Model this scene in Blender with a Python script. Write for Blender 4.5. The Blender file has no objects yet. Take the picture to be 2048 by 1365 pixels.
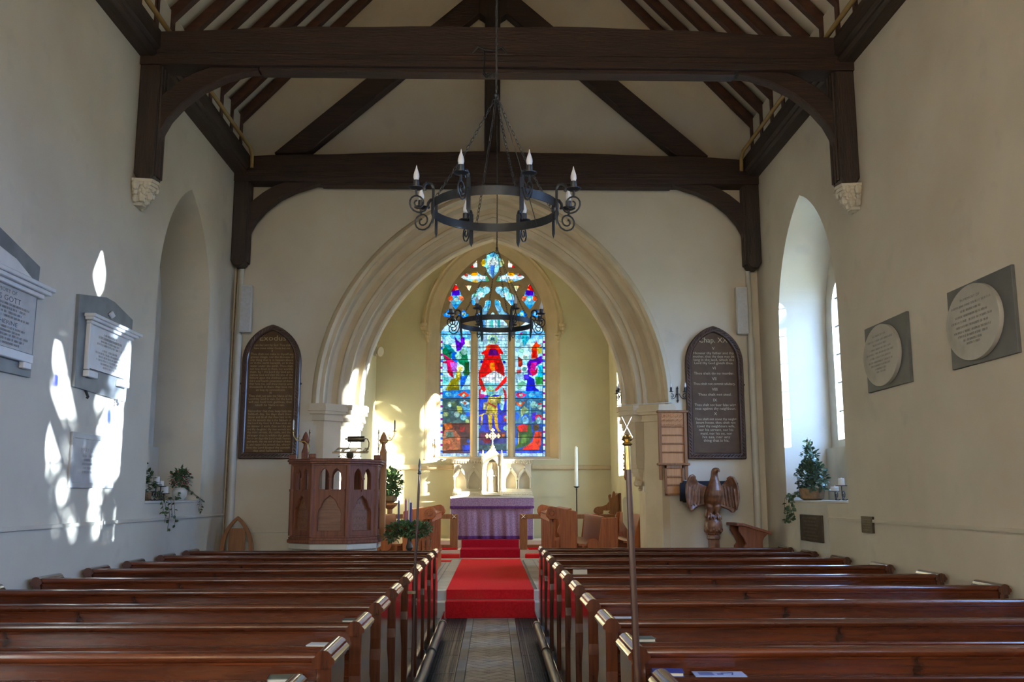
# Village church interior: nave looking east through the chancel arch.
# World axes: x to the right (south), y forward (east), z up; metres.
import bpy, bmesh, math, random
import numpy as np
from mathutils import Vector, Matrix
from mathutils.geometry import tessellate_polygon, delaunay_2d_cdt

PI = math.pi
rnd = random.Random(7)
scene = bpy.context.scene
COL = scene.collection

# ------------------------------------------------------------------ camera
cam_d = bpy.data.cameras.new('camera')
cam_d.sensor_width = 36.0
cam_d.lens = 33.398
cam_d.clip_start = 0.05
cam_d.clip_end = 200
cam = bpy.data.objects.new('camera', cam_d)
COL.objects.link(cam)
_th, _ps = math.radians(9.2519), math.radians(1.1606)      # pitch up, yaw right
_F = Vector((math.sin(_ps) * math.cos(_th), math.cos(_ps) * math.cos(_th), math.sin(_th)))
_R = Vector((math.cos(_ps), -math.sin(_ps), 0))
_U = _R.cross(_F)
cam.matrix_world = Matrix(((_R.x, _U.x, -_F.x, 0.0), (_R.y, _U.y, -_F.y, 0.0), (_R.z, _U.z, -_F.z, 1.55), (0, 0, 0, 1)))
scene.camera = cam

# ------------------------------------------------------------------ sky, sun, exposure
world = bpy.data.worlds.new('sky')
scene.world = world
world.use_nodes = True
_bg = world.node_tree.nodes['Background']
_bg.inputs['Color'].default_value = (0.56, 0.75, 1.0, 1)
_bg.inputs['Strength'].default_value = 18.0

sun_d = bpy.data.lights.new('sun', 'SUN')
sun_d.energy = 85.0
sun_d.angle = math.radians(0.45)
sun_d.color = (1.0, 0.88, 0.70)
sun = bpy.data.objects.new('sun', sun_d)
COL.objects.link(sun)
SUN_DIR = Vector((-1.0, 0.46, -0.142)).normalized()        # direction the light travels
sun.rotation_euler = SUN_DIR.to_track_quat('-Z', 'Y').to_euler()
sun.location = (30, -15, 12)

def portal(name, loc, size_x, size_y, normal):
    """Window opening handed to the sky sampler (adds no light of its own)."""
    d = bpy.data.lights.new(name, 'AREA')
    d.shape = 'RECTANGLE'; d.size = size_x; d.size_y = size_y
    d.cycles.is_portal = True
    o = bpy.data.objects.new(name, d)
    COL.objects.link(o)
    o.location = loc
    o.rotation_euler = Vector(normal).to_track_quat('-Z', 'Y').to_euler()
for _y in (11.03, 4.9, -1.9):
    portal('window_portal', (4.46, _y, 3.5), 2.0, 3.4, (-1, 0, 0))
for _y in (19.05, 15.75):
    portal('window_portal', (3.22, _y, 3.5), 2.0, 3.4, (-1, 0, 0))
portal('window_portal', (0, 21.97, 4.7), 2.5, 4.9, (0, -1, 0))
portal('window_portal', (0, -5.46, 4.7), 5.2, 6.2, (0, 1, 0))

vs = scene.view_settings
vs.view_transform = 'Standard'
vs.look = 'None'
vs.gamma = 1.0
vs.exposure = 1.08
vs.use_curve_mapping = False
scene.cycles.use_denoising = True
scene.cycles.max_bounces = 12
scene.cycles.diffuse_bounces = 7
scene.cycles.glossy_bounces = 4
scene.cycles.transparent_max_bounces = 24
scene.cycles.caustics_reflective = False
scene.cycles.caustics_refractive = False
scene.cycles.sample_clamp_indirect = 20.0

# ------------------------------------------------------------------ materials
def _mix(nt, fac, a, b):
    n = nt.nodes.new('ShaderNodeMix'); n.data_type = 'RGBA'
    for k, s in ((0, fac), (6, a), (7, b)):
        if hasattr(s, 'links'):
            nt.links.new(s, n.inputs[k])
        elif k == 0:
            n.inputs[0].default_value = s
        else:
            n.inputs[k].default_value = (*s, 1)
    return n.outputs[2]

def mat(name, col, col2=None, rough=0.6, metal=0.0, scale=4.0, stretch=(1, 1, 1), bump=0.0, bscale=60.0,
        coat=0.0, spec=0.5, rand=0.0, detail=5.0, distort=0.0, low=0.35, high=0.65, stain=None, sheen=0.0, rvar=0.0):
    m = bpy.data.materials.new(name); m.use_nodes = True
    nt = m.node_tree; N = nt.nodes; L = nt.links
    p = N['Principled BSDF']
    p.inputs['Roughness'].default_value = rough
    p.inputs['Metallic'].default_value = metal
    p.inputs['Specular IOR Level'].default_value = spec
    if coat:
        p.inputs['Coat Weight'].default_value = coat
        p.inputs['Coat Roughness'].default_value = 0.12
    if sheen:
        p.inputs['Sheen Weight'].default_value = sheen
    tc = N.new('ShaderNodeTexCoord'); mp = N.new('ShaderNodeMapping')
    mp.inputs['Scale'].default_value = stretch
    L.new(tc.outputs['Object'], mp.inputs['Vector'])
    nz = N.new('ShaderNodeTexNoise'); nz.inputs['Scale'].default_value = scale
    nz.inputs['Detail'].default_value = detail; nz.inputs['Distortion'].default_value = distort
    L.new(mp.outputs['Vector'], nz.inputs['Vector'])
    mr = N.new('ShaderNodeMapRange'); mr.inputs[1].default_value = low; mr.inputs[2].default_value = high
    L.new(nz.outputs['Fac'], mr.inputs[0])
    c = _mix(nt, mr.outputs[0], col, col2 if col2 else tuple(x * 0.88 for x in col))
    if stain:      # (colour, scale, threshold low, high, amount)
        n2 = N.new('ShaderNodeTexNoise'); n2.inputs['Scale'].default_value = stain[1]; n2.inputs['Detail'].default_value = 8
        L.new(tc.outputs['Object'], n2.inputs['Vector'])
        r2 = N.new('ShaderNodeMapRange'); r2.inputs[1].default_value = stain[2]; r2.inputs[2].default_value = stain[3]
        r2.inputs[4].default_value = stain[4]
        L.new(n2.outputs['Fac'], r2.inputs[0])
        c = _mix(nt, r2.outputs[0], c, stain[0])
    if rand:
        oi = N.new('ShaderNodeObjectInfo'); hs = N.new('ShaderNodeHueSaturation')
        r3 = N.new('ShaderNodeMapRange'); r3.inputs[3].default_value = 1 - rand; r3.inputs[4].default_value = 1 + rand
        L.new(oi.outputs['Random'], r3.inputs[0]); L.new(r3.outputs[0], hs.inputs['Value'])
        L.new(c, hs.inputs['Color']); c = hs.outputs['Color']
    L.new(c, p.inputs['Base Color'])
    if rvar:
        r4 = N.new('ShaderNodeMapRange'); r4.inputs[3].default_value = rough - rvar; r4.inputs[4].default_value = rough + rvar
        L.new(nz.outputs['Fac'], r4.inputs[0]); L.new(r4.outputs[0], p.inputs['Roughness'])
    if bump:
        n3 = N.new('ShaderNodeTexNoise'); n3.inputs['Scale'].default_value = bscale; n3.inputs['Detail'].default_value = 4
        L.new(mp.outputs['Vector'], n3.inputs['Vector'])
        b = N.new('ShaderNodeBump'); b.inputs['Strength'].default_value = bump; b.inputs['Distance'].default_value = 0.01
        L.new(n3.outputs['Fac'], b.inputs['Height']); L.new(b.outputs['Normal'], p.inputs['Normal'])
    return m

def glass_mat(name, col, gloss=0.06, attr=None, gain=1.0):
    m = bpy.data.materials.new(name); m.use_nodes = True
    nt = m.node_tree; N = nt.nodes; L = nt.links
    N.remove(N['Principled BSDF'])
    t = N.new('ShaderNodeBsdfTransparent'); g = N.new('ShaderNodeBsdfGlossy'); mx = N.new('ShaderNodeMixShader')
    g.inputs['Roughness'].default_value = 0.15; g.inputs['Color'].default_value = (0.8, 0.8, 0.8, 1)
    mx.inputs[0].default_value = gloss
    if attr:
        a = N.new('ShaderNodeAttribute'); a.attribute_name = attr
        s = N.new('ShaderNodeVectorMath'); s.operation = 'SCALE'; s.inputs['Scale'].default_value = gain
        L.new(a.outputs['Color'], s.inputs[0]); L.new(s.outputs[0], t.inputs['Color'])
    else:
        t.inputs['Color'].default_value = (*col, 1)
    L.new(t.outputs[0], mx.inputs[1]); L.new(g.outputs[0], mx.inputs[2])
    L.new(mx.outputs[0], N['Material Output'].inputs['Surface'])
    return m

def wood(name, a, b, axis='x', rough=0.35, coat=0.0, scale=2.2, rand=0.0, bump=0.08, squash=14, **kw):
    st = {'x': (1, squash, squash), 'y': (squash, 1, squash), 'z': (squash, squash, 1)}[axis]
    return mat(name, a, b, rough=rough, scale=scale, stretch=st, bump=bump, bscale=8, coat=coat, rand=rand, detail=7, distort=0.6, low=0.3, high=0.7, **kw)

M = {}
M['plaster'] = mat('plaster', (0.63, 0.565, 0.45), (0.56, 0.495, 0.385), rough=0.92, scale=1.1, bump=0.10, bscale=55, detail=8,
                   stain=((0.40, 0.375, 0.32), 2.3, 0.60, 0.82, 0.55))
M['plaster_chancel'] = mat('chancel plaster', (0.62, 0.585, 0.41), (0.55, 0.52, 0.36), rough=0.92, scale=1.2, bump=0.08, bscale=55)
M['plaster_ceiling'] = mat('ceiling plaster', (0.80, 0.71, 0.54), (0.72, 0.63, 0.47), rough=0.95, scale=1.3, bump=0.1, bscale=40)
M['stone'] = mat('arch stone', (0.60, 0.49, 0.33), (0.52, 0.42, 0.275), rough=0.85, scale=3.0, bump=0.05, bscale=70)
M['stone_pale'] = mat('pale stone', (0.64, 0.59, 0.48), (0.56, 0.51, 0.41), rough=0.8, scale=4, bump=0.05, bscale=80)
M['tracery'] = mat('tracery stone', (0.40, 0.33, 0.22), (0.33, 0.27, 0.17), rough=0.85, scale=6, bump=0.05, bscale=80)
M['floor_stone'] = mat('floor stone', (0.30, 0.28, 0.25), (0.22, 0.21, 0.19), rough=0.55, scale=3, bump=0.06, bscale=30, rand=0.15)
M['tile'] = mat('aisle tile', (0.30, 0.27, 0.225), (0.22, 0.20, 0.17), rough=0.45, scale=9, bump=0.05, bscale=50, rand=0.16, rvar=0.12)
M['chancel_tile'] = mat('chancel tile', (0.36, 0.34, 0.29), (0.28, 0.265, 0.22), rough=0.4, scale=7, rand=0.14)
M['beam'] = wood('dark oak beam', (0.048, 0.019, 0.011), (0.018, 0.008, 0.005), 'x', rough=0.6, bump=0.5, scale=1.6)
M['beam_y'] = wood('dark oak plate', (0.060, 0.036, 0.023), (0.026, 0.014, 0.009), 'y', rough=0.65, bump=0.5, scale=1.6)
M['beam_z'] = wood('dark oak post', (0.044, 0.023, 0.014), (0.018, 0.009, 0.006), 'z', rough=0.55, bump=0.5, scale=1.6)
M['rafter'] = wood('oak rafter', (0.085, 0.030, 0.016), (0.045, 0.015, 0.008), 'x', rough=0.6, bump=0.4, squash=3, scale=4)
M['pew'] = wood('varnished pew wood', (0.130, 0.031, 0.010), (0.044, 0.010, 0.004), 'x', rough=0.27, coat=0.45, scale=2.0, rand=0.22, rvar=0.07,
                stain=((0.016, 0.005, 0.003), 4.5, 0.655, 0.70, 0.85))
M['pew_end'] = wood('varnished pew end', (0.120, 0.036, 0.015), (0.050, 0.014, 0.006), 'z', rough=0.2, coat=1.0, scale=2.0)
M['pulpit'] = wood('pulpit oak', (0.265, 0.096, 0.050), (0.150, 0.049, 0.025), 'z', rough=0.5, scale=3, spec=0.3)
M['pulpit_board'] = wood('pulpit panel oak', (0.29, 0.125, 0.062), (0.18, 0.070, 0.034), 'x', rough=0.45, scale=3)
M['stall'] = wood('choir stall oak', (0.40, 0.112, 0.026), (0.26, 0.062, 0.013), 'z', rough=0.42, scale=2.5, coat=0.08, spec=0.35)
M['oak_light'] = wood('light oak', (0.54, 0.26, 0.105), (0.43, 0.19, 0.07), 'z', rough=0.55, scale=3, spec=0.3)
M['chair_wood'] = wood('chair oak', (0.31, 0.135, 0.052), (0.20, 0.08, 0.028), 'z', rough=0.5, scale=3, spec=0.3)
M['eagle'] = mat('carved oak', (0.21, 0.080, 0.030), (0.095, 0.031, 0.011), rough=0.45, scale=14, coat=0.12, bump=0.25, bscale=45)
M['frame_oak'] = wood('tablet frame oak', (0.085, 0.036, 0.018), (0.040, 0.015, 0.008), 'z', rough=0.38, coat=0.3, scale=4)
M['tablet'] = mat('painted tablet', (0.135, 0.072, 0.030), (0.100, 0.052, 0.022), rough=0.6, spec=0.2, scale=5, stain=((0.16, 0.13, 0.085), 3.0, 0.55, 0.8, 0.5))
M['tablet_r'] = mat('painted tablet grey', (0.118, 0.072, 0.042), (0.092, 0.054, 0.030), rough=0.6, spec=0.2, scale=5, stain=((0.16, 0.13, 0.10), 3.0, 0.55, 0.8, 0.4))
M['gold'] = mat('gold lettering', (0.40, 0.29, 0.13), (0.32, 0.22, 0.09), rough=0.5, scale=30)
M['gold_pale'] = mat('pale gold lettering', (0.55, 0.46, 0.30), (0.42, 0.33, 0.19), rough=0.5, scale=30)
M['ink'] = mat('incised lettering', (0.16, 0.155, 0.15), rough=0.8)
M['ink_soft'] = mat('worn lettering', (0.30, 0.28, 0.24), rough=0.8)
M['bronze_letter'] = mat('bronze lettering', (0.22, 0.17, 0.11), rough=0.5, metal=0.3)
M['marble'] = mat('white marble', (0.66, 0.65, 0.63), (0.57, 0.56, 0.55), rough=0.4, scale=5, detail=9)
M['marble_grey'] = mat('grey marble', (0.44, 0.43, 0.41), (0.36, 0.35, 0.34), rough=0.45, scale=6, detail=9)
M['oval_stone'] = mat('oval tablet stone', (0.46, 0.43, 0.37), (0.40, 0.37, 0.31), rough=0.5, scale=4, stain=((0.30, 0.27, 0.22), 4, 0.58, 0.75, 0.5))
M['slate'] = mat('slate', (0.125, 0.125, 0.118), (0.095, 0.095, 0.09), rough=0.5, scale=5, detail=9)
M['slate_blue'] = mat('blue slate', (0.17, 0.18, 0.185), (0.125, 0.13, 0.135), rough=0.45, scale=5, detail=9)
M['bronze'] = mat('dark bronze', (0.085, 0.065, 0.045), (0.05, 0.038, 0.027), rough=0.45, metal=0.6, scale=10)
M['iron'] = mat('black wrought iron', (0.012, 0.013, 0.016), (0.020, 0.022, 0.026), rough=0.42, scale=30, spec=0.5)
M['cast_iron'] = mat('cast iron grille', (0.060, 0.065, 0.070), (0.035, 0.038, 0.042), rough=0.4, metal=0.7, scale=20)
M['pipe_iron'] = mat('painted iron pipe', (0.085, 0.082, 0.075), (0.06, 0.058, 0.052), rough=0.35, metal=0.4, scale=12)
M['mortar'] = mat('dark mortar', (0.06, 0.052, 0.045), rough=0.9)
M['void'] = mat('duct shade', (0.008, 0.008, 0.009), rough=0.9)  # near-black stands in for the shade down in the duct
M['brass'] = mat('brass', (0.55, 0.40, 0.16), (0.42, 0.29, 0.10), rough=0.28, metal=1.0, scale=12)
M['brass_dull'] = mat('tarnished brass', (0.19, 0.145, 0.085), (0.12, 0.09, 0.05), rough=0.4, metal=0.8, scale=12)
M['silver'] = mat('polished silver', (0.80, 0.78, 0.74), (0.72, 0.70, 0.66), rough=0.2, metal=1.0)
M['gilt'] = mat('gilt cross', (0.80, 0.64, 0.36), (0.66, 0.50, 0.26), rough=0.35, metal=0.6, scale=20)
M['white_paint'] = mat('white gloss paint', (0.62, 0.60, 0.54), rough=0.5)
M['pipe_paint'] = mat('cream painted pipe', (0.55, 0.52, 0.44), rough=0.5)
M['pipe_yellow'] = mat('ochre painted pipe', (0.42, 0.29, 0.10), (0.34, 0.22, 0.07), rough=0.5)
M['grey_fabric'] = mat('pale grille cloth', (0.52, 0.53, 0.55), rough=0.8, scale=30)
M['carpet'] = mat('red carpet', (0.72, 0.020, 0.024), (0.60, 0.014, 0.017), rough=0.95, spec=0.1, scale=40, bump=0.3, bscale=300, stain=((0.56, 0.05, 0.03), 1.8, 0.5, 0.75, 0.6))
M['carpet_dark'] = mat('crimson carpet', (0.44, 0.010, 0.030), (0.35, 0.008, 0.024), rough=0.95, spec=0.1, scale=40, bump=0.3, bscale=300)
M['frontal'] = mat('purple frontal', (0.34, 0.225, 0.36), (0.21, 0.115, 0.25), rough=0.8, scale=45, bump=0.15, bscale=120, sheen=0.3)
M['fringe'] = mat('purple fringe', (0.13, 0.026, 0.19), (0.07, 0.012, 0.12), rough=0.85, scale=60, bump=0.2, bscale=200)
M['linen'] = mat('white linen', (0.78, 0.76, 0.74), rough=0.85, scale=20)
M['wax'] = mat('candle wax', (0.74, 0.72, 0.66), rough=0.5)
M['wax_purple'] = mat('purple wax', (0.075, 0.055, 0.20), rough=0.4)
M['wax_pink'] = mat('pink wax', (0.46, 0.13, 0.20), rough=0.4)
M['bulb'] = mat('frosted bulb', (0.72, 0.72, 0.74), rough=0.25, spec=0.6)
M['leaf'] = mat('holly leaf', (0.030, 0.070, 0.022), (0.085, 0.125, 0.045), rough=0.35, scale=30)
M['leaf_pale'] = mat('ivy leaf', (0.10, 0.16, 0.085), (0.025, 0.055, 0.028), rough=0.4, scale=22)
M['leaf_bright'] = mat('fresh leaf', (0.17, 0.27, 0.10), (0.05, 0.11, 0.035), rough=0.45, scale=18)
M['stem'] = mat('stem', (0.09, 0.055, 0.03), rough=0.7)
M['berry'] = mat('red berry', (0.40, 0.02, 0.015), rough=0.3)
M['terracotta'] = mat('basket pot', (0.27, 0.17, 0.085), (0.17, 0.10, 0.05), rough=0.8, scale=20, bump=0.3, bscale=40)
M['paper'] = mat('paper', (0.62, 0.61, 0.57), rough=0.8)
M['paper_blue'] = mat('pale blue leaflet', (0.34, 0.42, 0.66), rough=0.6)
M['book_blue'] = mat('blue book cover', (0.03, 0.05, 0.25), rough=0.4)
M['book_green'] = mat('green book cover', (0.11, 0.13, 0.10), rough=0.5)
M['book_black'] = mat('black leather', (0.010, 0.009, 0.010), rough=0.6, spec=0.2)
M['cream_board'] = mat('cream board', (0.60, 0.53, 0.37), rough=0.6)
M['lead'] = mat('lead came', (0.03, 0.032, 0.035), rough=0.6)
M['soil'] = mat('pale ground for bounce light', (0.40, 0.35, 0.24), (0.30, 0.27, 0.17), rough=0.95, scale=2)  # unseen ground, kept pale and warm to bounce light up to the ceiling
M['bark'] = mat('bark', (0.06, 0.045, 0.03), rough=0.9)
M['clear_glass'] = glass_mat('pale blue-green window glass', (0.60, 0.71, 0.88))
M['west_glass'] = glass_mat('west glass tinted warm for fill', (0.68, 0.59, 0.49))  # amber tint put in to warm the light from behind the camera
M['chancel_glass'] = glass_mat('clear chancel glass', (0.68, 0.70, 0.69))
M['blue_glass'] = glass_mat('blue border glass', (0.10, 0.20, 0.85))
M['stained'] = glass_mat('stained glass', (1, 1, 1), gloss=0.015, attr='tint', gain=1.0)

# ------------------------------------------------------------------ mesh helpers
WLOC = {}

def pt_in(p, poly):
    x, y = p; c = False
    for i in range(len(poly)):
        (x1, y1), (x2, y2) = poly[i - 1], poly[i]
        if (y1 > y) != (y2 > y) and x < (x2 - x1) * (y - y1) / (y2 - y1) + x1:
            c = not c
    return c

class MB:
    """Collects faces; build() links them as ONE mesh object."""
    def __init__(s):
        s.v = []; s.f = []
    def add(s, vs, fs):
        o = len(s.v)
        s.v += [tuple(v) for v in vs]
        s.f += [[i + o for i in f] for f in fs]
        return s
    def box(s, x0, x1, y0, y1, z0, z1):
        return s.add([(x, y, z) for z in (z0, z1) for y in (y0, y1) for x in (x0, x1)],
                     [(0, 2, 3, 1), (4, 5, 7, 6), (0, 1, 5, 4), (2, 6, 7, 3), (0, 4, 6, 2), (1, 3, 7, 5)])
    def bar(s, p, q, w, h, up=(0, 0, 1)):
        """box of section w x h running from p to q"""
        p, q = Vector(p), Vector(q); d = (q - p).normalized()
        a = d.cross(Vector(up)).normalized() * (w / 2); b = a.cross(d).normalized() * (h / 2)
        return s.add([t + i * a + j * b for t in (p, q) for i, j in ((-1, -1), (1, -1), (1, 1), (-1, 1))],
                     [(0, 1, 2, 3), (7, 6, 5, 4), (0, 4, 5, 1), (1, 5, 6, 2), (2, 6, 7, 3), (3, 7, 4, 0)])
    def prism(s, poly, fn, a, b, holes=()):
        """2-D outline (with holes) extruded from w=a to w=b; fn(u, v, w) -> xyz"""
        loops = [list(poly)] + [list(h) for h in holes]
        flat = [p for l in loops for p in l]; n = len(flat)
        if not holes:
            tri = [tuple(t) for t in tessellate_polygon([[Vector((p[0], p[1], 0)) for p in loops[0]]])]
        else:      # constrained triangulation, keeping what lies inside the outline and outside every hole
            ed = []; o = 0
            for l in loops:
                ed += [(o + i, o + (i + 1) % len(l)) for i in range(len(l))]; o += len(l)
            cv, _e, cf, *_r = delaunay_2d_cdt([Vector(p) for p in flat], ed, [], 0, 1e-7)
            C = [((cv[t[0]].x + cv[t[1]].x + cv[t[2]].x) / 3, (cv[t[0]].y + cv[t[1]].y + cv[t[2]].y) / 3) for t in cf]
            keep = [t for t, c in zip(cf, C) if pt_in(c, loops[0]) and not any(pt_in(c, h) for h in loops[1:])]
            for w in (a, b):
                s.add([fn(q.x, q.y, w) for q in cv], keep)
            tri = []
        vs = [fn(p[0], p[1], a) for p in flat] + [fn(p[0], p[1], b) for p in flat]
        fs = [tuple(t) for t in tri] + [tuple(i + n for i in reversed(t)) for t in tri]
        o = 0
        for l in loops:
            k = len(l)
            for i in range(k):
                j = (i + 1) % k
                fs.append((o + i, o + j, o + j + n, o + i + n))
            o += k
        return s.add(vs, fs)
    def tube(s, pts, r, n=8, closed=False):
        pts = [Vector(p) for p in pts]; m = len(pts)
        rs = r if isinstance(r, (list, tuple)) else [r] * m
        t0 = (pts[1] - pts[0]).normalized()
        ref = Vector((0, 0, 1)) if abs(t0.z) < 0.9 else Vector((1, 0, 0))
        a = t0.cross(ref).normalized(); vs = []
        for i in range(m):
            if closed:
                t = pts[(i + 1) % m] - pts[i - 1]
            else:
                t = pts[min(i + 1, m - 1)] - pts[max(i - 1, 0)]
            t = t.normalized() if t.length > 1e-9 else t0
            a = (a - t * a.dot(t)); a = a.normalized() if a.length > 1e-6 else t.orthogonal().normalized()
            b = t.cross(a)
            vs += [pts[i] + (a * math.cos(2 * PI * k / n) + b * math.sin(2 * PI * k / n)) * rs[i] for k in range(n)]
        fs = []
        for i in range(m if closed else m - 1):
            i2 = (i + 1) % m
            fs += [(i * n + k, i * n + (k + 1) % n, i2 * n + (k + 1) % n, i2 * n + k) for k in range(n)]
        if not closed:
            fs += [tuple(range(n))[::-1], tuple((m - 1) * n + k for k in range(n))]
        return s.add(vs, fs)
    def lathe(s, prof, c=(0, 0, 0), n=16, rx=1.0, ry=1.0, rot=0.0):
        """profile [(radius, z)...] turned round the vertical through c"""
        vs = []; m = len(prof)
        for r, z in prof:
            vs += [(c[0] + rx * r * math.cos(rot + 2 * PI * k / n), c[1] + ry * r * math.sin(rot + 2 * PI * k / n), c[2] + z) for k in range(n)]
        fs = []
        for i in range(m - 1):
            fs += [(i * n + k, i * n + (k + 1) % n, (i + 1) * n + (k + 1) % n, (i + 1) * n + k) for k in range(n)]
        fs += [tuple(range(n))[::-1], tuple((m - 1) * n + k for k in range(n))]
        return s.add(vs, fs)
    def ball(s, c, r, n=10, sz=1.0):
        m = max(4, n // 2)
        return s.lathe([(max(1e-4, r * math.sin(PI * i / m)), -r * sz * math.cos(PI * i / m)) for i in range(m + 1)], c, n)
    def sheet(s, rows, close=False):
        """grid of points -> quads"""
        m, n = len(rows), len(rows[0])
        fs = []
        for i in range(m - 1):
            for j in range(n if close else n - 1):
                fs.append((i * n + j, i * n + (j + 1) % n, (i + 1) * n + (j + 1) % n, (i + 1) * n + j))
        return s.add([p for r in rows for p in r], fs)
    def build(s, name, material, parent=None, smooth=False, bevel=0.0, loc=None, local=False, seg=1, angle=40):
        me = bpy.data.meshes.new(name)
        if parent is not None:
            org = Vector((0, 0, 0)) if local else WLOC[parent]
        elif loc is not None:
            org = Vector(loc)
        else:
            xs, ys, zs = zip(*s.v)
            org = Vector(((min(xs) + max(xs)) / 2, (min(ys) + max(ys)) / 2, min(zs)))
        off = Vector((0, 0, 0)) if (local and parent is None) else org
        me.from_pydata([(x - off.x, y - off.y, z - off.z) for x, y, z in s.v], [], s.f)
        bm = bmesh.new(); bm.from_mesh(me)
        bmesh.ops.remove_doubles(bm, verts=bm.verts, dist=1e-5)
        bmesh.ops.recalc_face_normals(bm, faces=bm.faces)
        if bevel:
            es = [e for e in bm.edges if len(e.link_faces) == 2 and e.calc_face_angle(0) > 0.6]
            bmesh.ops.bevel(bm, geom=es, offset=bevel, segments=seg, affect='EDGES', profile=0.5, clamp_overlap=True)
        bm.to_mesh(me); bm.free()
        if smooth:
            me.shade_smooth(); me.set_sharp_from_angle(angle=math.radians(angle))
        me.materials.append(material if not isinstance(material, str) else M[material])
        o = bpy.data.objects.new(name, me)
        COL.objects.link(o)
        if parent is None:
            o.location = org; WLOC[o] = org.copy()
        else:
            o.parent = parent; WLOC[o] = WLOC[parent].copy() if not local else WLOC[parent]
        return o

def tag(o, label=None, cat=None, group=None, kind=None):
    if label: o['label'] = label
    if cat: o['category'] = cat
    if group: o['group'] = group
    if kind: o['kind'] = kind
    return o

def thing(name, label, cat, loc, group=None, rz=0.0):
    o = bpy.data.objects.new(name, None); COL.objects.link(o)
    o.empty_display_size = 0.1
    o.location = loc; o.rotation_euler = (0, 0, rz); WLOC[o] = Vector(loc)
    return tag(o, label, cat, group)

def structure(o):
    o['kind'] = 'structure'; return o

def copy_tree(o, parent=None, loc=None):
    c = o.copy(); COL.objects.link(c); c.parent = parent
    if loc is not None:
        c.location = loc
    for ch in list(o.children):
        copy_tree(ch, c)
    return c

def dup_part(o, parent, loc=(0, 0, 0), rot=(0, 0, 0), scale=(1, 1, 1)):
    """another part that shares o's mesh"""
    c = o.copy(); COL.objects.link(c); c.parent = parent
    c.location = loc; c.rotation_euler = rot; c.scale = scale
    return c

XZ = lambda y0: (lambda u, v, w: (u, y0 + w, v))      # drawing in the x-z plane, depth along +y
YZ = lambda x0: (lambda u, v, w: (x0 + w, u, v))      # drawing in the y-z plane, depth along +x
XY = lambda z0: (lambda u, v, w: (u, v, z0 + w))

def arch_pts(cx, hw, z0, zs, c, n=10, r_add=0.0):
    """two-centred arch outline as a closed loop: sill at z0, springing zs, centres c beyond the axis"""
    s = hw + r_add; r = s + c; amax = math.acos(c / r)
    left = [(cx + c - r * math.cos(amax * i / n), zs + r * math.sin(amax * i / n)) for i in range(n + 1)]
    right = [(2 * cx - x, z) for x, z in left[:-1]][::-1]
    return [(cx - s, z0)] + left + right + [(cx + s, z0)]

def arch_line(s, c, zs, z0=None, n=16, cx=0.0):
    """polyline of one side and the other of a pointed arch at half span s (open)"""
    r = s + c; amax = math.acos(c / r)
    left = [(cx + c - r * math.cos(amax * i / n), zs + r * math.sin(amax * i / n)) for i in range(n + 1)]
    pts = ([(cx - s, z0)] if z0 is not None else []) + left
    return pts + [(2 * cx - x, z) for x, z in pts[:-1]][::-1]

def text_part(name, lines, size, material, parent, place, line_gap=1.2, depth=0.0008, widths=None, bold=0.0):
    """lettering as one flat mesh; lines = [(text, scale)], centred; place(u, v, w) -> world, v downwards from 0"""
    mb = MB(); v = 0.0
    for k, (t, sc) in enumerate(lines):
        if t:
            cu = bpy.data.curves.new('t', 'FONT'); cu.body = t; cu.size = size * sc
            cu.align_x = 'CENTER'; cu.resolution_u = 1; cu.offset = bold
            ob = bpy.data.objects.new('t', cu); COL.objects.link(ob)
            me = bpy.data.meshes.new_from_object(ob)
            w = widths[k] if widths and widths[k] else None
            xs = [q.co.x for q in me.vertices]
            fx = 1.0
            if w and xs:
                fx = w / max(1e-6, max(xs) - min(xs))
                fx = min(fx, 1.6)
            mb.add([place(q.co.x * fx, -v + q.co.y, depth) for q in me.vertices], [tuple(p.vertices) for p in me.polygons])
            bpy.data.meshes.remove(me); bpy.data.objects.remove(ob); bpy.data.curves.remove(cu)
        v += size * sc * line_gap
    return mb.build(name, material, parent)

# ================================================================== THE SETTING
XL, XR = -3.60, 3.72            # inner faces of the nave side walls
YE = 13.0                       # nave face of the chancel-arch wall
CW = 2.63                       # chancel half width
YC = 21.3                       # inner face of the east wall

# ------------------------------------------------------------------ ground outside and floors
structure(MB().box(-60, 60, -60, 80, -0.75, -0.6).build('ground', 'soil'))
fl = MB()
for x0, x1, z in ((XL - 0.75, -0.59, 0.0), (-0.32, 0.29, -0.012), (0.55, XR + 0.75, 0.0)):
    fl.box(x0, x1, -5.5, 12.58, -0.45, z)
fl.box(XL - 0.75, XR + 0.75, 12.58, 13.0, -0.45, 0.0)
floor = structure(fl.build('floor', 'floor_stone', loc=(0, 0, 0)))
for x0, x1 in ((-0.59, -0.32), (0.29, 0.55)):
    MB().box(x0, x1, -5.5, 12.58, -0.45, -0.16).build('heating_duct', 'void', floor)

def clip_rect(poly, x0, x1, y0, y1):
    for ax, lim, sg in ((0, x0, 1), (0, x1, -1), (1, y0, 1), (1, y1, -1)):
        out = []
        for i in range(len(poly)):
            p, q = poly[i - 1], poly[i]
            a, b = sg * (p[ax] - lim), sg * (q[ax] - lim)
            if (a >= 0) != (b >= 0):
                t = a / (a - b); out.append((p[0] + t * (q[0] - p[0]), p[1] + t * (q[1] - p[1])))
            if b >= 0:
                out.append(q)
        poly = out
        if len(poly) < 3:
            return []
    return poly

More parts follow.
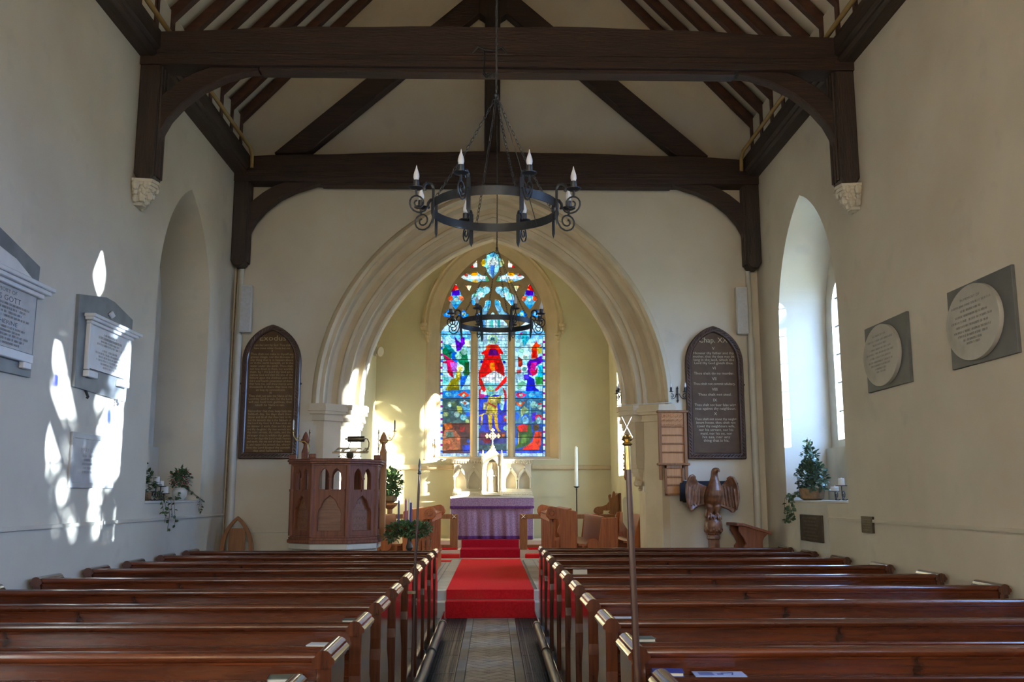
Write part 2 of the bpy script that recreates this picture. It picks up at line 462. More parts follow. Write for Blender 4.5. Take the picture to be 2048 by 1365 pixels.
# herringbone tiles up the middle of the aisle: each tile a part of the floor, the hidden near end one mesh
_w = 0.105; _near = MB()
for n in range(-90, 140):
    for m in range(-90, 60):
        for k in (0, 1):
            ox, oy = n + 2 * m, n - 2 * m
            q = ((ox, oy), (ox + 2, oy), (ox + 2, oy + 1), (ox, oy + 1)) if k == 0 else ((ox, oy + 1), (ox + 1, oy + 1), (ox + 1, oy + 3), (ox, oy + 3))
            g = 0.034
            q = [(q[0][0] + g, q[0][1] + g), (q[1][0] - g, q[1][1] + g), (q[2][0] - g, q[2][1] - g), (q[3][0] + g, q[3][1] - g)]
            c = 0.70711 * _w
            q = [((a - b) * c - 0.018, (a + b) * c) for a, b in q]
            if max(p[1] for p in q) < -1 or min(p[1] for p in q) > 12.58 or min(p[0] for p in q) > 0.2 or max(p[0] for p in q) < -0.24:
                continue
            p = clip_rect(q, -0.232, 0.196, 0.0, 12.575)
            if len(p) < 3:
                continue
            h = rnd.uniform(-0.0007, 0.0003)
            if min(t[1] for t in p) > 8.0:
                MB().prism(p, XY(0), -0.012, h).build('floor_tile', 'tile', floor)
            else:
                _near.prism(p, XY(0), -0.012, h)
MB().box(-0.236, 0.2, 0.0, 12.578, -0.0125, -0.008).build('tile_bed', 'mortar', floor)
tag(_near.build('floor_tiles_near', 'tile', floor), kind='stuff')
# stone border slabs, cast-iron gratings over the ducts
for x0, x1 in ((-0.318, -0.238), (0.202, 0.288)):
    y = 2.0
    while y < 12.5:
        l = rnd.uniform(0.5, 0.75); y2 = min(12.575, y + l)
        MB().box(x0, x1, y + 0.004, y2 - 0.004, -0.012, rnd.uniform(-0.002, 0.002)).build('border_slab', 'floor_stone', floor, bevel=0.002)
        y = y2
for x0, x1 in ((-0.588, -0.322), (0.292, 0.548)):
    g = MB(); w = x1 - x0; L = 0.95
    side = 1 if x0 < 0 else -1
    g.box(0, 0.012, 0, L, -0.02, 0.004); g.box(w - 0.012, w, 0, L, -0.02, 0.004)
    g.box(0, w, 0, 0.012, -0.02, 0.004); g.box(0, w, L - 0.012, L, -0.02, 0.004)
    edge = 0.19 if side > 0 else 0.065
    g.box(edge - 0.006, edge + 0.006, 0, L, -0.02, 0.004)
    nb = 12
    for i in range(1, nb):
        x = w * i / nb; g.box(x - 0.0045, x + 0.0045, 0.012, L - 0.012, -0.018, 0.0)
    y = 0.03
    while y < L - 0.02:
        g.box(0.012, w - 0.012, y - 0.0055, y + 0.0055, -0.016, 0.0); y += 0.028
    first = None; y = 1.15
    while y + L < 12.6:
        if first is None:
            first = MB(); first.v = g.v; first.f = g.f
            first = first.build('floor_grating', 'cast_iron', floor, local=True); first.location = (x0, y, 0)
        else:
            dup_part(first, floor, (x0, y, 0))
        y += L + 0.002

# ------------------------------------------------------------------ nave side walls with deep pointed window recesses
WIN_R = (11.05, 1.05); WIN_L = (10.985, 0.935)
def side_wall(name, x0, t, openings, x1y=YE):
    outer = [(-5.5, -0.45), (13.9, -0.45), (13.9, 6.9), (-5.5, 6.9)]
    holes = [arch_pts(cy, hw, 1.49, 5.16 - math.sqrt(hw * hw + 1.2 * hw), 0.60, 14) for cy, hw in openings]
    mb = MB().prism(outer, YZ(x0), 0, t, holes)
    return structure(mb.build(name, 'plaster', loc=(x0, 0, 0)))
wall_left = side_wall('wall_left', XL, -0.75, [WIN_L, (4.9, 0.935), (-1.9, 0.935)])
wall_right = side_wall('wall_right', XR, 0.75, [WIN_R, (4.9, 1.05), (-1.9, 1.05)])

win_no = [1]
def nave_window(x, sgn, cy, hw, blue=False, blind=False):
    """two-light window at plane x (sgn +1: outside towards +x): apron wall, stone frame with a mullion and Y tracery, panes, saddle bars"""
    win_no[0] += 1
    hw = hw - 0.10
    ap = MB().box(min(x - sgn * 0.08, x + sgn * 0.14), max(x - sgn * 0.08, x + sgn * 0.14), cy - hw - 0.09, cy + hw + 0.09, 1.45, 2.14)
    root = structure(ap.build('window_%d' % win_no[0], 'plaster', loc=(x, cy, 1.49)))
    zs, c = 4.02, 0.10
    op = arch_pts(cy, hw, 2.14, zs, c, 12)
    # stone plate with two lancet lights and a diamond eye
    m = 0.04
    lights = []
    for s in (-1, 1):
        lc = cy + s * (hw / 2 - 0.05)
        lights.append(arch_pts(lc, hw / 2 - m - 0.05, 2.24, 3.85, 0.05, 8))
    top = zs + math.sqrt((hw + c) ** 2 - c * c)
    eye = [(cy, top - 0.14), (cy + 0.17, top - 0.42), (cy, top - 0.60), (cy - 0.17, top - 0.42)]
    outer = arch_pts(cy, hw, 2.14, zs, c, 12, r_add=0.14)
    MB().prism(outer, YZ(x), 0, sgn * 0.09, lights + [eye]).build('window_frame', 'stone_pale', root)
    if blind:      # walled up from outside
        MB().prism(outer, YZ(x + sgn * 0.06), 0, sgn * 0.06).build('infill', 'plaster', root)
        return root
    for i, l in enumerate(lights):
        ys = [p[0] for p in l]; zs_ = [p[1] for p in l]
        y0, y1 = min(ys), max(ys)
        z = 2.24; k = 0
        gx = x + sgn * 0.05
        while z < max(zs_) - 0.02:      # each panel between saddle bars is a pane
            z1 = min(z + 0.36, max(zs_))
            p = clip_rect(l, y0, y1, z, z1)
            if len(p) >= 3:
                MB().prism(p, YZ(gx), 0, sgn * 0.006).build('pane', 'clear_glass', root)
            if k:
                MB().box(gx - 0.012, gx + 0.012, y0, y1, z - 0.008, z + 0.008).build('saddle_bar', 'lead', root)
            z = z1; k += 1
    MB().prism(eye, YZ(x + sgn * 0.05), 0, sgn * 0.006).build('pane', 'clear_glass', root)
    if blue:      # two odd blue quarries
        for yy, zz in ((cy - 0.70, 3.62), (cy + 0.42, 3.42)):
            MB().box(x + sgn * 0.04, x + sgn * 0.046, yy - 0.05, yy + 0.05, zz - 0.07, zz + 0.07).build('pane', 'blue_glass', root)
    return root
for cy, hw in (WIN_R, (4.9, 1.05), (-1.9, 1.05)):  # rearmost window is unseen, added for more daylight
    nave_window(4.33, 1, cy, hw, blue=(cy == 4.9))
for cy, hw in (WIN_L, (4.9, 0.935), (-1.9, 0.935)):
    nave_window(-4.21, -1, cy, hw, blind=True)

# window sills: a flat board on each visible recess
for n, (x0, x1, (cy, hw)) in enumerate(((XL - 0.62, XL + 0.012, WIN_L), (XR - 0.012, XR + 0.62, WIN_R))):
    structure(MB().box(x0, x1, cy - hw + 0.002, cy + hw - 0.002, 1.468, 1.495).build('trim_%d' % (n + 1), 'white_paint', bevel=0.004))

# plain moulded string course along the nave walls
structure(MB().box(XL, XL + 0.026, -4.8, 12.98, 1.288, 1.318).build('trim_3', 'plaster', loc=(XL, 4, 1.3)))
structure(MB().box(XR - 0.022, XR, -4.8, 10.6, 1.290, 1.318).build('trim_4', 'plaster', loc=(XR, 4, 1.3)))
structure(MB().box(XL, -2.42, YE - 0.012, YE, 1.30, 1.315).build('trim_5', 'plaster'))
structure(MB().box(2.45, XR, YE - 0.012, YE, 1.30, 1.315).build('trim_6', 'plaster'))

# ------------------------------------------------------------------ chancel-arch wall and west wall
AC, AZ = 0.70, 2.79             # arch centres beyond the axis, springing height
def arch_wall_outline(s, zt=10.95):
    a = arch_line(s, AC, AZ, -0.45, 18)
    return [(XL - 0.75, -0.45)] + a + [(XR + 0.75, -0.45), (XR + 0.75, 6.6), (0.06, zt), (XL - 0.75, 6.6)]
wall_east = structure(MB().prism(arch_wall_outline(2.38), XZ(YE), 0, 0.9).build('wall_east', 'plaster', loc=(0, YE, 0)))
_ww = arch_pts(0, 2.4, 1.8, 5.0, 0.3, 12)
wall_west = structure(MB().prism([(XL - 0.75, -0.45), (XR + 0.75, -0.45), (XR + 0.75, 6.6), (0.06, 10.95), (XL - 0.75, 6.6)], XZ(-4.8), -0.7, 0, [_ww])
                      .build('wall_west', 'plaster', loc=(0, -4.8, 0)))
win_no[0] += 1
_wf = []
for cx in (-1.77, -0.59, 0.59, 1.77):
    _wf.append(arch_pts(cx, 0.53, 1.9, 4.9 + (1.0 if abs(cx) < 1 else 0), 0.2, 8))
west_win = structure(MB().prism(arch_pts(0, 2.4, 1.8, 5.0, 0.3, 12), XZ(-5.2), 0, 0.1, _wf).build('window_%d' % win_no[0], 'stone_pale', loc=(0, -5.2, 2.4)))  # unseen west window, sized for the light it lets in
for l in _wf:
    MB().prism(l, XZ(-5.15), 0, 0.006).build('pane', 'west_glass', west_win)

# the moulded arch itself
def arch_sweep(profile, z0=None, n=20):
    """profile [(half span, y)...] carried round the arch (and down the jambs to z0)"""
    lines = [[(p[0], y, p[1]) for p in arch_line(s, AC, AZ, z0, n)] for s, y in profile]
    return MB().sheet(lines)
arch = thing('chancel_arch', 'cream stone pointed chancel arch of two chamfered orders on moulded imposts', 'arch', (0, YE, 0))
arch_sweep([(2.37, YE + 0.02), (2.37, YE - 0.055), (2.405, YE - 0.085), (2.45, YE - 0.06), (2.475, YE - 0.02), (2.475, YE + 0.02)]).build('hood_mould', 'stone', arch, smooth=True, angle=50)
arch_sweep([(2.39, YE - 0.004), (2.325, YE - 0.004), (2.318, YE + 0.012), (2.318, YE + 0.10), (2.300, YE + 0.17), (2.245, YE + 0.205), (2.17, YE + 0.20), (2.15, YE + 0.17), (2.135, YE + 0.17), (2.105, YE + 0.185), (2.10, YE + 0.24), (2.10, YE + 0.70), (2.30, YE + 0.90), (2.39, YE + 0.904)]).build('outer_order', 'stone', arch, smooth=True, angle=17)
arch_sweep([(2.12, YE + 0.215), (2.025, YE + 0.215), (2.018, YE + 0.23), (2.018, YE + 0.31), (2.000, YE + 0.365), (1.95, YE + 0.39), (1.89, YE + 0.38), (1.878, YE + 0.357), (1.862, YE + 0.357), (1.84, YE + 0.375), (1.84, YE + 0.55), (2.0, YE + 0.69), (2.12, YE + 0.69)]).build('inner_order', 'stone', arch, smooth=True, angle=17)
for s in (-1, 1):
    mir = (lambda p, s=s: [(s * a, b) for a, b in p])
    jamb = [(2.40, YE - 0.004), (2.30, YE - 0.004), (2.10, YE + 0.18), (2.10, YE + 0.72), (2.30, YE + 0.904), (2.40, YE + 0.904)]
    MB().prism(mir(jamb), XY(0), 0.0, 2.50).build('jamb', 'stone', arch)
    imp = MB()
    for d, za, zb in ((0.0, 2.50, 2.56), (0.035, 2.56, 2.60), (0.025, 2.60, 2.65), (0.075, 2.65, 2.69), (0.10, 2.69, 2.75), (0.08, 2.75, 2.79)):
        imp.prism(mir([(2.44 + d * 0.6, YE - 0.004 - d), (2.30 - d * 0.4, YE - 0.004 - d), (2.10 - d, YE + 0.18 - d * 0.4), (2.10 - d, YE + 0.72 + d * 0.4), (2.30 - d * 0.4, YE + 0.904 + d), (2.44 + d * 0.6, YE + 0.904 + d)]), XY(0), za, zb)
    imp.build('impost', 'stone', arch)
    # inner order: half-octagonal respond on a corbel, with capital
    oct_ = lambda d: mir([(2.12, YE + 0.24 - d), (1.99 - d * 0.4, YE + 0.24 - d), (1.87 - d, YE + 0.36 - d * 0.4), (1.87 - d, YE + 0.54 + d * 0.4), (1.99 - d * 0.4, YE + 0.66 + d), (2.12, YE + 0.66 + d)])
    sh = MB().prism(oct_(0), XY(0), 1.98, 2.5)
    for z, d in ((2.06, 0.012), (2.33, 0.014)):
        sh.prism(oct_(d), XY(0), z, z + 0.03)
    sh.build('respond_shaft', 'stone', arch)
    cp = MB()
    for d, za, zb in ((0.02, 2.46, 2.50), (0.03, 2.50, 2.56), (0.06, 2.56, 2.61), (0.05, 2.61, 2.66), (0.085, 2.66, 2.72), (0.10, 2.72, 2.79)):
        cp.prism(oct_(d), XY(0), za, zb)
    cp.build('capital', 'stone', arch)
    cb = MB()
    for i in range(7):
        t = i / 6; d = -0.02 - 0.19 * (1 - t) ** 0.8
        pts = [(2.12, YE + 0.24 - d), (min(2.11, 1.99 - d * 0.6), YE + 0.24 - d), (min(2.10, 1.87 - d), YE + 0.36 - d * 0.3), (min(2.10, 1.87 - d), YE + 0.54 + d * 0.3), (min(2.11, 1.99 - d * 0.6), YE + 0.66 + d), (2.12, YE + 0.66 + d)]
        cb.prism(mir(pts), XY(0), 1.66 + 0.32 * t - (0.06 if i else 0.0), 1.66 + 0.32 * t + 0.01)
    for k in range(5):
        cb.ball((s * 2.04, YE + 0.33 + 0.06 * k, 1.72 + 0.02 * (k % 2)), 0.045, 8)
    cb.ball((s * 2.07, YE + 0.45, 1.64), 0.03, 8)
    cb.build('corbel', 'stone', arch)

# ------------------------------------------------------------------ nave roof: plaster slopes, rafters, plates, trusses
KX, KZ, SL = 3.60, 6.80, 1.07
def roof_pt(x):      # underside of the rafters
    return KZ + (KX - abs(x)) * SL
cprof_in = [(-4.3, 6.24), (-3.715, 6.24), (-3.715, KZ + 0.07), (0.06, roof_pt(0) + 0.17), (3.835, KZ + 0.07), (3.835, 6.24), (4.42, 6.24)]
cprof = cprof_in + [(4.42, 7.0), (0.06, roof_pt(0) + 0.55), (-4.3, 7.0)]
ceiling = structure(MB().prism(cprof, XZ(0), -5.5, 13.02).build('ceiling', 'plaster_ceiling', loc=(0, 0, 6.24)))
raf = MB().prism([(-3.58, 6.2), (-3.58, KZ), (0.06, roof_pt(0) + 0.04), (0.06, roof_pt(0) + 0.19), (-3.70, KZ + 0.035), (-3.70, 6.2)], XZ(0), -0.05, 0.05)
raf.v = [(x, y, z - 6.24) for x, y, z in raf.v]
raf_l = raf.build('rafter', 'rafter', ceiling, local=True)
raf2 = MB(); raf2.v = [(0.12 - x, y, z) for x, y, z in raf.v]; raf2.f = raf.f
raf_r = raf2.build('rafter', 'rafter', ceiling, local=True)
k = 0
y = 12.93
while y > -5:
    if k == 0:
        raf_l.location = (0, y, 0); raf_r.location = (0, y, 0)
    else:
        dup_part(raf_l, ceiling, (0, y, 0)); dup_part(raf_r, ceiling, (0, y, 0))
    y -= 0.49; k += 1
for s, xw, lab in ((-1, XL, 'heavy dark oak wall plate along the left wall top'), (1, XR, 'heavy dark oak wall plate along the right wall top')):
    pl = MB().prism([(xw, 5.97), (xw - s * 0.14, 5.97), (xw - s * 0.17, 6.0), (xw - s * 0.17, 6.03), (xw - s * 0.20, 6.06), (xw - s * 0.20, 6.24), (xw, 6.24)], XZ(0), -4.8, 12.98)
    tag(pl.build('wall_plate', 'beam_y', loc=(xw - s * 0.1, 4, 5.97)), lab, 'beam')
    # ochre service pipe above the plate, dropping at the gable
    x = xw - s * 0.235
    tag(MB().tube([(x, -4.7, 6.30), (x, 12.35, 6.30), (x - s * 0.02, 12.52, 6.28), (x - s * 0.03, 12.60, 6.20), (x - s * 0.03, 12.62, 6.02)], 0.026, 10)
        .build('service_pipe', 'pipe_yellow', smooth=True), 'ochre painted service pipe running above the %s wall plate' % ('left' if s < 0 else 'right'), 'pipe')

def truss(y0, y1, lab, zb, king):
    t = thing('roof_truss', lab, 'roof truss', (0, (y0 + y1) / 2, 4.6))
    x0, x1 = XL, XR
    n = 24; tops = []
    for i in range(n + 1):
        u = i / n; x = x0 + (x1 - x0) * u
        tops.append((x, zb + 0.345 + 0.10 * (1 - (2 * u - 1) ** 2) + 0.012 * math.sin(9.0 * u + y0) * math.sin(23 * u)))
    MB().prism([(x0, zb), (x1, zb)] + tops[::-1], XZ(0), y0, y1).build('tie_beam', 'beam', t, bevel=0.012)
    for yf, sg in ((y0, -1), (y1, 1)):
        m = MB()
        m.bar((x0 + 0.15, yf, zb + 0.135), (x1 - 0.15, yf, zb + 0.135), 0.035, 0.028)
        m.bar((x0 + 0.20, yf, zb + 0.075), (x1 - 0.20, yf, zb + 0.075), 0.028, 0.022)
        m.build('roll_moulding', 'beam', t, bevel=0.006)
    MB().box(-2.40, 2.50, y0 + 0.05, y1 - 0.05, zb - 0.035, zb + 0.01).build('soffit_fillet', 'beam', t, bevel=0.006)
    ym = (y0 + y1) / 2
    for s, xw in ((-1, XL), (1, XR)):
        xi = xw - s * 0.205
        MB().prism([(xw, 4.74), (xw, zb + 0.01), (xi, zb + 0.01), (xi, 4.74), (xi + s * 0.03, 4.68), (xi + s * 0.08, 4.655), (xw - s * 0.05, 4.655)], XZ(0), y0 + 0.02, y1 - 0.02).build('wall_post', 'beam_z', t, bevel=0.022)
        fl_ = MB()
        for k in (-1, 0, 1):
            fl_.tube([(xi - s * 0.002, ym + k * 0.07, 4.72), (xi - s * 0.002, ym + k * 0.07, zb)], 0.018, 6)
        fl_.build('post_moulding', 'beam_z', t)
        lo = [(0.20, 5.08), (0.235, 5.20), (0.30, 5.33), (0.43, 5.49), (0.62, 5.65), (0.85, 5.77), (1.05, 5.835), (1.19, 5.86)]
        hi = [(1.19, zb + 0.01), (0.70, zb + 0.01), (0.54, 5.83), (0.40, 5.74), (0.28, 5.64), (0.20, 5.555)]
        dz = zb - 5.88
        MB().prism([(xw - s * a, b + dz if b < zb else b) for a, b in lo + hi], XZ(0), ym - 0.075, ym + 0.075).build('brace', 'beam', t, bevel=0.012)
    if king:
        kx = -0.02
        MB().prism([(kx - 0.11, zb + 0.43), (kx + 0.11, zb + 0.43), (kx + 0.11, 8.36), (kx + 0.20, 8.42), (kx + 0.20, 8.78), (kx + 0.12, 8.9), (kx + 0.12, 10.5), (kx - 0.12, 10.5), (kx - 0.12, 8.9), (kx - 0.20, 8.78), (kx - 0.20, 8.42), (kx - 0.11, 8.36)], XZ(0), y0 + 0.05, y1 - 0.02).build('king_post', 'beam_z', t, bevel=0.01)
        for s in (-1, 1):
            a, b = 2.60, 3.06
            MB().prism([(kx + s * a, 6.29), (kx + s * b, 6.29), (kx + s * 0.14, 6.29 + 0.89 * (b - 0.14)), (kx + s * 0.14, 6.29 + 0.89 * (a - 0.14))], XZ(0), y0 + 0.06, y1 - 0.02).build('strut', 'beam', t, bevel=0.012)
    return t
truss(9.15, 9.43, 'nearer dark oak tie beam truss with curved braces and wall posts', 5.885, False)
truss(12.71, 12.985, 'farther dark oak king post truss against the chancel arch gable', 5.86, True)

# carved stone corbels under the nearer posts
for s, xw, side in ((-1, XL, 'left'), (1, XR, 'right')):
    m = MB()
    cx = xw - s * 0.09
    for i in range(8):
        t = i / 7; r = 0.055 + 0.075 * t ** 0.8
        m.prism([(xw, 9.29 - r * 1.15), (xw - s * r * 1.5, 9.29 - r * 0.9), (xw - s * r * 1.7, 9.29), (xw - s * r * 1.5, 9.29 + r * 0.9), (xw, 9.29 + r * 1.15)], XY(0), 4.42 + 0.032 * i, 4.42 + 0.032 * (i + 1))
    for k in range(16):
        a = -1.3 + 2.6 * (k % 6) / 5; zz = 4.48 + 0.06 * (k // 6)
        r = 0.10 + 0.03 * (k // 6)
        m.ball((xw - s * r * 1.15 * math.cos(a), 9.29 + r * 1.05 * math.sin(a), zz + 0.02 * math.sin(k * 2.1)), 0.030 + 0.008 * math.sin(k * 1.7), 7, 1.5)
    tag(m.build('stone_corbel', 'stone_pale'), 'carved foliage stone corbel under the %s wall post' % side, 'corbel')

# ------------------------------------------------------------------ chancel: floor levels, walls, ceiling
ch_floor = structure(MB().box(-3.3, 3.3, 12.85, 22.0, -0.45, 0.30).build('floor_chancel', 'floor_stone', loc=(0, 16, 0)))
structure(MB().box(-1.25, 1.30, 12.60, 12.86, -0.3, 0.195).build('trim_7', 'stone_pale', bevel=0.006))
structure(MB().box(-1.25, 1.30, 12.84, 13.0, 0.19, 0.32).build('trim_8', 'stone_pale', bevel=0.006))
for side in (-1, 1):                       # tile courses beside the carpet
    for ci, (xa, xb) in enumerate(((0.60, 0.78), (0.79, 0.86), (0.87, 1.10), (1.11, 1.40), (1.41, 1.70))):
        y = 12.99
        while y < 18.9:
            L = 0.62 if ci != 1 else 1.24
            y2 = min(18.95, y + L)
            MB().box(min(side * xa, side * xb), max(side * xa, side * xb), y + 0.004, y2 - 0.004, 0.295, 0.32).build('chancel_tile', 'chancel_tile', ch_floor)
            y = y2
structure(MB().box(-CW, CW, 18.95, 19.0, 0.30, 0.34).build('trim_9', 'stone_pale'))
structure(MB().box(-CW, CW, 19.28, 22.0, 0.2, 0.485).build('floor_sanctuary', 'stone_pale', loc=(0, 20.5, 0.2)))
structure(MB().box(-1.25, 1.2, 20.05, 21.25, 0.48, 0.635).build('floor_footpace', 'stone_pale', loc=(0, 20.6, 0.48)))

structure(MB().prism([(13.85, -0.4), (22.0, -0.4), (22.0, 6.3), (13.85, 6.3)], YZ(-CW), 0, -0.6).build('wall_chancel_left', 'plaster_chancel', loc=(-CW, 17, 0)))
_cw = {cy: arch_pts(cy, 0.92, 1.95, 4.1, 0.1, 12) for cy in (19.05, 15.75)}
structure(MB().prism([(13.85, -0.4), (22.0, -0.4), (22.0, 6.3), (13.85, 6.3)], YZ(CW), 0, 0.6, list(_cw.values())).build('wall_chancel_right', 'plaster_chancel', loc=(CW, 17, 0)))
for cy, hole in _cw.items():
    win_no[0] += 1
    _l2 = [arch_pts(cy + s * 0.44, 0.37, 2.05, 4.05, 0.05, 8) for s in (-1, 1)]
    chw = structure(MB().prism(hole, YZ(3.05), 0, 0.09, _l2).build('window_%d' % win_no[0], 'stone_pale', loc=(3.05, cy, 1.95)))
    for l in _l2:
        MB().prism(l, YZ(3.1), 0, 0.006).build('pane', 'chancel_glass', chw)
structure(MB().prism([(-3.3, 6.2), (0, 8.6), (3.3, 6.2), (3.3, 6.5), (0, 8.95), (-3.3, 6.5)], XZ(0), 13.9, 22.0).build('ceiling_chancel', 'plaster_ceiling', loc=(0, 17, 6.2)))

# ------------------------------------------------------------------ east wall and its great stained-glass window
WC, WZ = 0.825, 5.36
wc = lambda s: 0.825 - (s - 1.2) * 0.6875          # hood flatter than the glass
hole = arch_pts(0, 1.50, 2.33, WZ, wc(1.5), 18)
structure(MB().prism([(-3.3, -0.4), (3.3, -0.4), (3.3, 6.5), (0, 8.9), (-3.3, 6.5)], XZ(YC), 0, 0.7, [hole]).build('wall_chancel_east', 'plaster_chancel', loc=(0, YC, 0)))
structure(MB().box(-CW, -0.86, YC - 0.07, YC, 2.12, 2.225).build('trim_10', 'stone', bevel=0.02))
structure(MB().box(0.86, CW, YC - 0.07, YC, 2.12, 2.225).build('trim_11', 'stone', bevel=0.02))
# panel joints on the dado: a thin raised line
structure(MB().box(-CW, CW, YC - 0.008, YC, 1.515, 1.53).build('trim_12', 'plaster_chancel'))

def gx(px, py):       # drawing units of the window cartoon -> metres on the glass plane
    return -12.0659 + 0.0122117 * px + 0.00100826 * py - 9.84665e-07 * px * py
def gz(px, py):
    return 13.4875 + 3.4876e-05 * px - 0.013054 * py + 9.9496e-07 * py * py
def c1(pts):          # cartoon sheet 1 (tracery)
    return [(860 + a / 5.4615, 490 + b / 5.4615) for a, b in pts]
def c8(pts):          # cartoon sheet 2 (middle tier of the tracery)
    return [(860 + a / 7.877, 560 + b / 7.877) for a, b in pts]
MIRX = 985.4
def mirror(pts):
    return [(2 * MIRX - x, y) for x, y in pts][::-1]
lens = c1([(330, 350), (380, 313), (440, 318), (470, 295), (520, 298), (560, 325), (620, 332), (650, 385), (640, 402), (560, 397), (510, 416), (460, 407), (370, 378)])
tri_top = c1([(430, 250), (515, 168), (517, 248)])
tri_mid = c1([(382, 438), (458, 438), (430, 508)])
quatre = c1([(683, 50), (728, 68), (752, 105), (750, 135), (790, 148), (812, 190), (800, 230), (755, 250), (747, 290), (715, 332), (683, 374), (650, 332), (620, 290), (614, 248), (568, 232), (555, 190), (575, 150), (618, 138), (612, 108), (638, 68)])
trefoil = c8([(650, 300), (658, 230), (690, 205), (728, 195), (738, 135), (785, 102), (838, 118), (880, 95), (935, 105), (948, 165), (920, 212), (872, 232), (850, 280), (805, 275), (770, 325), (700, 400), (676, 405), (652, 335)])
diamond = c8([(405, 58), (440, 120), (480, 188), (483, 232), (528, 262), (538, 315), (495, 352), (465, 400), (405, 466), (345, 400), (325, 352), (283, 318), (290, 262), (335, 236), (330, 188), (370, 120)])
dagger = c8([(880, 322), (958, 310), (955, 400), (928, 470), (892, 545), (850, 552), (735, 562), (732, 535), (800, 500), (858, 400)])
foil_a = c8([(205, 545), (228, 515), (258, 512), (262, 478), (292, 460), (325, 478), (330, 515), (366, 530), (366, 572), (330, 592), (270, 592), (220, 580)])
foil_b = c8([(440, 545), (466, 515), (498, 510), (502, 480), (530, 463), (556, 488), (562, 518), (602, 530), (607, 568), (562, 592), (510, 602), (460, 582)])
light_l = [(880.2, 914), (880.2, 668), (882.5, 662), (889, 653), (900, 645), (910.7, 637), (921, 645), (932, 653), (939, 662), (942.0, 668), (942.0, 914)]
light_m = [(954.0, 914), (954.0, 655), (957.5, 646), (965, 639), (976, 634), (985.4, 623), (995, 634), (1006, 639), (1013.5, 646), (1016.6, 655), (1016.6, 914)]
openings = []
for nm, s, mir2 in (('lens', lens, 1), ('tri', tri_top, 1), ('tri', tri_mid, 1), ('quatre', quatre, 0), ('trefoil', trefoil, 1), ('diamond', diamond, 1), ('dagger', dagger, 1), ('foil', foil_a, 1), ('foil', foil_b, 1), ('left', light_l, 0), ('mid', light_m, 0)):
    openings.append((nm, s))
    if mir2:
        openings.append((nm, mirror(s)))
openings.append(('right', mirror(light_l)))

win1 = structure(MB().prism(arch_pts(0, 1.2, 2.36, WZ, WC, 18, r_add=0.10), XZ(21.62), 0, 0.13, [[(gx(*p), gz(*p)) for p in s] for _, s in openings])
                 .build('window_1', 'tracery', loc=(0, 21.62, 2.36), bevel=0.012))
# splayed reveal, hood mould with carved stops, mullion shafts, sill
def win_sweep(profile, z0):
    return MB().sheet([[(p[0], y, p[1]) for p in arch_line(s, wc(s), WZ, z0, 18)] for s, y in profile])
win_sweep([(1.52, YC - 0.006), (1.47, YC - 0.006), (1.42, YC + 0.06), (1.40, YC + 0.12), (1.30, YC + 0.22), (1.285, YC + 0.27), (1.22, YC + 0.33), (1.20, YC + 0.45)], 2.33).build('moulded_reveal', 'stone', win1, smooth=True, angle=30)
win_sweep([(1.535, YC + 0.01), (1.535, YC - 0.06), (1.56, YC - 0.085), (1.60, YC - 0.06), (1.61, YC - 0.02), (1.61, YC + 0.01)], 5.35).build('hood_mould', 'stone', win1, smooth=True)
for s in (-1, 1):
    m = MB()
    for x, z in ((1.58, 5.36), (1.47, 5.16)):
        m.lathe([(0.02, -0.17), (0.05, -0.13), (0.04, -0.10), (0.075, -0.04), (0.06, -0.02), (0.085, 0.03), (0.08, 0.06)], (s * x, YC - 0.04, z), 10)
        for k in range(5):
            m.ball((s * x + 0.06 * math.cos(k * 1.26), YC - 0.05 + 0.06 * math.sin(k * 1.26), z - 0.03), 0.022, 6)
    m.build('label_stop', 'stone', win1)
for px in (948.0, 2 * MIRX - 948.0):
    x = gx(px, 800)
    MB().prism([(x - 0.085, 21.64), (x - 0.05, 21.56), (x - 0.03, 21.53), (x + 0.03, 21.53), (x + 0.05, 21.56), (x + 0.085, 21.64)], XY(0), 2.36, 5.22).build('mullion', 'stone', win1)
MB().prism([(YC - 0.02, 2.33), (YC - 0.02, 2.36), (21.66, 2.43), (21.66, 2.33)], YZ(0), -1.5, 1.5).build('window_sill', 'stone_pale', win1)

# ------------------------------------------------------------------ stained glass: colour cartoon painted per vertex, pane by pane
def s2l(c):
    return tuple((x / 255.0) ** 2.2 for x in c)

def in_poly(X, Y, poly):
    inside = np.zeros(X.shape, bool); n = len(poly)
    for i in range(n):
        x1, y1 = poly[i - 1]; x2, y2 = poly[i]
        if y1 == y2:
            continue
        c = ((y1 > Y) != (y2 > Y)) & (X < (x2 - x1) * (Y - y1) / (y2 - y1) + x1)
        inside ^= c
    return inside

G2 = lambda pts: [(860 + a / 5.4615, 680 + b / 5.4615) for a, b in pts]      # lower cartoon sheet
def E2(cx, cy, rx, ry=None):
    ry = ry or rx
    return G2([(cx + rx * math.cos(k * PI / 8), cy + ry * math.sin(k * PI / 8)) for k in range(16)])
def E1(cx, cy, rx, ry=None):
    ry = ry or rx
    return c1([(cx + rx * math.cos(k * PI / 8), cy + ry * math.sin(k * PI / 8)) for k in range(16)])

PALE, SKY, BLUE, DEEP = (196, 226, 236), (120, 186, 222), (40, 110, 205), (28, 52, 168)
TEAL, GREEN, OLIVE, GOLD = (96, 170, 178), (38, 118, 84), (150, 140, 52), (190, 160, 62)
RED, CRIM, ORANGE, PURPLE, MAG = (205, 34, 22), (176, 22, 62), (226, 92, 34), (98, 38, 172), (188, 62, 140)
WHITE, BROWN, SKIN, DKGR = (232, 240, 238), (132, 66, 46), (150, 190, 182), (44, 84, 44)

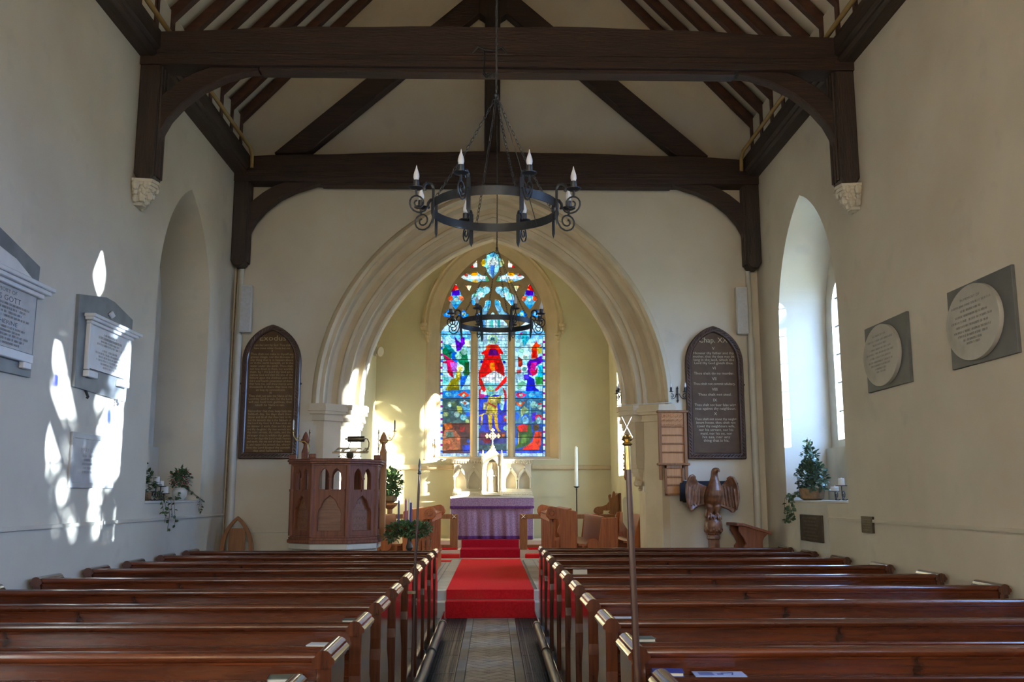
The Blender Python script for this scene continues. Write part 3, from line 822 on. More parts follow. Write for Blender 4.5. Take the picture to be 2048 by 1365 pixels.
PAINT = [
    # ---- left light: angels, kneeling figure, clouds, crowd
    (c1([(100, 940), (460, 940), (460, 1400), (100, 1400)]), SKY), (G2([(100, -10), (460, -10), (460, 560), (100, 560)]), (168, 208, 220)),
    (c1([(150, 1080), (230, 1090), (280, 1180), (250, 1250), (170, 1200)]), (52, 140, 150)), (c1([(160, 1010), (210, 985), (240, 1030), (200, 1060)]), PALE),
    (c1([(225, 1090), (290, 1080), (300, 1120), (240, 1130)]), WHITE), (c1([(380, 1040), (440, 1050), (440, 1120), (390, 1110)]), (214, 222, 190)),
    (c1([(262, 985), (300, 1042), (330, 1062), (350, 1000), (378, 1012), (382, 1080), (352, 1112), (332, 1150), (288, 1162), (280, 1080)]), PURPLE),
    (c1([(330, 1020), (352, 1005), (372, 1080), (345, 1100)]), (132, 44, 190)), (c1([(130, 1130), (180, 1120), (230, 1180), (230, 1260), (150, 1250)]), GREEN),
    (G2([(240, 130), (290, 130), (310, 230), (270, 270), (240, 220)]), BLUE),
    (G2([(325, 125), (395, 95), (412, 200), (432, 350), (402, 420), (372, 400), (350, 300), (300, 225)]), GREEN), (G2([(380, 240), (425, 240), (430, 380), (392, 400)]), DKGR),
    (E2(310, 178, 36), (148, 200, 168)), (E2(312, 182, 24), SKIN), (E2(372, 128, 36), (140, 190, 170)), (E2(374, 136, 24), SKIN),
    (G2([(138, 148), (255, 228), (306, 262), (238, 302), (262, 420), (220, 390), (190, 330), (182, 256), (108, 246), (180, 226)]), (202, 58, 104)),
    (G2([(215, 240), (300, 250), (290, 350), (240, 340)]), (176, 110, 200)), (G2([(180, 330), (220, 330), (262, 415), (215, 390)]), CRIM),
    (E2(334, 312, 42), WHITE), (E2(332, 316, 28), (190, 178, 110)),
    (G2([(288, 335), (330, 342), (348, 420), (312, 442), (322, 580), (198, 582), (168, 540), (232, 430), (282, 412)]), OLIVE), (G2([(200, 520), (320, 510), (322, 580), (195, 582)]), (112, 104, 38)),
    (G2([(296, 345), (326, 350), (330, 400), (300, 400)]), (206, 190, 96)), (G2([(132, 400), (212, 410), (200, 490), (140, 480)]), (120, 196, 190)), (G2([(330, 400), (402, 382), (384, 472), (330, 552)]), BLUE),
    (G2([(100, 560), (460, 540), (460, 660), (100, 660)]), (60, 130, 196)), (E2(200, 595, 36, 24), (110, 176, 214)), (E2(265, 610, 30, 22), (88, 156, 208)), (E2(410, 620, 40, 20), (70, 140, 200)),
    (G2([(302, 596), (372, 560), (436, 604), (372, 632)]), (212, 84, 52)), (E2(368, 604, 18), SKIN),
    (G2([(100, 645), (460, 645), (460, 920), (100, 920)]), (70, 96, 96)), (G2([(318, 668), (440, 676), (440, 800), (380, 790)]), (90, 150, 176)), (G2([(330, 680), (378, 660), (430, 690), (380, 720)]), PALE), (E2(380, 690, 16), (200, 110, 80)),
    (E2(215, 705, 30), (120, 140, 108)), (E2(262, 700, 28), (96, 120, 92)), (E2(215, 715, 18), SKIN), (E2(172, 812, 28), (140, 150, 110)), (E2(292, 815, 32), (150, 170, 160)), (E2(292, 822, 20), SKIN), (E2(365, 845, 34), (108, 176, 190)), (E2(365, 852, 21), SKIN), (E2(405, 890, 24), (150, 160, 110)),
    (G2([(290, 720), (350, 730), (350, 800), (300, 790)]), (150, 160, 84)), (E2(412, 812, 26), BLUE),
    (G2([(100, 910), (460, 910), (460, 1240), (100, 1240)]), (92, 50, 44)), (G2([(150, 920), (225, 900), (250, 960), (170, 985)]), (172, 92, 40)), (G2([(160, 985), (270, 985), (330, 1060), (330, 1200), (140, 1210), (140, 1060)]), (170, 104, 76)),
    (G2([(170, 1000), (250, 1000), (260, 1060), (170, 1060)]), (108, 120, 104)), (G2([(330, 940), (380, 950), (370, 1010), (325, 1000)]), (160, 40, 40)), (G2([(350, 1150), (442, 1140), (442, 1225), (360, 1225)]), (36, 72, 170)), (G2([(340, 1000), (442, 1010), (442, 1140), (350, 1140)]), (74, 46, 50)), (E2(420, 1105, 22), (50, 90, 180)),
    # ---- middle light: enthroned figure, winged warrior, dark lower ground
    (c1([(500, 700), (870, 700), (870, 1400), (500, 1400)]), (190, 222, 232)), (G2([(500, -10), (870, -10), (870, 600), (500, 600)]), (176, 214, 228)),
    (c1([(560, 790), (600, 770), (600, 930), (560, 930)]), (90, 150, 200)), (c1([(655, 820), (690, 815), (690, 900), (655, 900)]), (100, 180, 180)), (c1([(740, 820), (770, 815), (770, 900), (740, 900)]), (80, 170, 180)),
    (E1(684, 1032, 52), (170, 200, 140)), (E1(684, 1032, 38), PALE), (E1(684, 1036, 22, 30), SKIN), (c1([(662, 1010), (706, 1010), (712, 1080), (698, 1040), (670, 1040), (656, 1080)]), (70, 110, 110)),
    (c1([(655, 1075), (712, 1075), (720, 1100), (650, 1100)]), WHITE),
    (G2([(640, 50), (740, 50), (800, 135), (786, 212), (600, 212), (556, 140), (600, 110)]), (214, 52, 24)), (G2([(612, 60), (655, 52), (660, 100), (610, 120)]), ORANGE), (G2([(705, 55), (745, 60), (760, 110), (720, 110)]), (224, 76, 44)),
    (G2([(652, 100), (722, 100), (752, 150), (745, 175), (636, 172)]), (96, 26, 110)), (G2([(520, 190), (585, 150), (610, 200), (560, 230)]), (150, 196, 190)), (G2([(765, 150), (830, 170), (830, 230), (780, 230)]), (150, 200, 200)), (E2(565, 238, 16), DEEP), (E2(812, 240, 16), DEEP),
    (G2([(600, 170), (762, 170), (812, 300), (812, 402), (772, 372), (702, 332), (602, 402), (515, 425), (515, 395), (552, 300)]), RED), (G2([(612, 215), (700, 215), (720, 300), (640, 330), (590, 300)]), (224, 58, 22)), (G2([(658, 250), (700, 250), (712, 330), (676, 338), (652, 300)]), (214, 132, 40)), (G2([(720, 240), (790, 260), (800, 360), (750, 320)]), (150, 22, 30)),
    (G2([(600, 400), (700, 335), (770, 372), (800, 400), (800, 470), (560, 480), (570, 420)]), WHITE), (G2([(560, 470), (800, 465), (790, 520), (570, 520)]), (120, 190, 200)),
    (G2([(505, 600), (870, 600), (870, 1240), (505, 1240)]), (30, 60, 176)),
    (G2([(520, 392), (562, 420), (612, 545), (592, 572), (560, 540), (538, 480)]), RED), (G2([(838, 386), (832, 462), (722, 562), (706, 545), (790, 440)]), (210, 40, 36)),
    (G2([(560, 520), (525, 560), (525, 640), (548, 640), (552, 580)]), CRIM), (G2([(790, 510), (830, 560), (836, 640), (812, 690), (806, 580)]), CRIM), (G2([(520, 620), (560, 590), (620, 600), (560, 650)]), MAG),
    (E2(660, 560, 50, 54), (150, 200, 160)), (E2(664, 568, 26, 32), (110, 170, 180)), (G2([(640, 545), (690, 545), (690, 560), (640, 560)]), (170, 150, 60)),
    (G2([(600, 610), (650, 605), (630, 700), (560, 740), (540, 700)]), (34, 84, 196)), (E2(785, 655, 28, 118), (130, 190, 204)), (E2(790, 655, 18, 100), (168, 210, 216)),
    (G2([(640, 620), (740, 620), (732, 700), (742, 812), (608, 812), (620, 700)]), (168, 150, 74)), (G2([(660, 625), (720, 625), (716, 690), (668, 690)]), (206, 190, 120)), (G2([(735, 620), (780, 600), (770, 700), (740, 690)]), (158, 148, 70)), (G2([(588, 680), (620, 680), (606, 760), (580, 760)]), (196, 186, 120)),
    (G2([(626, 690), (640, 682), (732, 730), (722, 746)]), (150, 46, 40)), (G2([(628, 818), (682, 818), (672, 985), (648, 985)]), (178, 150, 62)), (G2([(690, 818), (734, 818), (744, 960), (778, 1006), (748, 1010), (716, 960)]), (186, 152, 58)),
    (G2([(560, 815), (578, 812), (562, 1045), (550, 1045)]), (200, 164, 70)), (G2([(535, 825), (604, 795), (606, 806), (540, 836)]), (196, 176, 110)),
    (G2([(800, 830), (846, 820), (846, 900), (810, 890)]), (190, 40, 60)), (E2(826, 845, 14), SKIN),
    (G2([(505, 1000), (870, 1000), (870, 1240), (505, 1240)]), (60, 62, 110)), (G2([(520, 1020), (640, 1010), (640, 1080), (520, 1100)]), (92, 44, 72)), (G2([(575, 1090), (660, 1080), (660, 1130), (590, 1130)]), (112, 40, 52)), (G2([(720, 1020), (820, 1010), (810, 1070), (730, 1070)]), (110, 50, 64)), (E2(800, 1045, 16), (220, 120, 60)), (G2([(515, 1150), (850, 1130), (850, 1230), (515, 1230)]), (60, 84, 92)), (E2(825, 965, 26), (140, 180, 160)), (G2([(505, 930), (600, 930), (600, 1000), (505, 1000)]), (40, 70, 150)), (E2(530, 950, 22), (110, 160, 150)),
    # ---- right light
    (c1([(900, 940), (1270, 940), (1270, 1400), (900, 1400)]), SKY), (G2([(900, -10), (1270, -10), (1270, 560), (900, 560)]), (172, 210, 222)),
    (c1([(1000, 990), (1060, 960), (1080, 1040), (1030, 1110), (1010, 1060)]), (70, 170, 190)), (c1([(1130, 990), (1190, 1000), (1180, 1060), (1120, 1050)]), (168, 206, 236)), (c1([(1090, 1080), (1140, 1070), (1130, 1140), (1090, 1140)]), (206, 224, 196)), (c1([(970, 960), (1010, 950), (1000, 980)]), MAG),
    (c1([(1112, 1122), (1164, 1046), (1180, 1080), (1214, 1088), (1172, 1152), (1178, 1236), (1108, 1242)]), (206, 78, 44)), (c1([(1128, 1150), (1160, 1150), (1160, 1220), (1120, 1230)]), (186, 40, 40)), (c1([(1170, 1120), (1225, 1120), (1225, 1180), (1180, 1190)]), (190, 176, 84)),
    (E2(1000, 112, 38), (170, 200, 190)), (E2(1002, 118, 25), SKIN), (E2(1046, 190, 36), (200, 214, 200)), (E2(1046, 196, 24), SKIN), (G2([(960, 180), (1010, 210), (1010, 300), (965, 290)]), (150, 64, 52)), (G2([(1010, 220), (1080, 230), (1070, 300), (1010, 280)]), (150, 196, 206)),
    (G2([(1080, 222), (1140, 210), (1222, 168), (1232, 240), (1152, 292), (1122, 392), (1078, 382), (1050, 300)]), PURPLE), (G2([(1110, 250), (1170, 240), (1150, 330), (1110, 380), (1085, 340)]), MAG), (G2([(1100, 330), (1150, 330), (1180, 290), (1170, 370), (1120, 400)]), (198, 48, 90)),
    (E2(1030, 312, 40), WHITE), (E2(1032, 318, 27), (120, 180, 170)), (G2([(945, 330), (1000, 320), (1000, 365), (945, 370)]), (190, 90, 90)), (G2([(1180, 280), (1235, 270), (1235, 400), (1170, 400), (1190, 340)]), (60, 180, 208)),
    (G2([(1040, 368), (1140, 428), (1152, 520), (1216, 572), (1040, 576), (1062, 450)]), (52, 58, 196)), (G2([(1020, 380), (1080, 370), (1080, 440), (1030, 440)]), (90, 70, 200)), (G2([(1150, 402), (1232, 402), (1232, 482), (1160, 492)]), (60, 150, 80)), (G2([(960, 470), (1040, 440), (1050, 500), (960, 540)]), (130, 190, 160)),
    (G2([(900, 560), (1270, 560), (1270, 660), (900, 660)]), (64, 138, 200)), (E2(1110, 600, 34, 20), (120, 184, 220)), (E2(1180, 590, 36, 20), (96, 164, 212)), (G2([(934, 586), (990, 570), (1062, 600), (1000, 632), (950, 625)]), (206, 70, 110)), (E2(994, 604, 18), SKIN),
    (G2([(900, 645), (1270, 645), (1270, 930), (900, 930)]), (74, 116, 140)), (G2([(924, 670), (985, 690), (1045, 670), (1000, 725), (960, 720)]), (214, 104, 70)), (E2(988, 690, 16), SKIN), (G2([(1088, 670), (1100, 670), (1100, 830), (1088, 830)]), (120, 190, 230)), (E2(1134, 710, 38), (150, 190, 190)), (E2(1134, 716, 24), SKIN), (E2(1200, 735, 26), (170, 190, 180)), (G2([(1180, 690), (1220, 690), (1220, 704), (1180, 704)]), RED), (E2(1048, 770, 30), (150, 190, 160)), (E2(945, 750, 26), (90, 160, 190)), (G2([(990, 760), (1030, 720), (1060, 760), (1000, 850)]), (150, 170, 120)), (E2(945, 830, 30, 40), (40, 110, 190)),
    (E2(1044, 862, 46), (50, 110, 200)), (E2(1044, 880, 34, 50), (130, 180, 196)), (E2(1188, 850, 40, 36), (200, 60, 76)), (E2(1188, 880, 28, 44), (140, 180, 184)), (G2([(1110, 800), (1160, 790), (1150, 880), (1110, 900)]), (84, 60, 180)),
    (G2([(900, 920), (1270, 920), (1270, 1240), (900, 1240)]), (40, 84, 150)), (G2([(930, 940), (1100, 925), (1124, 1050), (1084, 1150), (960, 1186), (924, 1186), (985, 1100), (960, 1000)]), (52, 88, 42)), (G2([(1000, 1040), (1060, 1030), (1050, 1130), (1000, 1140)]), (92, 124, 60)), (G2([(956, 945), (1000, 925), (1072, 930), (1062, 1000), (975, 1004)]), (206, 30, 40)),
    (G2([(1126, 930), (1190, 925), (1190, 985), (1140, 1000)]), (96, 72, 36)), (G2([(1150, 1004), (1216, 1000), (1214, 1130), (1192, 1202), (1010, 1206), (1030, 1180), (1120, 1112)]), (206, 74, 46)), (G2([(1030, 1170), (1120, 1150), (1120, 1206), (1010, 1206)]), (190, 36, 44)), (G2([(918, 1070), (955, 1064), (952, 1140), (918, 1140)]), (40, 120, 210)), (G2([(962, 1000), (970, 1000), (970, 1140), (962, 1140)]), (190, 160, 70)),
    # ---- bottom inscription strips
    (G2([(100, 1238), (1270, 1238), (1270, 1300), (100, 1300)]), (176, 196, 214)), (G2([(500, 1215), (1270, 1212), (1270, 1238), (500, 1238)]), (40, 78, 190)),
]
TR_PAINT = {
    'quatre': [(quatre, (150, 206, 212)), (E1(683, 190, 60), (214, 232, 226)), (E1(580, 190, 26, 40), (206, 170, 70)), (E1(790, 190, 28, 40), (212, 214, 150)), (E1(683, 90, 50, 36), (110, 186, 214)), (c1([(640, 280), (725, 280), (683, 374)]), (150, 200, 220)), (c1([(655, 220), (710, 220), (690, 330), (672, 330)]), (100, 150, 220))],
    'lens': [(lens, (150, 196, 214)), (mirror(lens), (150, 196, 214))] + [(q, c) for p, c in ((E1(482, 315, 42, 24), (216, 148, 56)), (c1([(330, 335), (640, 335), (640, 372), (330, 372)]), (226, 236, 240)), (c1([(380, 310), (420, 310), (410, 336), (370, 336)]), (206, 80, 60)), (E1(490, 395, 34, 20), (206, 170, 90)), (c1([(600, 330), (650, 360), (650, 402), (610, 400)]), (96, 150, 110))) for q in (p, mirror(p))],
    'tri': [(q, c) for p, c in ((tri_top, (232, 226, 224)), (c1([(430, 252), (470, 210), (480, 252)]), (204, 36, 26)), (c1([(490, 180), (520, 165), (520, 200)]), (214, 150, 60)), (tri_mid, (222, 214, 170)), (c1([(382, 436), (400, 436), (410, 470)]), (200, 120, 60))) for q in (p, mirror(p))],
    'trefoil': [(q, c) for p, c in ((trefoil, (160, 206, 226)), (c8([(740, 110), (850, 110), (850, 190), (740, 190)]), (130, 190, 196)), (c8([(840, 200), (800, 280), (760, 240), (790, 200)]), (226, 236, 242)), (c8([(680, 205), (740, 200), (730, 270), (680, 260)]), (140, 196, 170)), (c8([(640, 320), (720, 320), (690, 410)]), (80, 160, 222))) for q in (p, mirror(p))],
    'diamond': [(q, c) for p, c in ((diamond, (110, 186, 214)), (c8([(405, 50), (460, 160), (470, 190), (430, 210), (380, 130)]), (224, 150, 70)), (c8([(405, 50), (440, 125), (350, 190), (325, 190)]), (208, 36, 28)), (c8([(350, 170), (460, 150), (475, 240), (340, 245)]), (84, 34, 178)), (c8([(280, 255), (350, 245), (360, 320), (290, 330)]), (208, 90, 60)), (c8([(450, 245), (545, 255), (540, 330), (460, 320)]), (210, 120, 90)), (c8([(385, 280), (435, 280), (435, 330), (385, 330)]), (190, 226, 206)), (c8([(350, 380), (460, 380), (405, 470)]), (48, 150, 214))) for q in (p, mirror(p))],
    'dagger': [(q, c) for p, c in ((dagger, (140, 200, 228)), (c8([(880, 320), (960, 310), (950, 400), (880, 400)]), (96, 176, 216)), (c8([(730, 500), (800, 500), (800, 570), (730, 570)]), (90, 150, 226))) for q in (p, mirror(p))],
    'foil': [(q, c) for p, c in ((foil_a, (60, 140, 222)), (foil_b, (60, 140, 222)), (c8([(500, 510), (560, 510), (555, 570), (505, 560)]), (170, 206, 170)), (c8([(250, 510), (330, 510), (330, 560), (250, 560)]), (130, 180, 214)), (c8([(440, 545), (490, 520), (490, 580), (450, 580)]), (40, 120, 214))) for q in (p, mirror(p))],
}

_rs = np.random.RandomState(5)
SEED = np.stack([_rs.uniform(874, 1097, 2600), _rs.uniform(494, 920, 2600)], 1)
CELLV = _rs.uniform(0.72, 1.28, 2600); CELLH = _rs.uniform(-0.10, 0.10, (2600, 3))

def tint(X, Y, nm):
    """linear transmission colour of the cartoon at drawing points X, Y"""
    P = np.zeros((X.size, 3)); x = X.ravel(); y = Y.ravel()
    # nearest and second-nearest quarry: cells and the lead between them
    d1 = np.full(x.size, 1e9); d2 = d1.copy(); i1 = np.zeros(x.size, int)
    near = SEED[(SEED[:, 0] > x.min() - 14) & (SEED[:, 0] < x.max() + 14) & (SEED[:, 1] > y.min() - 14) & (SEED[:, 1] < y.max() + 14)]
    idx = np.nonzero((SEED[:, 0] > x.min() - 14) & (SEED[:, 0] < x.max() + 14) & (SEED[:, 1] > y.min() - 14) & (SEED[:, 1] < y.max() + 14))[0]
    for k in range(len(idx)):
        d = (x - near[k, 0]) ** 2 + (y - near[k, 1]) ** 2
        b = d < d1
        d2 = np.where(b, d1, np.minimum(d2, d)); i1 = np.where(b, idx[k], i1); d1 = np.where(b, d, d1)
    gap = np.sqrt(d2) - np.sqrt(d1)
    base = (120, 180, 214) if nm not in ('left', 'right', 'mid') else PALE
    P[:] = s2l(base)
    for poly, c in (TR_PAINT[nm] if nm in TR_PAINT else PAINT):
        xs = [p[0] for p in poly]; ys = [p[1] for p in poly]
        if max(xs) < x.min() or min(xs) > x.max() or max(ys) < y.min() or min(ys) > y.max():
            continue
        P[in_poly(x, y, poly)] = s2l(c)
    P *= (CELLV[i1] ** 1.6)[:, None]
    P *= 1 + CELLH[i1]
    P *= np.clip(0.30 + gap / 0.9, 0.0, 1.0)[:, None]
    P *= (0.85 + 0.25 * np.sin(x * 1.9 + 3 * np.sin(y * 0.7)) * np.sin(y * 1.3 + 2 * np.sin(x * 0.9)))[:, None]
    if nm in ('left', 'right', 'mid'):       # white border with coloured quarries and its lead line
        lo, hi = {'left': (880.2, 942.0), 'mid': (954.0, 1016.6), 'right': (1028.8, 1090.6)}[nm]
        bw = 4.6 if nm != 'mid' else 3.6
        for side, e0 in ((0, lo), (1, hi)):
            if (nm == 'left' and side == 1) or (nm == 'right' and side == 0):
                continue
            t = (x - lo) if side == 0 else (hi - x)
            b = (t < bw) & (y > 672) & (y < 906)
            k = (np.floor((y - 660) / 4.3)).astype(int)
            cols = np.array([s2l((206, 222, 226)), s2l((196, 214, 220)), s2l((60, 110, 214)), s2l((200, 218, 222)), s2l((206, 220, 224)), s2l((150, 50, 140))])
            P[b] = cols[k[b] % 6] if nm != 'mid' else cols[(k[b] % 2)]
            P[b] *= np.clip(np.abs(((y[b] - 660) / 4.3) % 1 - 0.5) * -5 + 2.9, 0.15, 1)[:, None]
            P[(np.abs(t - bw) < 0.6) & (y > 672)] *= 0.15
        if nm == 'mid':                       # pale quarry grid behind the throne
            g = (y < 770) & (P.mean(1) > 0.35)
            l = (np.abs((x - 954) % 6.2 - 3.1) > 2.6) | (np.abs((y - 600) % 7.4 - 3.7) > 3.2)
            P[g & l] *= 0.30
    P = np.clip(P, 0.002, 1.2)
    m = P.mean(1, keepdims=True)
    P = np.clip(m + (P - m) * 1.15, 0.001, 1.2) ** 1.15
    return np.clip(P, 0.001, 1.1)

GLASS_GAIN = np.array([0.078 * 0.95, 0.078 * 0.80, 0.078 * 0.66])        # old painted glass passes little of the sky's light
BARS = [c for c in (652, 669, 694.6, 719.4, 745.9, 771.5, 797.2, 822, 848.4, 875, 901)]
def pane(nm, poly, part):
    xs = [p[0] for p in poly]; ys = [p[1] for p in poly]
    step = 0.8
    gx_ = np.arange(min(xs) - 0.8, max(xs) + 0.9, step); gy_ = np.arange(min(ys) - 0.8, max(ys) + 0.9, step)
    if len(gx_) < 2 or len(gy_) < 2:
        return
    X, Y = np.meshgrid(gx_, gy_); h, w = X.shape
    col = tint(X, Y, nm)
    vx = gx(X, Y).ravel(); vz = gz(X, Y).ravel()
    mid = in_poly((X[:-1, :-1] + step / 2), (Y[:-1, :-1] + step / 2), [(a + (0.9 if a > np.mean(xs) else -0.9), b) for a, b in poly]) if nm not in ('left', 'mid', 'right') else np.ones((h - 1, w - 1), bool)
    ii, jj = np.nonzero(mid)
    q = ii * w + jj
    faces = np.stack([q, q + 1, q + w + 1, q + w], 1)
    org = WLOC[win1]
    me = bpy.data.meshes.new('pane')
    me.from_pydata(np.stack([vx - org.x, np.full(vx.size, 21.69 - org.y), vz - org.z], 1).tolist(), [], faces.tolist())
    at = me.color_attributes.new('tint', 'FLOAT_COLOR', 'POINT')
    at.data.foreach_set('color', np.concatenate([col * GLASS_GAIN, np.ones((col.shape[0], 1))], 1).astype(np.float32).ravel())
    me.materials.append(M['stained'])
    o = bpy.data.objects.new('pane', me); COL.objects.link(o); o.parent = win1; WLOC[o] = org
for nm, poly in openings:
    if nm in ('left', 'mid', 'right'):
        cuts = [min(p[1] for p in poly) - 0.8] + [b for b in BARS if (nm == 'mid' or b > 660)] + [915]
        for a, b in zip(cuts[:-1], cuts[1:]):
            lo, hi = min(p[0] for p in poly), max(p[0] for p in poly)
            pane(nm, [(lo, a), (hi, a), (hi, b), (lo, b)], win1)
        for b in cuts[1:-1]:
            lo, hi = min(p[0] for p in poly), max(p[0] for p in poly)
            z = gz(985, b)
            MB().box(gx(lo, b) - 0.02, gx(hi, b) + 0.02, 21.665, 21.68, z - 0.007, z + 0.007).build('saddle_bar', 'lead', win1)
    else:
        pane(nm, poly, win1)

# ================================================================== NAVE FURNISHINGS
# ------------------------------------------------------------------ pews
def make_pew(xa, xb, side, yb):
    """side -1: left block, +1: right block; xa < xb are the outer faces of the two ends; yb = rear face of the top rail"""
    t = thing('church_pew', 'pew', 'pew', ((xa + xb) / 2, yb + 0.2, 0), group='church pews %s of the aisle' % ('left' if side < 0 else 'right'))
    th = 0.062
    fn = lambda u, v, w: (w, yb + u, v)
    MB().prism([(0.015, 0.87), (0.042, 0.87), (0.095, 0.44), (0.105, 0.08), (0.08, 0.08), (0.068, 0.44)], fn, xa + th, xb - th).build('back_panel', 'pew', t)
    MB().prism([(0.0, 0.878), (-0.006, 0.888), (-0.006, 0.900), (0.002, 0.912), (0.02, 0.919), (0.038, 0.917), (0.052, 0.908), (0.056, 0.895), (0.05, 0.868), (0.03, 0.862), (0.008, 0.866), (0.006, 0.874)], fn, xa + 0.02, xb - 0.02).build('top_rail', 'pew', t, smooth=True, angle=35)
    MB().prism([(-0.135, 0.792), (-0.135, 0.812), (-0.128, 0.818), (-0.118, 0.812), (0.022, 0.806), (0.022, 0.786)], fn, xa + th, xb - th).build('book_ledge', 'pew', t)
    MB().prism([(0.075, 0.425), (0.075, 0.452), (0.445, 0.462), (0.455, 0.452), (0.455, 0.432), (0.44, 0.425)], fn, xa + th, xb - th).build('seat', 'pew', t)
    MB().prism([(0.40, 0.03), (0.40, 0.42), (0.418, 0.42), (0.418, 0.03)], fn, xa + th, xb - th).build('front_board', 'pew', t)
    prof = [(-0.012, 0.0), (-0.012, 0.60), (-0.004, 0.66), (-0.012, 0.72), (-0.012, 0.862), (0.345, 0.862), (0.352, 0.80), (0.335, 0.70), (0.345, 0.61), (0.41, 0.54), (0.452, 0.46), (0.452, 0.0)]
    for x0 in (xa, xb - th):
        e = MB().prism(prof, fn, x0, x0 + th).build('bench_end', 'pew_end', t, bevel=0.004)
        cx = x0 + th / 2
        cap = [(-0.034, 0.855), (-0.034, 0.868), (-0.046, 0.874), (-0.048, 0.888), (-0.040, 0.898), (-0.034, 0.902), (-0.032, 0.912), (-0.018, 0.924), (0.0, 0.928), (0.018, 0.924), (0.032, 0.912), (0.034, 0.902), (0.040, 0.898), (0.048, 0.888), (0.046, 0.874), (0.034, 0.868), (0.034, 0.855)]
        MB().prism([(cx + a, b) for a, b in cap], lambda u, v, w: (u, yb + w, v), -0.028, 0.37).build('end_cap', 'pew_end', e, smooth=True, angle=30)
    return t
ROWS_L = [3.15, 4.06, 4.97, 5.82, 6.70, 7.65, 8.61, 9.50, 10.44, 11.30]
ROWS_R = [3.23, 4.15, 5.07, 5.98, 6.91, 7.88, 8.89, 9.96, 10.96, 11.85]
ORD = ['nearest', 'second', 'third', 'fourth', 'fifth', 'sixth', 'seventh', 'eighth', 'ninth', 'farthest']
for side, rows, xa, xb in ((-1, ROWS_L, -3.56, -0.655), (1, ROWS_R, 0.585, 3.68)):
    first = make_pew(xa, xb, side, rows[0])
    sd = 'left' if side < 0 else 'right'
    for i, y in enumerate(rows):
        p = first if i == 0 else copy_tree(first, None, ((xa + xb) / 2, y + 0.2, 0))
        if i == 0:
            lab = 'varnished wooden pew %s of the aisle, nearest row, mostly below the frame' % sd
        elif i == 9:
            lab = 'varnished wooden pew %s of the aisle, farthest row before the chancel' % sd
        else:
            lab = 'varnished wooden pew %s of the aisle, %s row counted from the camera' % (sd, ORD[i])
        p['label'] = lab

# kerb boards and heating pipes beside the pew ends
for s, xk, xp, y1, sd in ((-1, -0.625, -0.556, 11.06, 'left'), (1, 0.556, 0.497, 10.92, 'right')):
    tag(MB().box(min(xk, xk - s * 0.02), max(xk, xk - s * 0.02), -1.0, 12.5, 0, 0.10).build('kerb_board', 'pew_end', bevel=0.003), 'brown kerb board at the foot of the %s pew ends' % sd, 'board')
    t = thing('heating_pipe', 'grey iron heating pipe along the %s side of the aisle' % sd, 'pipe', (xp, 5, 0.06))
    MB().tube([(xp, -1.0, 0.125), (xp, y1, 0.125)], 0.040, 14).build('pipe_run', 'pipe_iron', t, smooth=True)
    MB().tube([(xp, y1 - 0.07, 0.125), (xp, y1 + 0.015, 0.125)], 0.048, 14).build('end_cap', 'pipe_iron', t, smooth=True)
    for y in (9.05, 7.3, 5.0):
        r = MB().tube([(xp + 0.047 * math.cos(a), y, 0.125 + 0.047 * math.sin(a)) for a in [k * PI / 8 for k in range(16)]], 0.007, 6, closed=True)
        r.tube([(xp - s * 0.0, y, 0.08), (xp, y, -0.01)], 0.012, 8)
        r.tube([(xp + s * 0.045, y, 0.13), (xk, y, 0.16)], 0.006, 6)
        r.build('bracket', 'pipe_iron', t, smooth=True)

# books and papers lying on the ledges
def ledge_item(name, lab, cat, x, yb, w, d, h, cover, pages=None, rz=0.0):
    z = 0.8188
    if pages:
        t = thing(name, lab, cat, (x, yb - 0.065, z), rz=rz)
        m = MB(); m.box(-w / 2, w / 2, -d / 2, d / 2, 0, 0.003); m.box(-w / 2, w / 2, -d / 2, d / 2, h - 0.003, h); m.box(-w / 2, -w / 2 + 0.003, -d / 2, d / 2, 0, h)
        m.build('cover', cover, t, local=True)
        MB().box(-w / 2 + 0.003, w / 2 - 0.004, -d / 2 + 0.004, d / 2 - 0.004, 0.003, h - 0.003).build('pages', pages, t, local=True)
        return t
    o = MB().box(x - w / 2, x + w / 2, yb - 0.065 - d / 2, yb - 0.065 + d / 2, z, z + h).build(name, cover)
    o.rotation_euler.z = rz
    return tag(o, lab, cat)
ledge_item('hymn_book', 'grey-green hymn book on the second left pew ledge at the aisle', 'book', -0.83, 4.06, 0.13, 0.10, 0.016, 'book_green', 'paper', 0.12)
ledge_item('service_sheet', 'folded pale service sheet on the third left pew ledge', 'paper', -0.83, 4.97, 0.16, 0.10, 0.006, 'paper', None, -0.08)
ledge_item('hymn_book', 'grey hymn book on the fourth left pew ledge at the aisle', 'book', -0.80, 5.82, 0.14, 0.10, 0.02, 'book_green', 'paper', 0.05)
ledge_item('service_sheet', 'pale sheet on the fifth left pew ledge near the aisle', 'paper', -0.82, 6.70, 0.15, 0.09, 0.005, 'paper', None, 0.06)
ledge_item('prayer_book', 'blue prayer book on the second right pew ledge at the aisle', 'book', 0.725, 4.15, 0.13, 0.10, 0.018, 'book_blue', 'paper', -0.10)
lf = ledge_item('leaflet', 'pale blue leaflet lying on the second right pew ledge', 'leaflet', 0.94, 4.15, 0.21, 0.115, 0.003, 'paper_blue', None, -0.04)
m = MB().bar((0.99, 4.06, 0.8228), (1.0, 4.105, 0.8228), 0.006, 0.001); m.bar((0.95, 4.095, 0.8228), (1.0, 4.105, 0.8228), 0.006, 0.001)
for k in range(4):
    m.bar((0.855, 4.06 + 0.015 * k, 0.8226), (0.915, 4.06 + 0.015 * k, 0.8226), 0.005, 0.001)
m.bar((0.93, 4.075, 0.8227), (0.955, 4.075, 0.8227), 0.02, 0.001)
_o = m.build('printing', 'book_blue', lf)
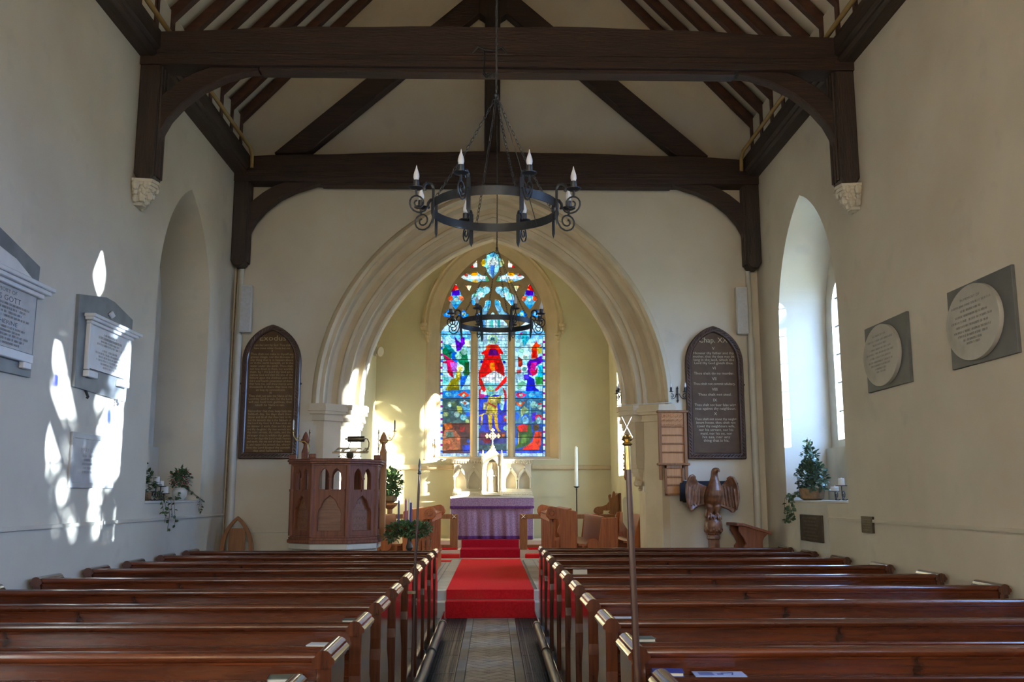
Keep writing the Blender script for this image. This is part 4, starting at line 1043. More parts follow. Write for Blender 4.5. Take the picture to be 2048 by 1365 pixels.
ledge_item('prayer_book', 'grey prayer book on the third right pew ledge at the aisle', 'book', 0.74, 5.07, 0.17, 0.10, 0.018, 'book_green', 'paper', 0.06)
ledge_item('service_sheet', 'white service sheet on the fourth right pew ledge at the aisle', 'paper', 0.79, 5.98, 0.15, 0.11, 0.004, 'paper', None, -0.05)
ledge_item('service_sheet', 'white service sheet on the fifth right pew ledge at the aisle', 'paper', 0.76, 6.91, 0.13, 0.11, 0.004, 'paper', None, 0.05)
o = MB().box(0.735, 0.865, 8.865, 8.875, 0.80, 0.885).build('notice_card', 'cream_board'); tag(o, 'cream card propped against the seventh right pew back', 'card')

# ------------------------------------------------------------------ church wardens' staves standing at the pew ends
t = thing('warden_staff', 'slender dark staff with pointed tip at the left pew ends', 'staff', (-0.632, 7.62, 0.0))
MB().tube([(-0.612, 7.60, 0.05), (-0.602, 7.585, 0.95), (-0.576, 7.57, 1.72)], [0.011, 0.011, 0.009], 10).build('pole', 'frame_oak', t, smooth=True)
MB().lathe([(0.009, 0), (0.016, 0.008), (0.010, 0.02), (0.013, 0.03), (0.008, 0.045), (0.011, 0.07), (0.002, 0.125)], (-0.576, 7.57, 1.715), 10).build('finial', 'iron', t, smooth=True)
MB().box(-0.654, -0.592, 7.57, 7.61, 0.80, 0.82).build('bracket', 'brass_dull', t)
SY = 4.085
t = thing('warden_staff', 'tall brown staff with bright silver diagonal cross beside the right pews', 'staff', (0.60, SY, 0.0))
MB().tube([(0.606, SY, 0.03), (0.602, SY, 0.75), (0.580, SY, 1.665)], [0.017, 0.0155, 0.012], 12).build('pole', 'frame_oak', t, smooth=True)
MB().tube([(0.580, SY, 1.66), (0.577, SY, 1.765)], 0.0135, 12).build('socket', 'brass', t, smooth=True)
k = MB().lathe([(0.013, 0), (0.024, 0.008), (0.013, 0.018), (0.025, 0.028), (0.018, 0.038), (0.006, 0.05)], (0.577, SY, 1.76), 12)
for i in range(6):
    k.ball((0.577 + 0.02 * math.cos(i * PI / 3), SY + 0.02 * math.sin(i * PI / 3), 1.802), 0.006, 6)
k.build('crown_knop', 'brass', t, smooth=True)
MB().bar((0.553, SY, 1.795), (0.598, SY, 1.885), 0.004, 0.013, (0, 1, 0)).bar((0.600, SY, 1.795), (0.555, SY, 1.885), 0.004, 0.013, (0, 1, 0)).build('saltire', 'silver', t, bevel=0.001)
MB().box(0.592, 0.622, SY, 4.13, 0.70, 0.73).build('bracket', 'brass_dull', t)

# ------------------------------------------------------------------ chandeliers
def make_chandelier(loc, lab, ztop):
    t = thing('chandelier', lab, 'chandelier', loc, group='wrought iron chandeliers over the aisle')
    R = 0.415; h = 0.058
    ring = MB(); n = 64; rows = []
    for rr, zz in ((R, -h / 2), (R + 0.006, -h / 2), (R + 0.006, h / 2), (R, h / 2)):
        rows.append([(rr * math.cos(2 * PI * i / n), rr * math.sin(2 * PI * i / n), zz) for i in range(n)])
    rows.append(rows[0])
    ring.sheet(rows, close=True)
    rg = ring.build('ring', 'iron', t, local=True, smooth=True, angle=30)
    # one arm, then seven turned copies: strap, scrolled bracket, drip pan, candle tube, lamp
    arm = MB()
    arm.bar((R + 0.014, 0, -0.115), (R + 0.014, 0, 0.09), 0.026, 0.009, (1, 0, 0))
    arm.add([(R + 0.0095, -0.013, -0.115), (R + 0.0185, -0.013, -0.115), (R + 0.0185, 0.013, -0.115), (R + 0.0095, 0.013, -0.115), (R + 0.014, 0, -0.15)], [(0, 1, 4), (1, 2, 4), (2, 3, 4), (3, 0, 4)])
    arm.tube([(R + 0.014 + 0.032 * (1 - math.cos(a)), 0, 0.09 + 0.032 * math.sin(a)) for a in [k * PI * 1.25 / 10 for k in range(11)]], [0.010] * 8 + [0.009, 0.011, 0.008], 6)
    RC = 0.545
    pts = [(R + 0.02, 0, 0.02), (R + 0.035, 0, 0.015), (R + 0.048, 0, -0.03), (R + 0.07, 0, -0.065), (R + 0.10, 0, -0.08)]
    for k in range(22):                                   # big scroll curling up under the pan and inwards
        a = -PI / 2 + k * 2.9 * PI / 21
        r = 0.062 * (1 - 0.76 * k / 21)
        pts.append((RC - 0.012 + r * math.cos(a) * 1.0, 0, -0.018 + r * math.sin(a)))
    arm.tube(pts, 0.0058, 6)
    arm.tube([(RC, 0, 0.03), (RC, 0, 0.075)], 0.008, 6)
    a0 = arm.build('bracket', 'iron', t, local=True, smooth=True, angle=35)
    pan = MB().lathe([(0.006, 0.066), (0.030, 0.068), (0.047, 0.078), (0.0475, 0.082), (0.028, 0.074), (0.004, 0.074)], (RC, 0, 0), 18)
    p0 = pan.build('drip_pan', 'iron', a0, local=True, smooth=True)
    tb = MB().lathe([(0.019, 0.072), (0.0205, 0.075), (0.0205, 0.128), (0.017, 0.130)], (RC, 0, 0), 14)
    tb0 = tb.build('candle_tube', 'iron', a0, local=True, smooth=True)
    bl = MB().lathe([(0.013, 0.128), (0.0175, 0.140), (0.020, 0.152), (0.0190, 0.166), (0.0150, 0.182), (0.0095, 0.198), (0.0055, 0.210), (0.0035, 0.222), (0.001, 0.231)], (RC, 0, 0), 12)
    b0 = bl.build('lamp', 'bulb', a0, local=True, smooth=True, angle=80)
    base = 22.5
    a0.rotation_euler.z = math.radians(base)
    for k in range(1, 8):
        c = dup_part(a0, t, (0, 0, 0), (0, 0, math.radians(base + 45 * k)))
        for q in (p0, tb0, b0):
            dup_part(q, c)
    # four chains from the ring to a link, then one chain and a flex to the roof
    apex = Vector((0.008, 0, ztop))
    def chain(p, q, sag=0.02):
        m = MB(); p, q = Vector(p), Vector(q); L = (q - p).length; nl = max(3, int(L / 0.030))
        d = (q - p).normalized(); a = d.orthogonal().normalized(); b = d.cross(a)
        for i in range(nl):
            u = (i + 0.5) / nl; c = p.lerp(q, u) + Vector((0, 0, -sag * math.sin(PI * u)))
            e = (a if i % 2 else b)
            hl = L / nl * 0.64; hw = 0.0085
            ring = []
            for k in range(10):
                th = 2 * PI * k / 10
                ring.append(c + d * hl * math.cos(th) * (1 if abs(math.cos(th)) < 0.8 else 0.98) + e * hw * math.sin(th))
            m.tube(ring, 0.0024, 4, closed=True)
        return m
    for k in range(4):
        a = math.radians(18 + 90 * k)
        chain((R * math.cos(a), R * math.sin(a), h / 2 - 0.005), apex, 0.03).build('chain', 'iron', t, local=True)
    top = Vector((0.0, 0, 10.35 - loc[2]))
    chain(apex, top, 0).build('chain', 'iron', t, local=True)
    MB().tube([(R * 0.7, R * 0.7, -0.02), (0.16, 0.15, ztop * 0.5), tuple(apex + Vector((0.006, 0, 0)))], 0.003, 5).build('flex', 'iron', t, local=True)
    MB().tube([tuple(apex), (0.012, 0, ztop + 1.0), (-0.006, 0, ztop + 2.2), (0.01, 0, top.z - 0.2), tuple(top)], 0.0045, 5).build('flex', 'iron', t, local=True)
    MB().ball(tuple(apex), 0.016, 8).build('shackle', 'iron', t, local=True)
    return t
make_chandelier((0.010, 6.05, 3.412), 'nearer black iron ring chandelier with eight candle lamps', 0.80)
make_chandelier((0.034, 10.6, 3.474), 'farther black iron ring chandelier before the stained glass window', 0.88)
# hook and lamp chain end hanging under the nearer tie beam
m = MB().tube([(-0.10, 9.14, 6.05), (-0.10, 9.12, 5.9), (-0.105, 9.13, 5.82), (-0.06, 9.13, 5.76), (-0.03, 9.13, 5.80)], 0.008, 6)
for k in range(6):
    m.tube([(-0.10 + 0.02 * k + 0.012 * math.cos(a), 9.12, 5.79 + 0.012 * math.sin(a) - 0.02 * (k % 2)) for a in [j * PI / 4 for j in range(8)]], 0.004, 5, closed=True)
m.tube([(-0.22, 9.14, 6.02), (-0.16, 9.10, 6.08), (-0.10, 9.10, 6.05), (0.0, 9.10, 6.04), (0.08, 9.10, 6.08), (0.14, 9.14, 6.02)], 0.009, 6)
tag(m.build('hanging_hook', 'iron', smooth=True), 'black iron hooks and loose chain on the nearer tie beam', 'hook')

# ================================================================== PULPIT, LECTERN, SEATS
PC = Vector((-1.98, 12.29)); AP = 0.53
def octo(r, c=PC, k0=0.5):
    R = r / math.cos(PI / 8)
    return [(c.x + R * math.cos((k + k0) * PI / 4), c.y + R * math.sin((k + k0) * PI / 4)) for k in range(8)]
pul = thing('pulpit', 'octagonal carved oak pulpit with pierced lancets and arched panels', 'pulpit', (PC.x, PC.y, 0))
st = MB().prism(octo(0.50), XY(0), 0.0, 0.90); st.prism(octo(0.545), XY(0), 0.90, 0.975); st.prism(octo(0.56), XY(0), 0.0, 0.12)
st.build('stone_base', 'stone_pale', pul, bevel=0.01)
b = MB()
for r, r2, za, zb in ((0.565, 0.40, 0.975, 1.015), (0.55, 0.40, 1.015, 1.045), (0.535, 0.40, 1.045, 1.07)):
    b.prism(octo(r), XY(0), za, zb, [octo(r2)])
b.build('base_moulding', 'pulpit', pul, bevel=0.004)
MB().prism(octo(0.50), XY(0), 1.03, 1.07).build('pulpit_floor', 'pulpit', pul)
rim = MB()
for r, za, zb in ((0.545, 1.915, 1.94), (0.575, 1.94, 1.965), (0.59, 1.965, 1.99), (0.575, 1.99, 2.0)):
    rim.prism(octo(r), XY(0), za, zb, [octo(0.46)])
rim.build('top_rail', 'pulpit', pul, bevel=0.004)
half = AP * math.tan(PI / 8)
def lancet(cx, z0, z1, hw):
    zs = z1 - hw * 1.9
    return [(cx - hw, z0), (cx - hw, zs), (cx - hw * 0.88, zs + (z1 - zs) * 0.42), (cx - hw * 0.5, zs + (z1 - zs) * 0.78), (cx, z1), (cx + hw * 0.5, zs + (z1 - zs) * 0.78), (cx + hw * 0.88, zs + (z1 - zs) * 0.42), (cx + hw, zs), (cx + hw, z0)]
niche = [(-0.14, 1.13), (-0.14, 1.34), (-0.128, 1.385), (-0.10, 1.415), (-0.092, 1.445), (-0.066, 1.495), (0, 1.55), (0.066, 1.495), (0.092, 1.445), (0.10, 1.415), (0.128, 1.385), (0.14, 1.34), (0.14, 1.13)]
for k in range(8):
    a = k * PI / 4
    if k == 3:            # stair opening towards the wall
        continue
    nx, ny = math.cos(a), math.sin(a); tx, ty = -ny, nx
    f = lambda u, v, w, nx=nx, ny=ny, tx=tx, ty=ty: (PC.x + nx * (AP - w) + tx * u, PC.y + ny * (AP - w) + ty * u, v)
    face = MB().prism([(-half, 1.06), (half, 1.06), (half, 1.93), (-half, 1.93)], f, 0.0, 0.045, [lancet(-0.073, 1.625, 1.88, 0.055), lancet(0.073, 1.625, 1.88, 0.055), niche])
    fo = face.build('side_panel', 'pulpit', pul, bevel=0.006)
    MB().prism([(-0.022, 1.60), (-0.022, 1.618), (-0.009, 1.628), (-0.009, 1.74), (-0.022, 1.75), (-0.022, 1.765), (0.022, 1.765), (0.022, 1.75), (0.009, 1.74), (0.009, 1.628), (0.022, 1.618), (0.022, 1.60)], f, -0.014, 0.01).build('colonnette', 'pulpit', fo)
    if k in (4, 5, 6, 7, 0):
        z = 1.11; i = 0
        while z < 1.56:
            zb = min(1.565, z + 0.092)
            m = MB().prism([(-0.155, z), (0.155, z), (0.155, zb - 0.004), (-0.155, zb - 0.004)], f, 0.046 + 0.004 * (i % 2), 0.062)
            for q in range(7):      # row of pricked ornament along the joint
                u = -0.12 + 0.04 * q
                m.prism([(u - 0.006, zb - 0.02), (u, zb - 0.026), (u + 0.006, zb - 0.02), (u, zb - 0.012)], f, 0.043, 0.048)
            m.build('plank', 'pulpit_board', fo)
            z = zb; i += 1
        MB().prism([(-0.155, 1.10), (0.155, 1.10), (0.155, 1.57), (-0.155, 1.57)], f, 0.0625, 0.07).build('backing', 'pulpit', fo)
for i, (x, y) in enumerate(octo(AP)):
    d = Vector((x - PC.x, y - PC.y)).normalized()
    p = MB()
    for r, za, zb in ((0.036, 1.06, 1.62), (0.042, 1.60, 1.63), (0.030, 1.63, 1.92)):
        p.lathe([(r, za), (r, zb)], (x - d.x * 0.012, y - d.y * 0.012, 0), 8, rot=PI / 8)
    p.build('corner_post', 'pulpit', pul)
    if i in (4, 7, 5):       # little blocks on the rail corners
        MB().box(x - 0.045, x + 0.045, y - 0.035, y + 0.035, 2.0, 2.055).build('corner_block', 'pulpit', pul, bevel=0.008)
# tall back posts with carved poppyheads
def poppyhead(x, y, z):
    m = MB().lathe([(0.045, 0), (0.05, 0.02), (0.030, 0.07), (0.024, 0.12), (0.040, 0.15), (0.048, 0.18), (0.040, 0.22), (0.022, 0.26), (0.006, 0.285)], (x, y, z), 10, ry=0.8)
    for s in (-1, 1):
        m.tube([(x, y, z + 0.13), (x + s * 0.035, y, z + 0.155), (x + s * 0.05, y, z + 0.185), (x + s * 0.058, y, z + 0.175)], [0.02, 0.018, 0.014, 0.008], 7)
    return m
for (x, y, mt) in ((-2.44, 12.50, 'pulpit'), (-1.425, 12.50, 'oak_light')):  # right post paler: sunlight put into its colour
    w = 0.042
    MB().box(x - w, x + w, y - 0.04, y + 0.04, 0.99, 2.10).build('back_post', mt, pul, bevel=0.006)
    poppyhead(x, y, 2.09).build('poppyhead', mt, pul, smooth=True, angle=50)

# brass candle brackets with twisted rods
def candle_bracket(x, y, s, lab, wax):
    t = thing('candle_bracket', lab, 'candle holder', (x, y, 2.06), group='brass candle brackets on the pulpit')
    rod = []
    for i in range(40):
        a = i * 0.9
        rod.append((x - s * 0.06 + 0.003 * math.cos(a), y - 0.06 + 0.003 * math.sin(a), 1.99 + 0.36 * i / 39))
    MB().tube(rod, 0.006, 6).build('twisted_rod', 'brass_dull', t, smooth=True)
    MB().lathe([(0.004, 0), (0.013, 0.012), (0.006, 0.025), (0.010, 0.035), (0.002, 0.06)], (x - s * 0.06, y - 0.06, 2.345), 8).build('rod_finial', 'brass_dull', t, smooth=True)
    pts = [(x - s * 0.06, y - 0.06, 2.10), (x - s * 0.05, y - 0.07, 2.20), (x, y - 0.075, 2.245), (x + s * 0.05, y - 0.08, 2.245), (x + s * 0.105, y - 0.08, 2.265), (x + s * 0.14, y - 0.08, 2.315), (x + s * 0.15, y - 0.08, 2.37)]
    MB().tube(pts, 0.0075, 7).build('arm', 'brass', t, smooth=True)
    m = MB().lathe([(0.006, 0), (0.03, 0.008), (0.032, 0.012), (0.012, 0.012), (0.010, 0.03)], (x + s * 0.15, y - 0.08, 2.37), 12)
    m.ball((x + s * 0.09, y - 0.08, 2.29), 0.012, 6)
    m.tube([(x + s * 0.09, y - 0.08, 2.29), (x + s * 0.06, y - 0.08, 2.31), (x + s * 0.085, y - 0.08, 2.335)], 0.006, 5)
    m.build('drip_pan', 'brass', t, smooth=True)
    c = MB().lathe([(0.010, 0), (0.0095, 0.12), (0.004, 0.128), (0.001, 0.14)], (x + s * 0.15, y - 0.08, 2.392), 10).build('candle', wax, smooth=True)
    tag(c, 'thin candle in the %s pulpit bracket' % ('left' if s < 0 else 'right'), 'candle')
candle_bracket(-2.44, 12.50, -1, 'brass candle arm curling left from the pulpit back post', 'wax')
candle_bracket(-1.425, 12.50, 1, 'brass candle arm curling right from the pulpit back post', 'brass_dull')

# pierced book rest and the reading lamp above it
t = thing('book_rest', 'openwork dark metal book rest on the pulpit rail', 'book rest', (-1.78, 11.80, 2.0))
bx, by = -1.755, 11.82
f = lambda u, v, w: (bx + u, by + v * 0.95, 2.075 + v * 0.26 + w)
holes = [[(sx * (0.05 + 0.12 * q), 0.05), (sx * (0.05 + 0.12 * q) + 0.08, 0.05), (sx * (0.05 + 0.12 * q) + 0.06, 0.22), (sx * (0.05 + 0.12 * q) + 0.01, 0.22)] for sx, q in ((1, 0), (1, 0.75))] + [[(-0.20, 0.05), (-0.12, 0.05), (-0.13, 0.22), (-0.17, 0.22)], [(-0.10, 0.05), (-0.02, 0.05), (-0.03, 0.22), (-0.08, 0.22)]]
MB().prism([(-0.215, 0.0), (0.215, 0.0), (0.19, 0.28), (-0.19, 0.28)], f, -0.01, 0.004, holes).build('rest_plate', 'brass_dull', t)
MB().bar((bx - 0.22, by, 2.075), (bx + 0.22, by, 2.085), 0.02, 0.02).build('lip', 'brass_dull', t)
m = MB().tube([(bx, by + 0.02, 2.0), (bx, by + 0.06, 2.085)], 0.022, 8)
for s in (-1, 1):
    m.tube([(bx + s * 0.03, by - 0.02, 2.01), (bx + s * 0.09, by - 0.03, 2.05), (bx + s * 0.14, by - 0.03, 2.02), (bx + s * 0.115, by - 0.03, 2.0), (bx + s * 0.10, by - 0.03, 2.025)], 0.006, 6)
m.ball((bx, by - 0.02, 2.045), 0.05, 8)
m.build('scroll_bracket', 'brass_dull', t, smooth=True)
t = thing('reading_lamp', 'olive metal strip reading lamp on curved arms above the pulpit', 'lamp', (-1.70, 11.86, 2.08))
rows = []
for x, r in ((-1.805, 0.012), (-1.80, 0.03), (-1.79, 0.036), (-1.60, 0.036), (-1.59, 0.03), (-1.585, 0.012)):
    rows.append([(x, 11.88 + r * math.cos(a), 2.245 + r * math.sin(a)) for a in [k * PI / 8 for k in range(16)]])
MB().sheet(rows, close=True).build('shade', 'brass_dull', t, smooth=True)
MB().tube([(-1.83, 11.88, 2.245), (-1.81, 11.88, 2.245)], 0.012, 8).build('knob', 'brass_dull', t, smooth=True)
MB().tube([(-1.765, 11.88, 2.225), (-1.77, 11.87, 2.18), (-1.79, 11.86, 2.13), (-1.81, 11.86, 2.10)], 0.006, 6).build('arm', 'brass_dull', t, smooth=True)
MB().tube([(-1.59, 11.88, 2.25), (-1.555, 11.88, 2.245), (-1.535, 11.88, 2.20), (-1.535, 11.87, 2.15), (-1.56, 11.86, 2.10), (-1.61, 11.86, 2.09)], 0.007, 6).build('arm', 'brass_dull', t, smooth=True)

# ------------------------------------------------------------------ eagle lectern
EX, EY = 2.893, 12.57
lec = thing('eagle_lectern', 'carved wooden eagle lectern with spread wings standing on a globe', 'lectern', (EX, EY, 0))
col = MB().lathe([(0.25, 0.0), (0.25, 0.06), (0.22, 0.08), (0.20, 0.14), (0.16, 0.18), (0.12, 0.24), (0.085, 0.30), (0.075, 0.40), (0.075, 0.98), (0.088, 1.0), (0.085, 1.03)], (EX - 0.01, EY, 0), 8)
col.build('column', 'eagle', lec, smooth=True, angle=30)
g = MB().lathe([(0.080, 1.03), (0.072, 1.045), (0.105, 1.075), (0.116, 1.12), (0.118, 1.16), (0.110, 1.215), (0.088, 1.26), (0.05, 1.285), (0.01, 1.29)], (EX - 0.01, EY, 0), 24)
for k in range(18):
    a = k * 2 * PI / 18
    g.ball((EX - 0.01 + 0.105 * math.cos(a), EY + 0.105 * math.sin(a), 1.10 + 0.018 * (k % 2)), 0.020, 6)
    g.ball((EX - 0.01 + 0.085 * math.cos(a), EY + 0.085 * math.sin(a), 1.062), 0.014, 6)
g.build('globe', 'eagle', lec, smooth=True)
bird = MB()
def loft(sec, n=16):
    rows = []
    for (x, y, z, rx, ry) in sec:
        rows.append([(x + 1.12 * rx * math.cos(2 * PI * k / n), y + 1.1 * ry * math.sin(2 * PI * k / n), z) for k in range(n)])
    m = MB().sheet(rows, close=True)
    m.add(rows[0], [tuple(range(n))[::-1]]); m.add(rows[-1], [tuple(range(n))])
    bird.add(m.v, m.f)
cx = EX - 0.01
loft([(cx, EY + 0.03, 1.385, 0.05, 0.05), (cx, EY + 0.01, 1.42, 0.088, 0.075), (cx + 0.004, EY - 0.01, 1.48, 0.102, 0.095), (cx + 0.010, EY - 0.025, 1.55, 0.106, 0.105), (cx + 0.016, EY - 0.035, 1.62, 0.098, 0.10), (cx + 0.022, EY - 0.035, 1.69, 0.078, 0.082), (cx + 0.026, EY - 0.03, 1.75, 0.055, 0.058), (cx + 0.028, EY - 0.03, 1.80, 0.042, 0.046), (cx + 0.028, EY - 0.035, 1.835, 0.040, 0.046), (cx + 0.034, EY - 0.045, 1.868, 0.043, 0.052), (cx + 0.040, EY - 0.05, 1.895, 0.038, 0.048), (cx + 0.042, EY - 0.048, 1.912, 0.018, 0.026)])
for s in (-1, 1):      # thighs and shanks
    bird.tube([(cx + s * 0.045, EY - 0.01, 1.47), (cx + s * 0.048, EY - 0.03, 1.40), (cx + s * 0.042, EY - 0.03, 1.34), (cx + s * 0.045, EY - 0.035, 1.29)], [0.058, 0.052, 0.036, 0.026], 10)
    for q in (-1, 0, 1):
        bird.tube([(cx + s * 0.045, EY - 0.035, 1.305), (cx + s * 0.045 + q * 0.03, EY - 0.075 + 0.008 * abs(q), 1.295), (cx + s * 0.047 + q * 0.038, EY - 0.098 + 0.012 * abs(q), 1.262), (cx + s * 0.047 + q * 0.038, EY - 0.106 + 0.012 * abs(q), 1.235)], [0.018, 0.016, 0.013, 0.006], 7)
bird.tube([(cx + 0.045, EY - 0.075, 1.885), (cx + 0.064, EY - 0.10, 1.888), (cx + 0.076, EY - 0.115, 1.872), (cx + 0.074, EY - 0.12, 1.850)], [0.028, 0.021, 0.014, 0.004], 8)     # beak
bird.tube([(cx, EY + 0.03, 1.42), (cx - 0.03, EY + 0.06, 1.34), (cx - 0.07, EY + 0.07, 1.27)], [0.055, 0.06, 0.035], 8)          # tail
wl = [(-0.05, 1.66), (0.09, 1.715), (0.14, 1.785), (0.175, 1.812), (0.21, 1.80), (0.235, 1.75), (0.258, 1.68), (0.266, 1.60), (0.262, 1.53), (0.248, 1.45), (0.232, 1.385), (0.215, 1.352), (0.195, 1.365), (0.18, 1.352), (0.165, 1.375), (0.15, 1.37), (0.145, 1.40), (0.08, 1.415), (-0.05, 1.45)]
for s in (-1, 1):
    ex = 0.0 if s < 0 else 0.015
    def fw(u, v, w, s=s):
        d = max(0.0, u - 0.03)
        y = EY + 0.04 - 1.6 * d * d - 0.10 * d + w
        if v > 1.70: y -= (v - 1.70) * 0.35
        return (EX - 0.03 + ex + s * (u + 0.06) * 1.02, y, v - (0.02 if s > 0 else 0))
    # wing as a rounded slab: subdivided outline fan
    rows = []
    n = 14
    for i in range(n + 1):
        z = 1.352 + (1.812 - 1.352) * i / n
        xs = []
        for (u1, v1), (u2, v2) in zip(wl, wl[1:] + wl[:1]):
            if (v1 - z) * (v2 - z) <= 0 and v1 != v2:
                xs.append(u1 + (u2 - u1) * (z - v1) / (v2 - v1))
        if len(xs) < 2:
            xs = [0.17, 0.18]
        a, b_ = min(xs), max(xs)
        rows.append([(a + (b_ - a) * j / 10, z) for j in range(11)])
    th = lambda j: 0.006 + 0.02 * math.sin(PI * min(1, j / 10 + 0.25)) + (0.012 if j >= 9 else 0)
    front = [[fw(u, v, -th(j)) for j, (u, v) in enumerate(r)] for r in rows]
    back = [[fw(u, v, th(j) * 0.6 + 0.004) for j, (u, v) in enumerate(r)] for r in rows]
    loop = [fr + bk[::-1] for fr, bk in zip(front, back)]
    m = MB().sheet(loop, close=True)
    m.add(loop[0], [tuple(range(22))[::-1]]); m.add(loop[-1], [tuple(range(22))])
    bird.add(m.v, m.f)
    for q in range(5):       # quill ridges
        pts = [fw(0.07 + 0.035 * q + 0.004 * k, 1.70 - 0.05 * k - 0.01 * q, -0.026) for k in range(6)]
        bird.tube(pts, 0.006, 5)
    bird.tube([fw(u, v, 0.0) for u, v in wl[2:11]], 0.019, 7)
_b = bird.build('eagle_body', 'eagle', lec)
_rm = _b.modifiers.new('fuse', 'REMESH'); _rm.mode = 'VOXEL'; _rm.voxel_size = 0.0075
_sm = _b.modifiers.new('soften', 'SMOOTH'); _sm.factor = 0.5; _sm.iterations = 2
_dg = bpy.context.evaluated_depsgraph_get()
_nm = bpy.data.meshes.new_from_object(_b.evaluated_get(_dg)); _b.modifiers.clear()
_b.data = _nm; _nm.shade_smooth()
if not _nm.materials: _nm.materials.append(M['eagle'])
bk = thing('lectern_bible', 'large black open bible resting behind the eagle wings', 'book', (EX, EY + 0.14, 1.48))
fb = lambda u, v, w: (EX + u, EY + 0.12 + (v - 1.48) * 0.45 + w, v)
MB().prism([(-0.415, 1.475), (-0.385, 1.72), (0.395, 1.72), (0.355, 1.44)], fb, 0, 0.018).build('cover', 'book_black', bk)
MB().prism([(-0.37, 1.46), (-0.335, 1.745), (0.27, 1.745), (0.28, 1.44)], fb, 0.018, 0.055).build('pages', 'book_black', bk)

# ------------------------------------------------------------------ small prayer desk, right of the lectern
t = thing('prayer_desk', 'small dark oak prayer desk with sloping top below the right window', 'desk', (3.390, 12.64, 0))
side = [(3.190, 0.0), (3.190, 0.72), (3.225, 0.80), (3.205, 0.90), (3.245, 0.94), (3.220, 1.01), (3.190, 1.05), (3.160, 1.10), (3.160, 1.165), (3.230, 1.165), (3.535, 1.07), (3.480, 1.02), (3.460, 0.98), (3.460, 0.0)]
for y0 in (12.34, 12.80):
    MB().prism(side, XZ(0), y0, y0 + 0.04).build('side_panel', 'pulpit', t, bevel=0.006)
MB().prism([(3.125, 1.165), (3.125, 1.20), (3.220, 1.20), (3.580, 1.09), (3.570, 1.055), (3.210, 1.165)], XZ(0), 12.31, 12.87).build('desk_top', 'pulpit', t, bevel=0.006)
MB().box(3.420, 3.39, 12.38, 12.80, 0.1, 1.03).build('front_panel', 'pulpit', t)
MB().box(3.200, 3.36, 12.38, 12.80, 0.70, 0.73).build('shelf', 'pulpit', t)

# ------------------------------------------------------------------ pointed-arch chair in the left corner
t = thing('gothic_chair', 'oak chair with pointed arch back frame in the left corner', 'chair', (-3.30, 12.45, 0))
fr = []
outer = arch_pts(-3.285, 0.215, 0.48, 0.86, 0.32, 12)
inner = arch_pts(-3.285, 0.160, 0.48, 0.86, 0.37, 12)
MB().prism(outer[1:-1] + [(outer[-1][0], 0.44), (inner[-1][0], 0.44)] + inner[1:-1][::-1] + [(inner[0][0], 0.44), (outer[0][0], 0.44)], XZ(0), 12.52, 12.565).build('back_frame', 'chair_wood', t, bevel=0.006)
MB().prism([(-3.39, 0.46), (-3.18, 0.46), (-3.18, 1.10), (-3.20, 1.135), (-3.37, 1.135), (-3.39, 1.10)], XZ(0), 12.53, 12.552).build('back_panel', 'chair_wood', t, bevel=0.004)
MB().box(-3.50, -3.07, 12.12, 12.57, 0.43, 0.465).build('seat', 'chair_wood', t, bevel=0.006)
for x in (-3.48, -3.09):
    for y in (12.15, 12.545):
        MB().box(x - 0.022, x + 0.022, y - 0.022, y + 0.022, 0, 0.435).build('leg', 'chair_wood', t, bevel=0.003)

# ================================================================== WALL FITTINGS
def strokes(mb, u0, u1, v, h, place, seed, density=0.62):
    """a line of worn, unreadable lettering: short uprights and links"""
    r = random.Random(seed); u = u0
    while u < u1:
        w = h * r.uniform(0.35, 0.6)
        if r.random() < density + 0.25:
            k = r.randrange(4)
            t = h * 0.15
            mb.add([place(u, v, 0), place(u + t, v, 0), place(u + t, v + h, 0), place(u, v + h, 0)], [(0, 1, 2, 3)])
            if k != 0:
                mb.add([place(u + w - t, v, 0), place(u + w, v, 0), place(u + w, v + h * (0.9 if k == 1 else 1), 0), place(u + w - t, v + h, 0)], [(0, 1, 2, 3)])
            if k > 1:
                vv = v + h * r.choice((0.0, 0.45, 0.85))
                mb.add([place(u, vv, 0), place(u + w, vv, 0), place(u + w, vv + t, 0), place(u, vv + t, 0)], [(0, 1, 2, 3)])
        else:
            w *= 0.6
        u += w + h * 0.22
    return mb

def put_text(mb, t, u, v, size, place, width=None, bold=0.0):
    cu = bpy.data.curves.new('t', 'FONT'); cu.body = t; cu.size = size; cu.align_x = 'CENTER'; cu.resolution_u = 2; cu.offset = bold
    ob = bpy.data.objects.new('t', cu); COL.objects.link(ob)
    me = bpy.data.meshes.new_from_object(ob)
    xs = [q.co.x for q in me.vertices]; fx = 1.0
    if width and xs:
        fx = width / max(1e-6, max(xs) - min(xs))
    mb.add([place(u + q.co.x * fx, v + q.co.y, 0) for q in me.vertices], [tuple(p.vertices) for p in me.polygons])
    bpy.data.meshes.remove(me); bpy.data.objects.remove(ob); bpy.data.curves.remove(cu)
    return mb

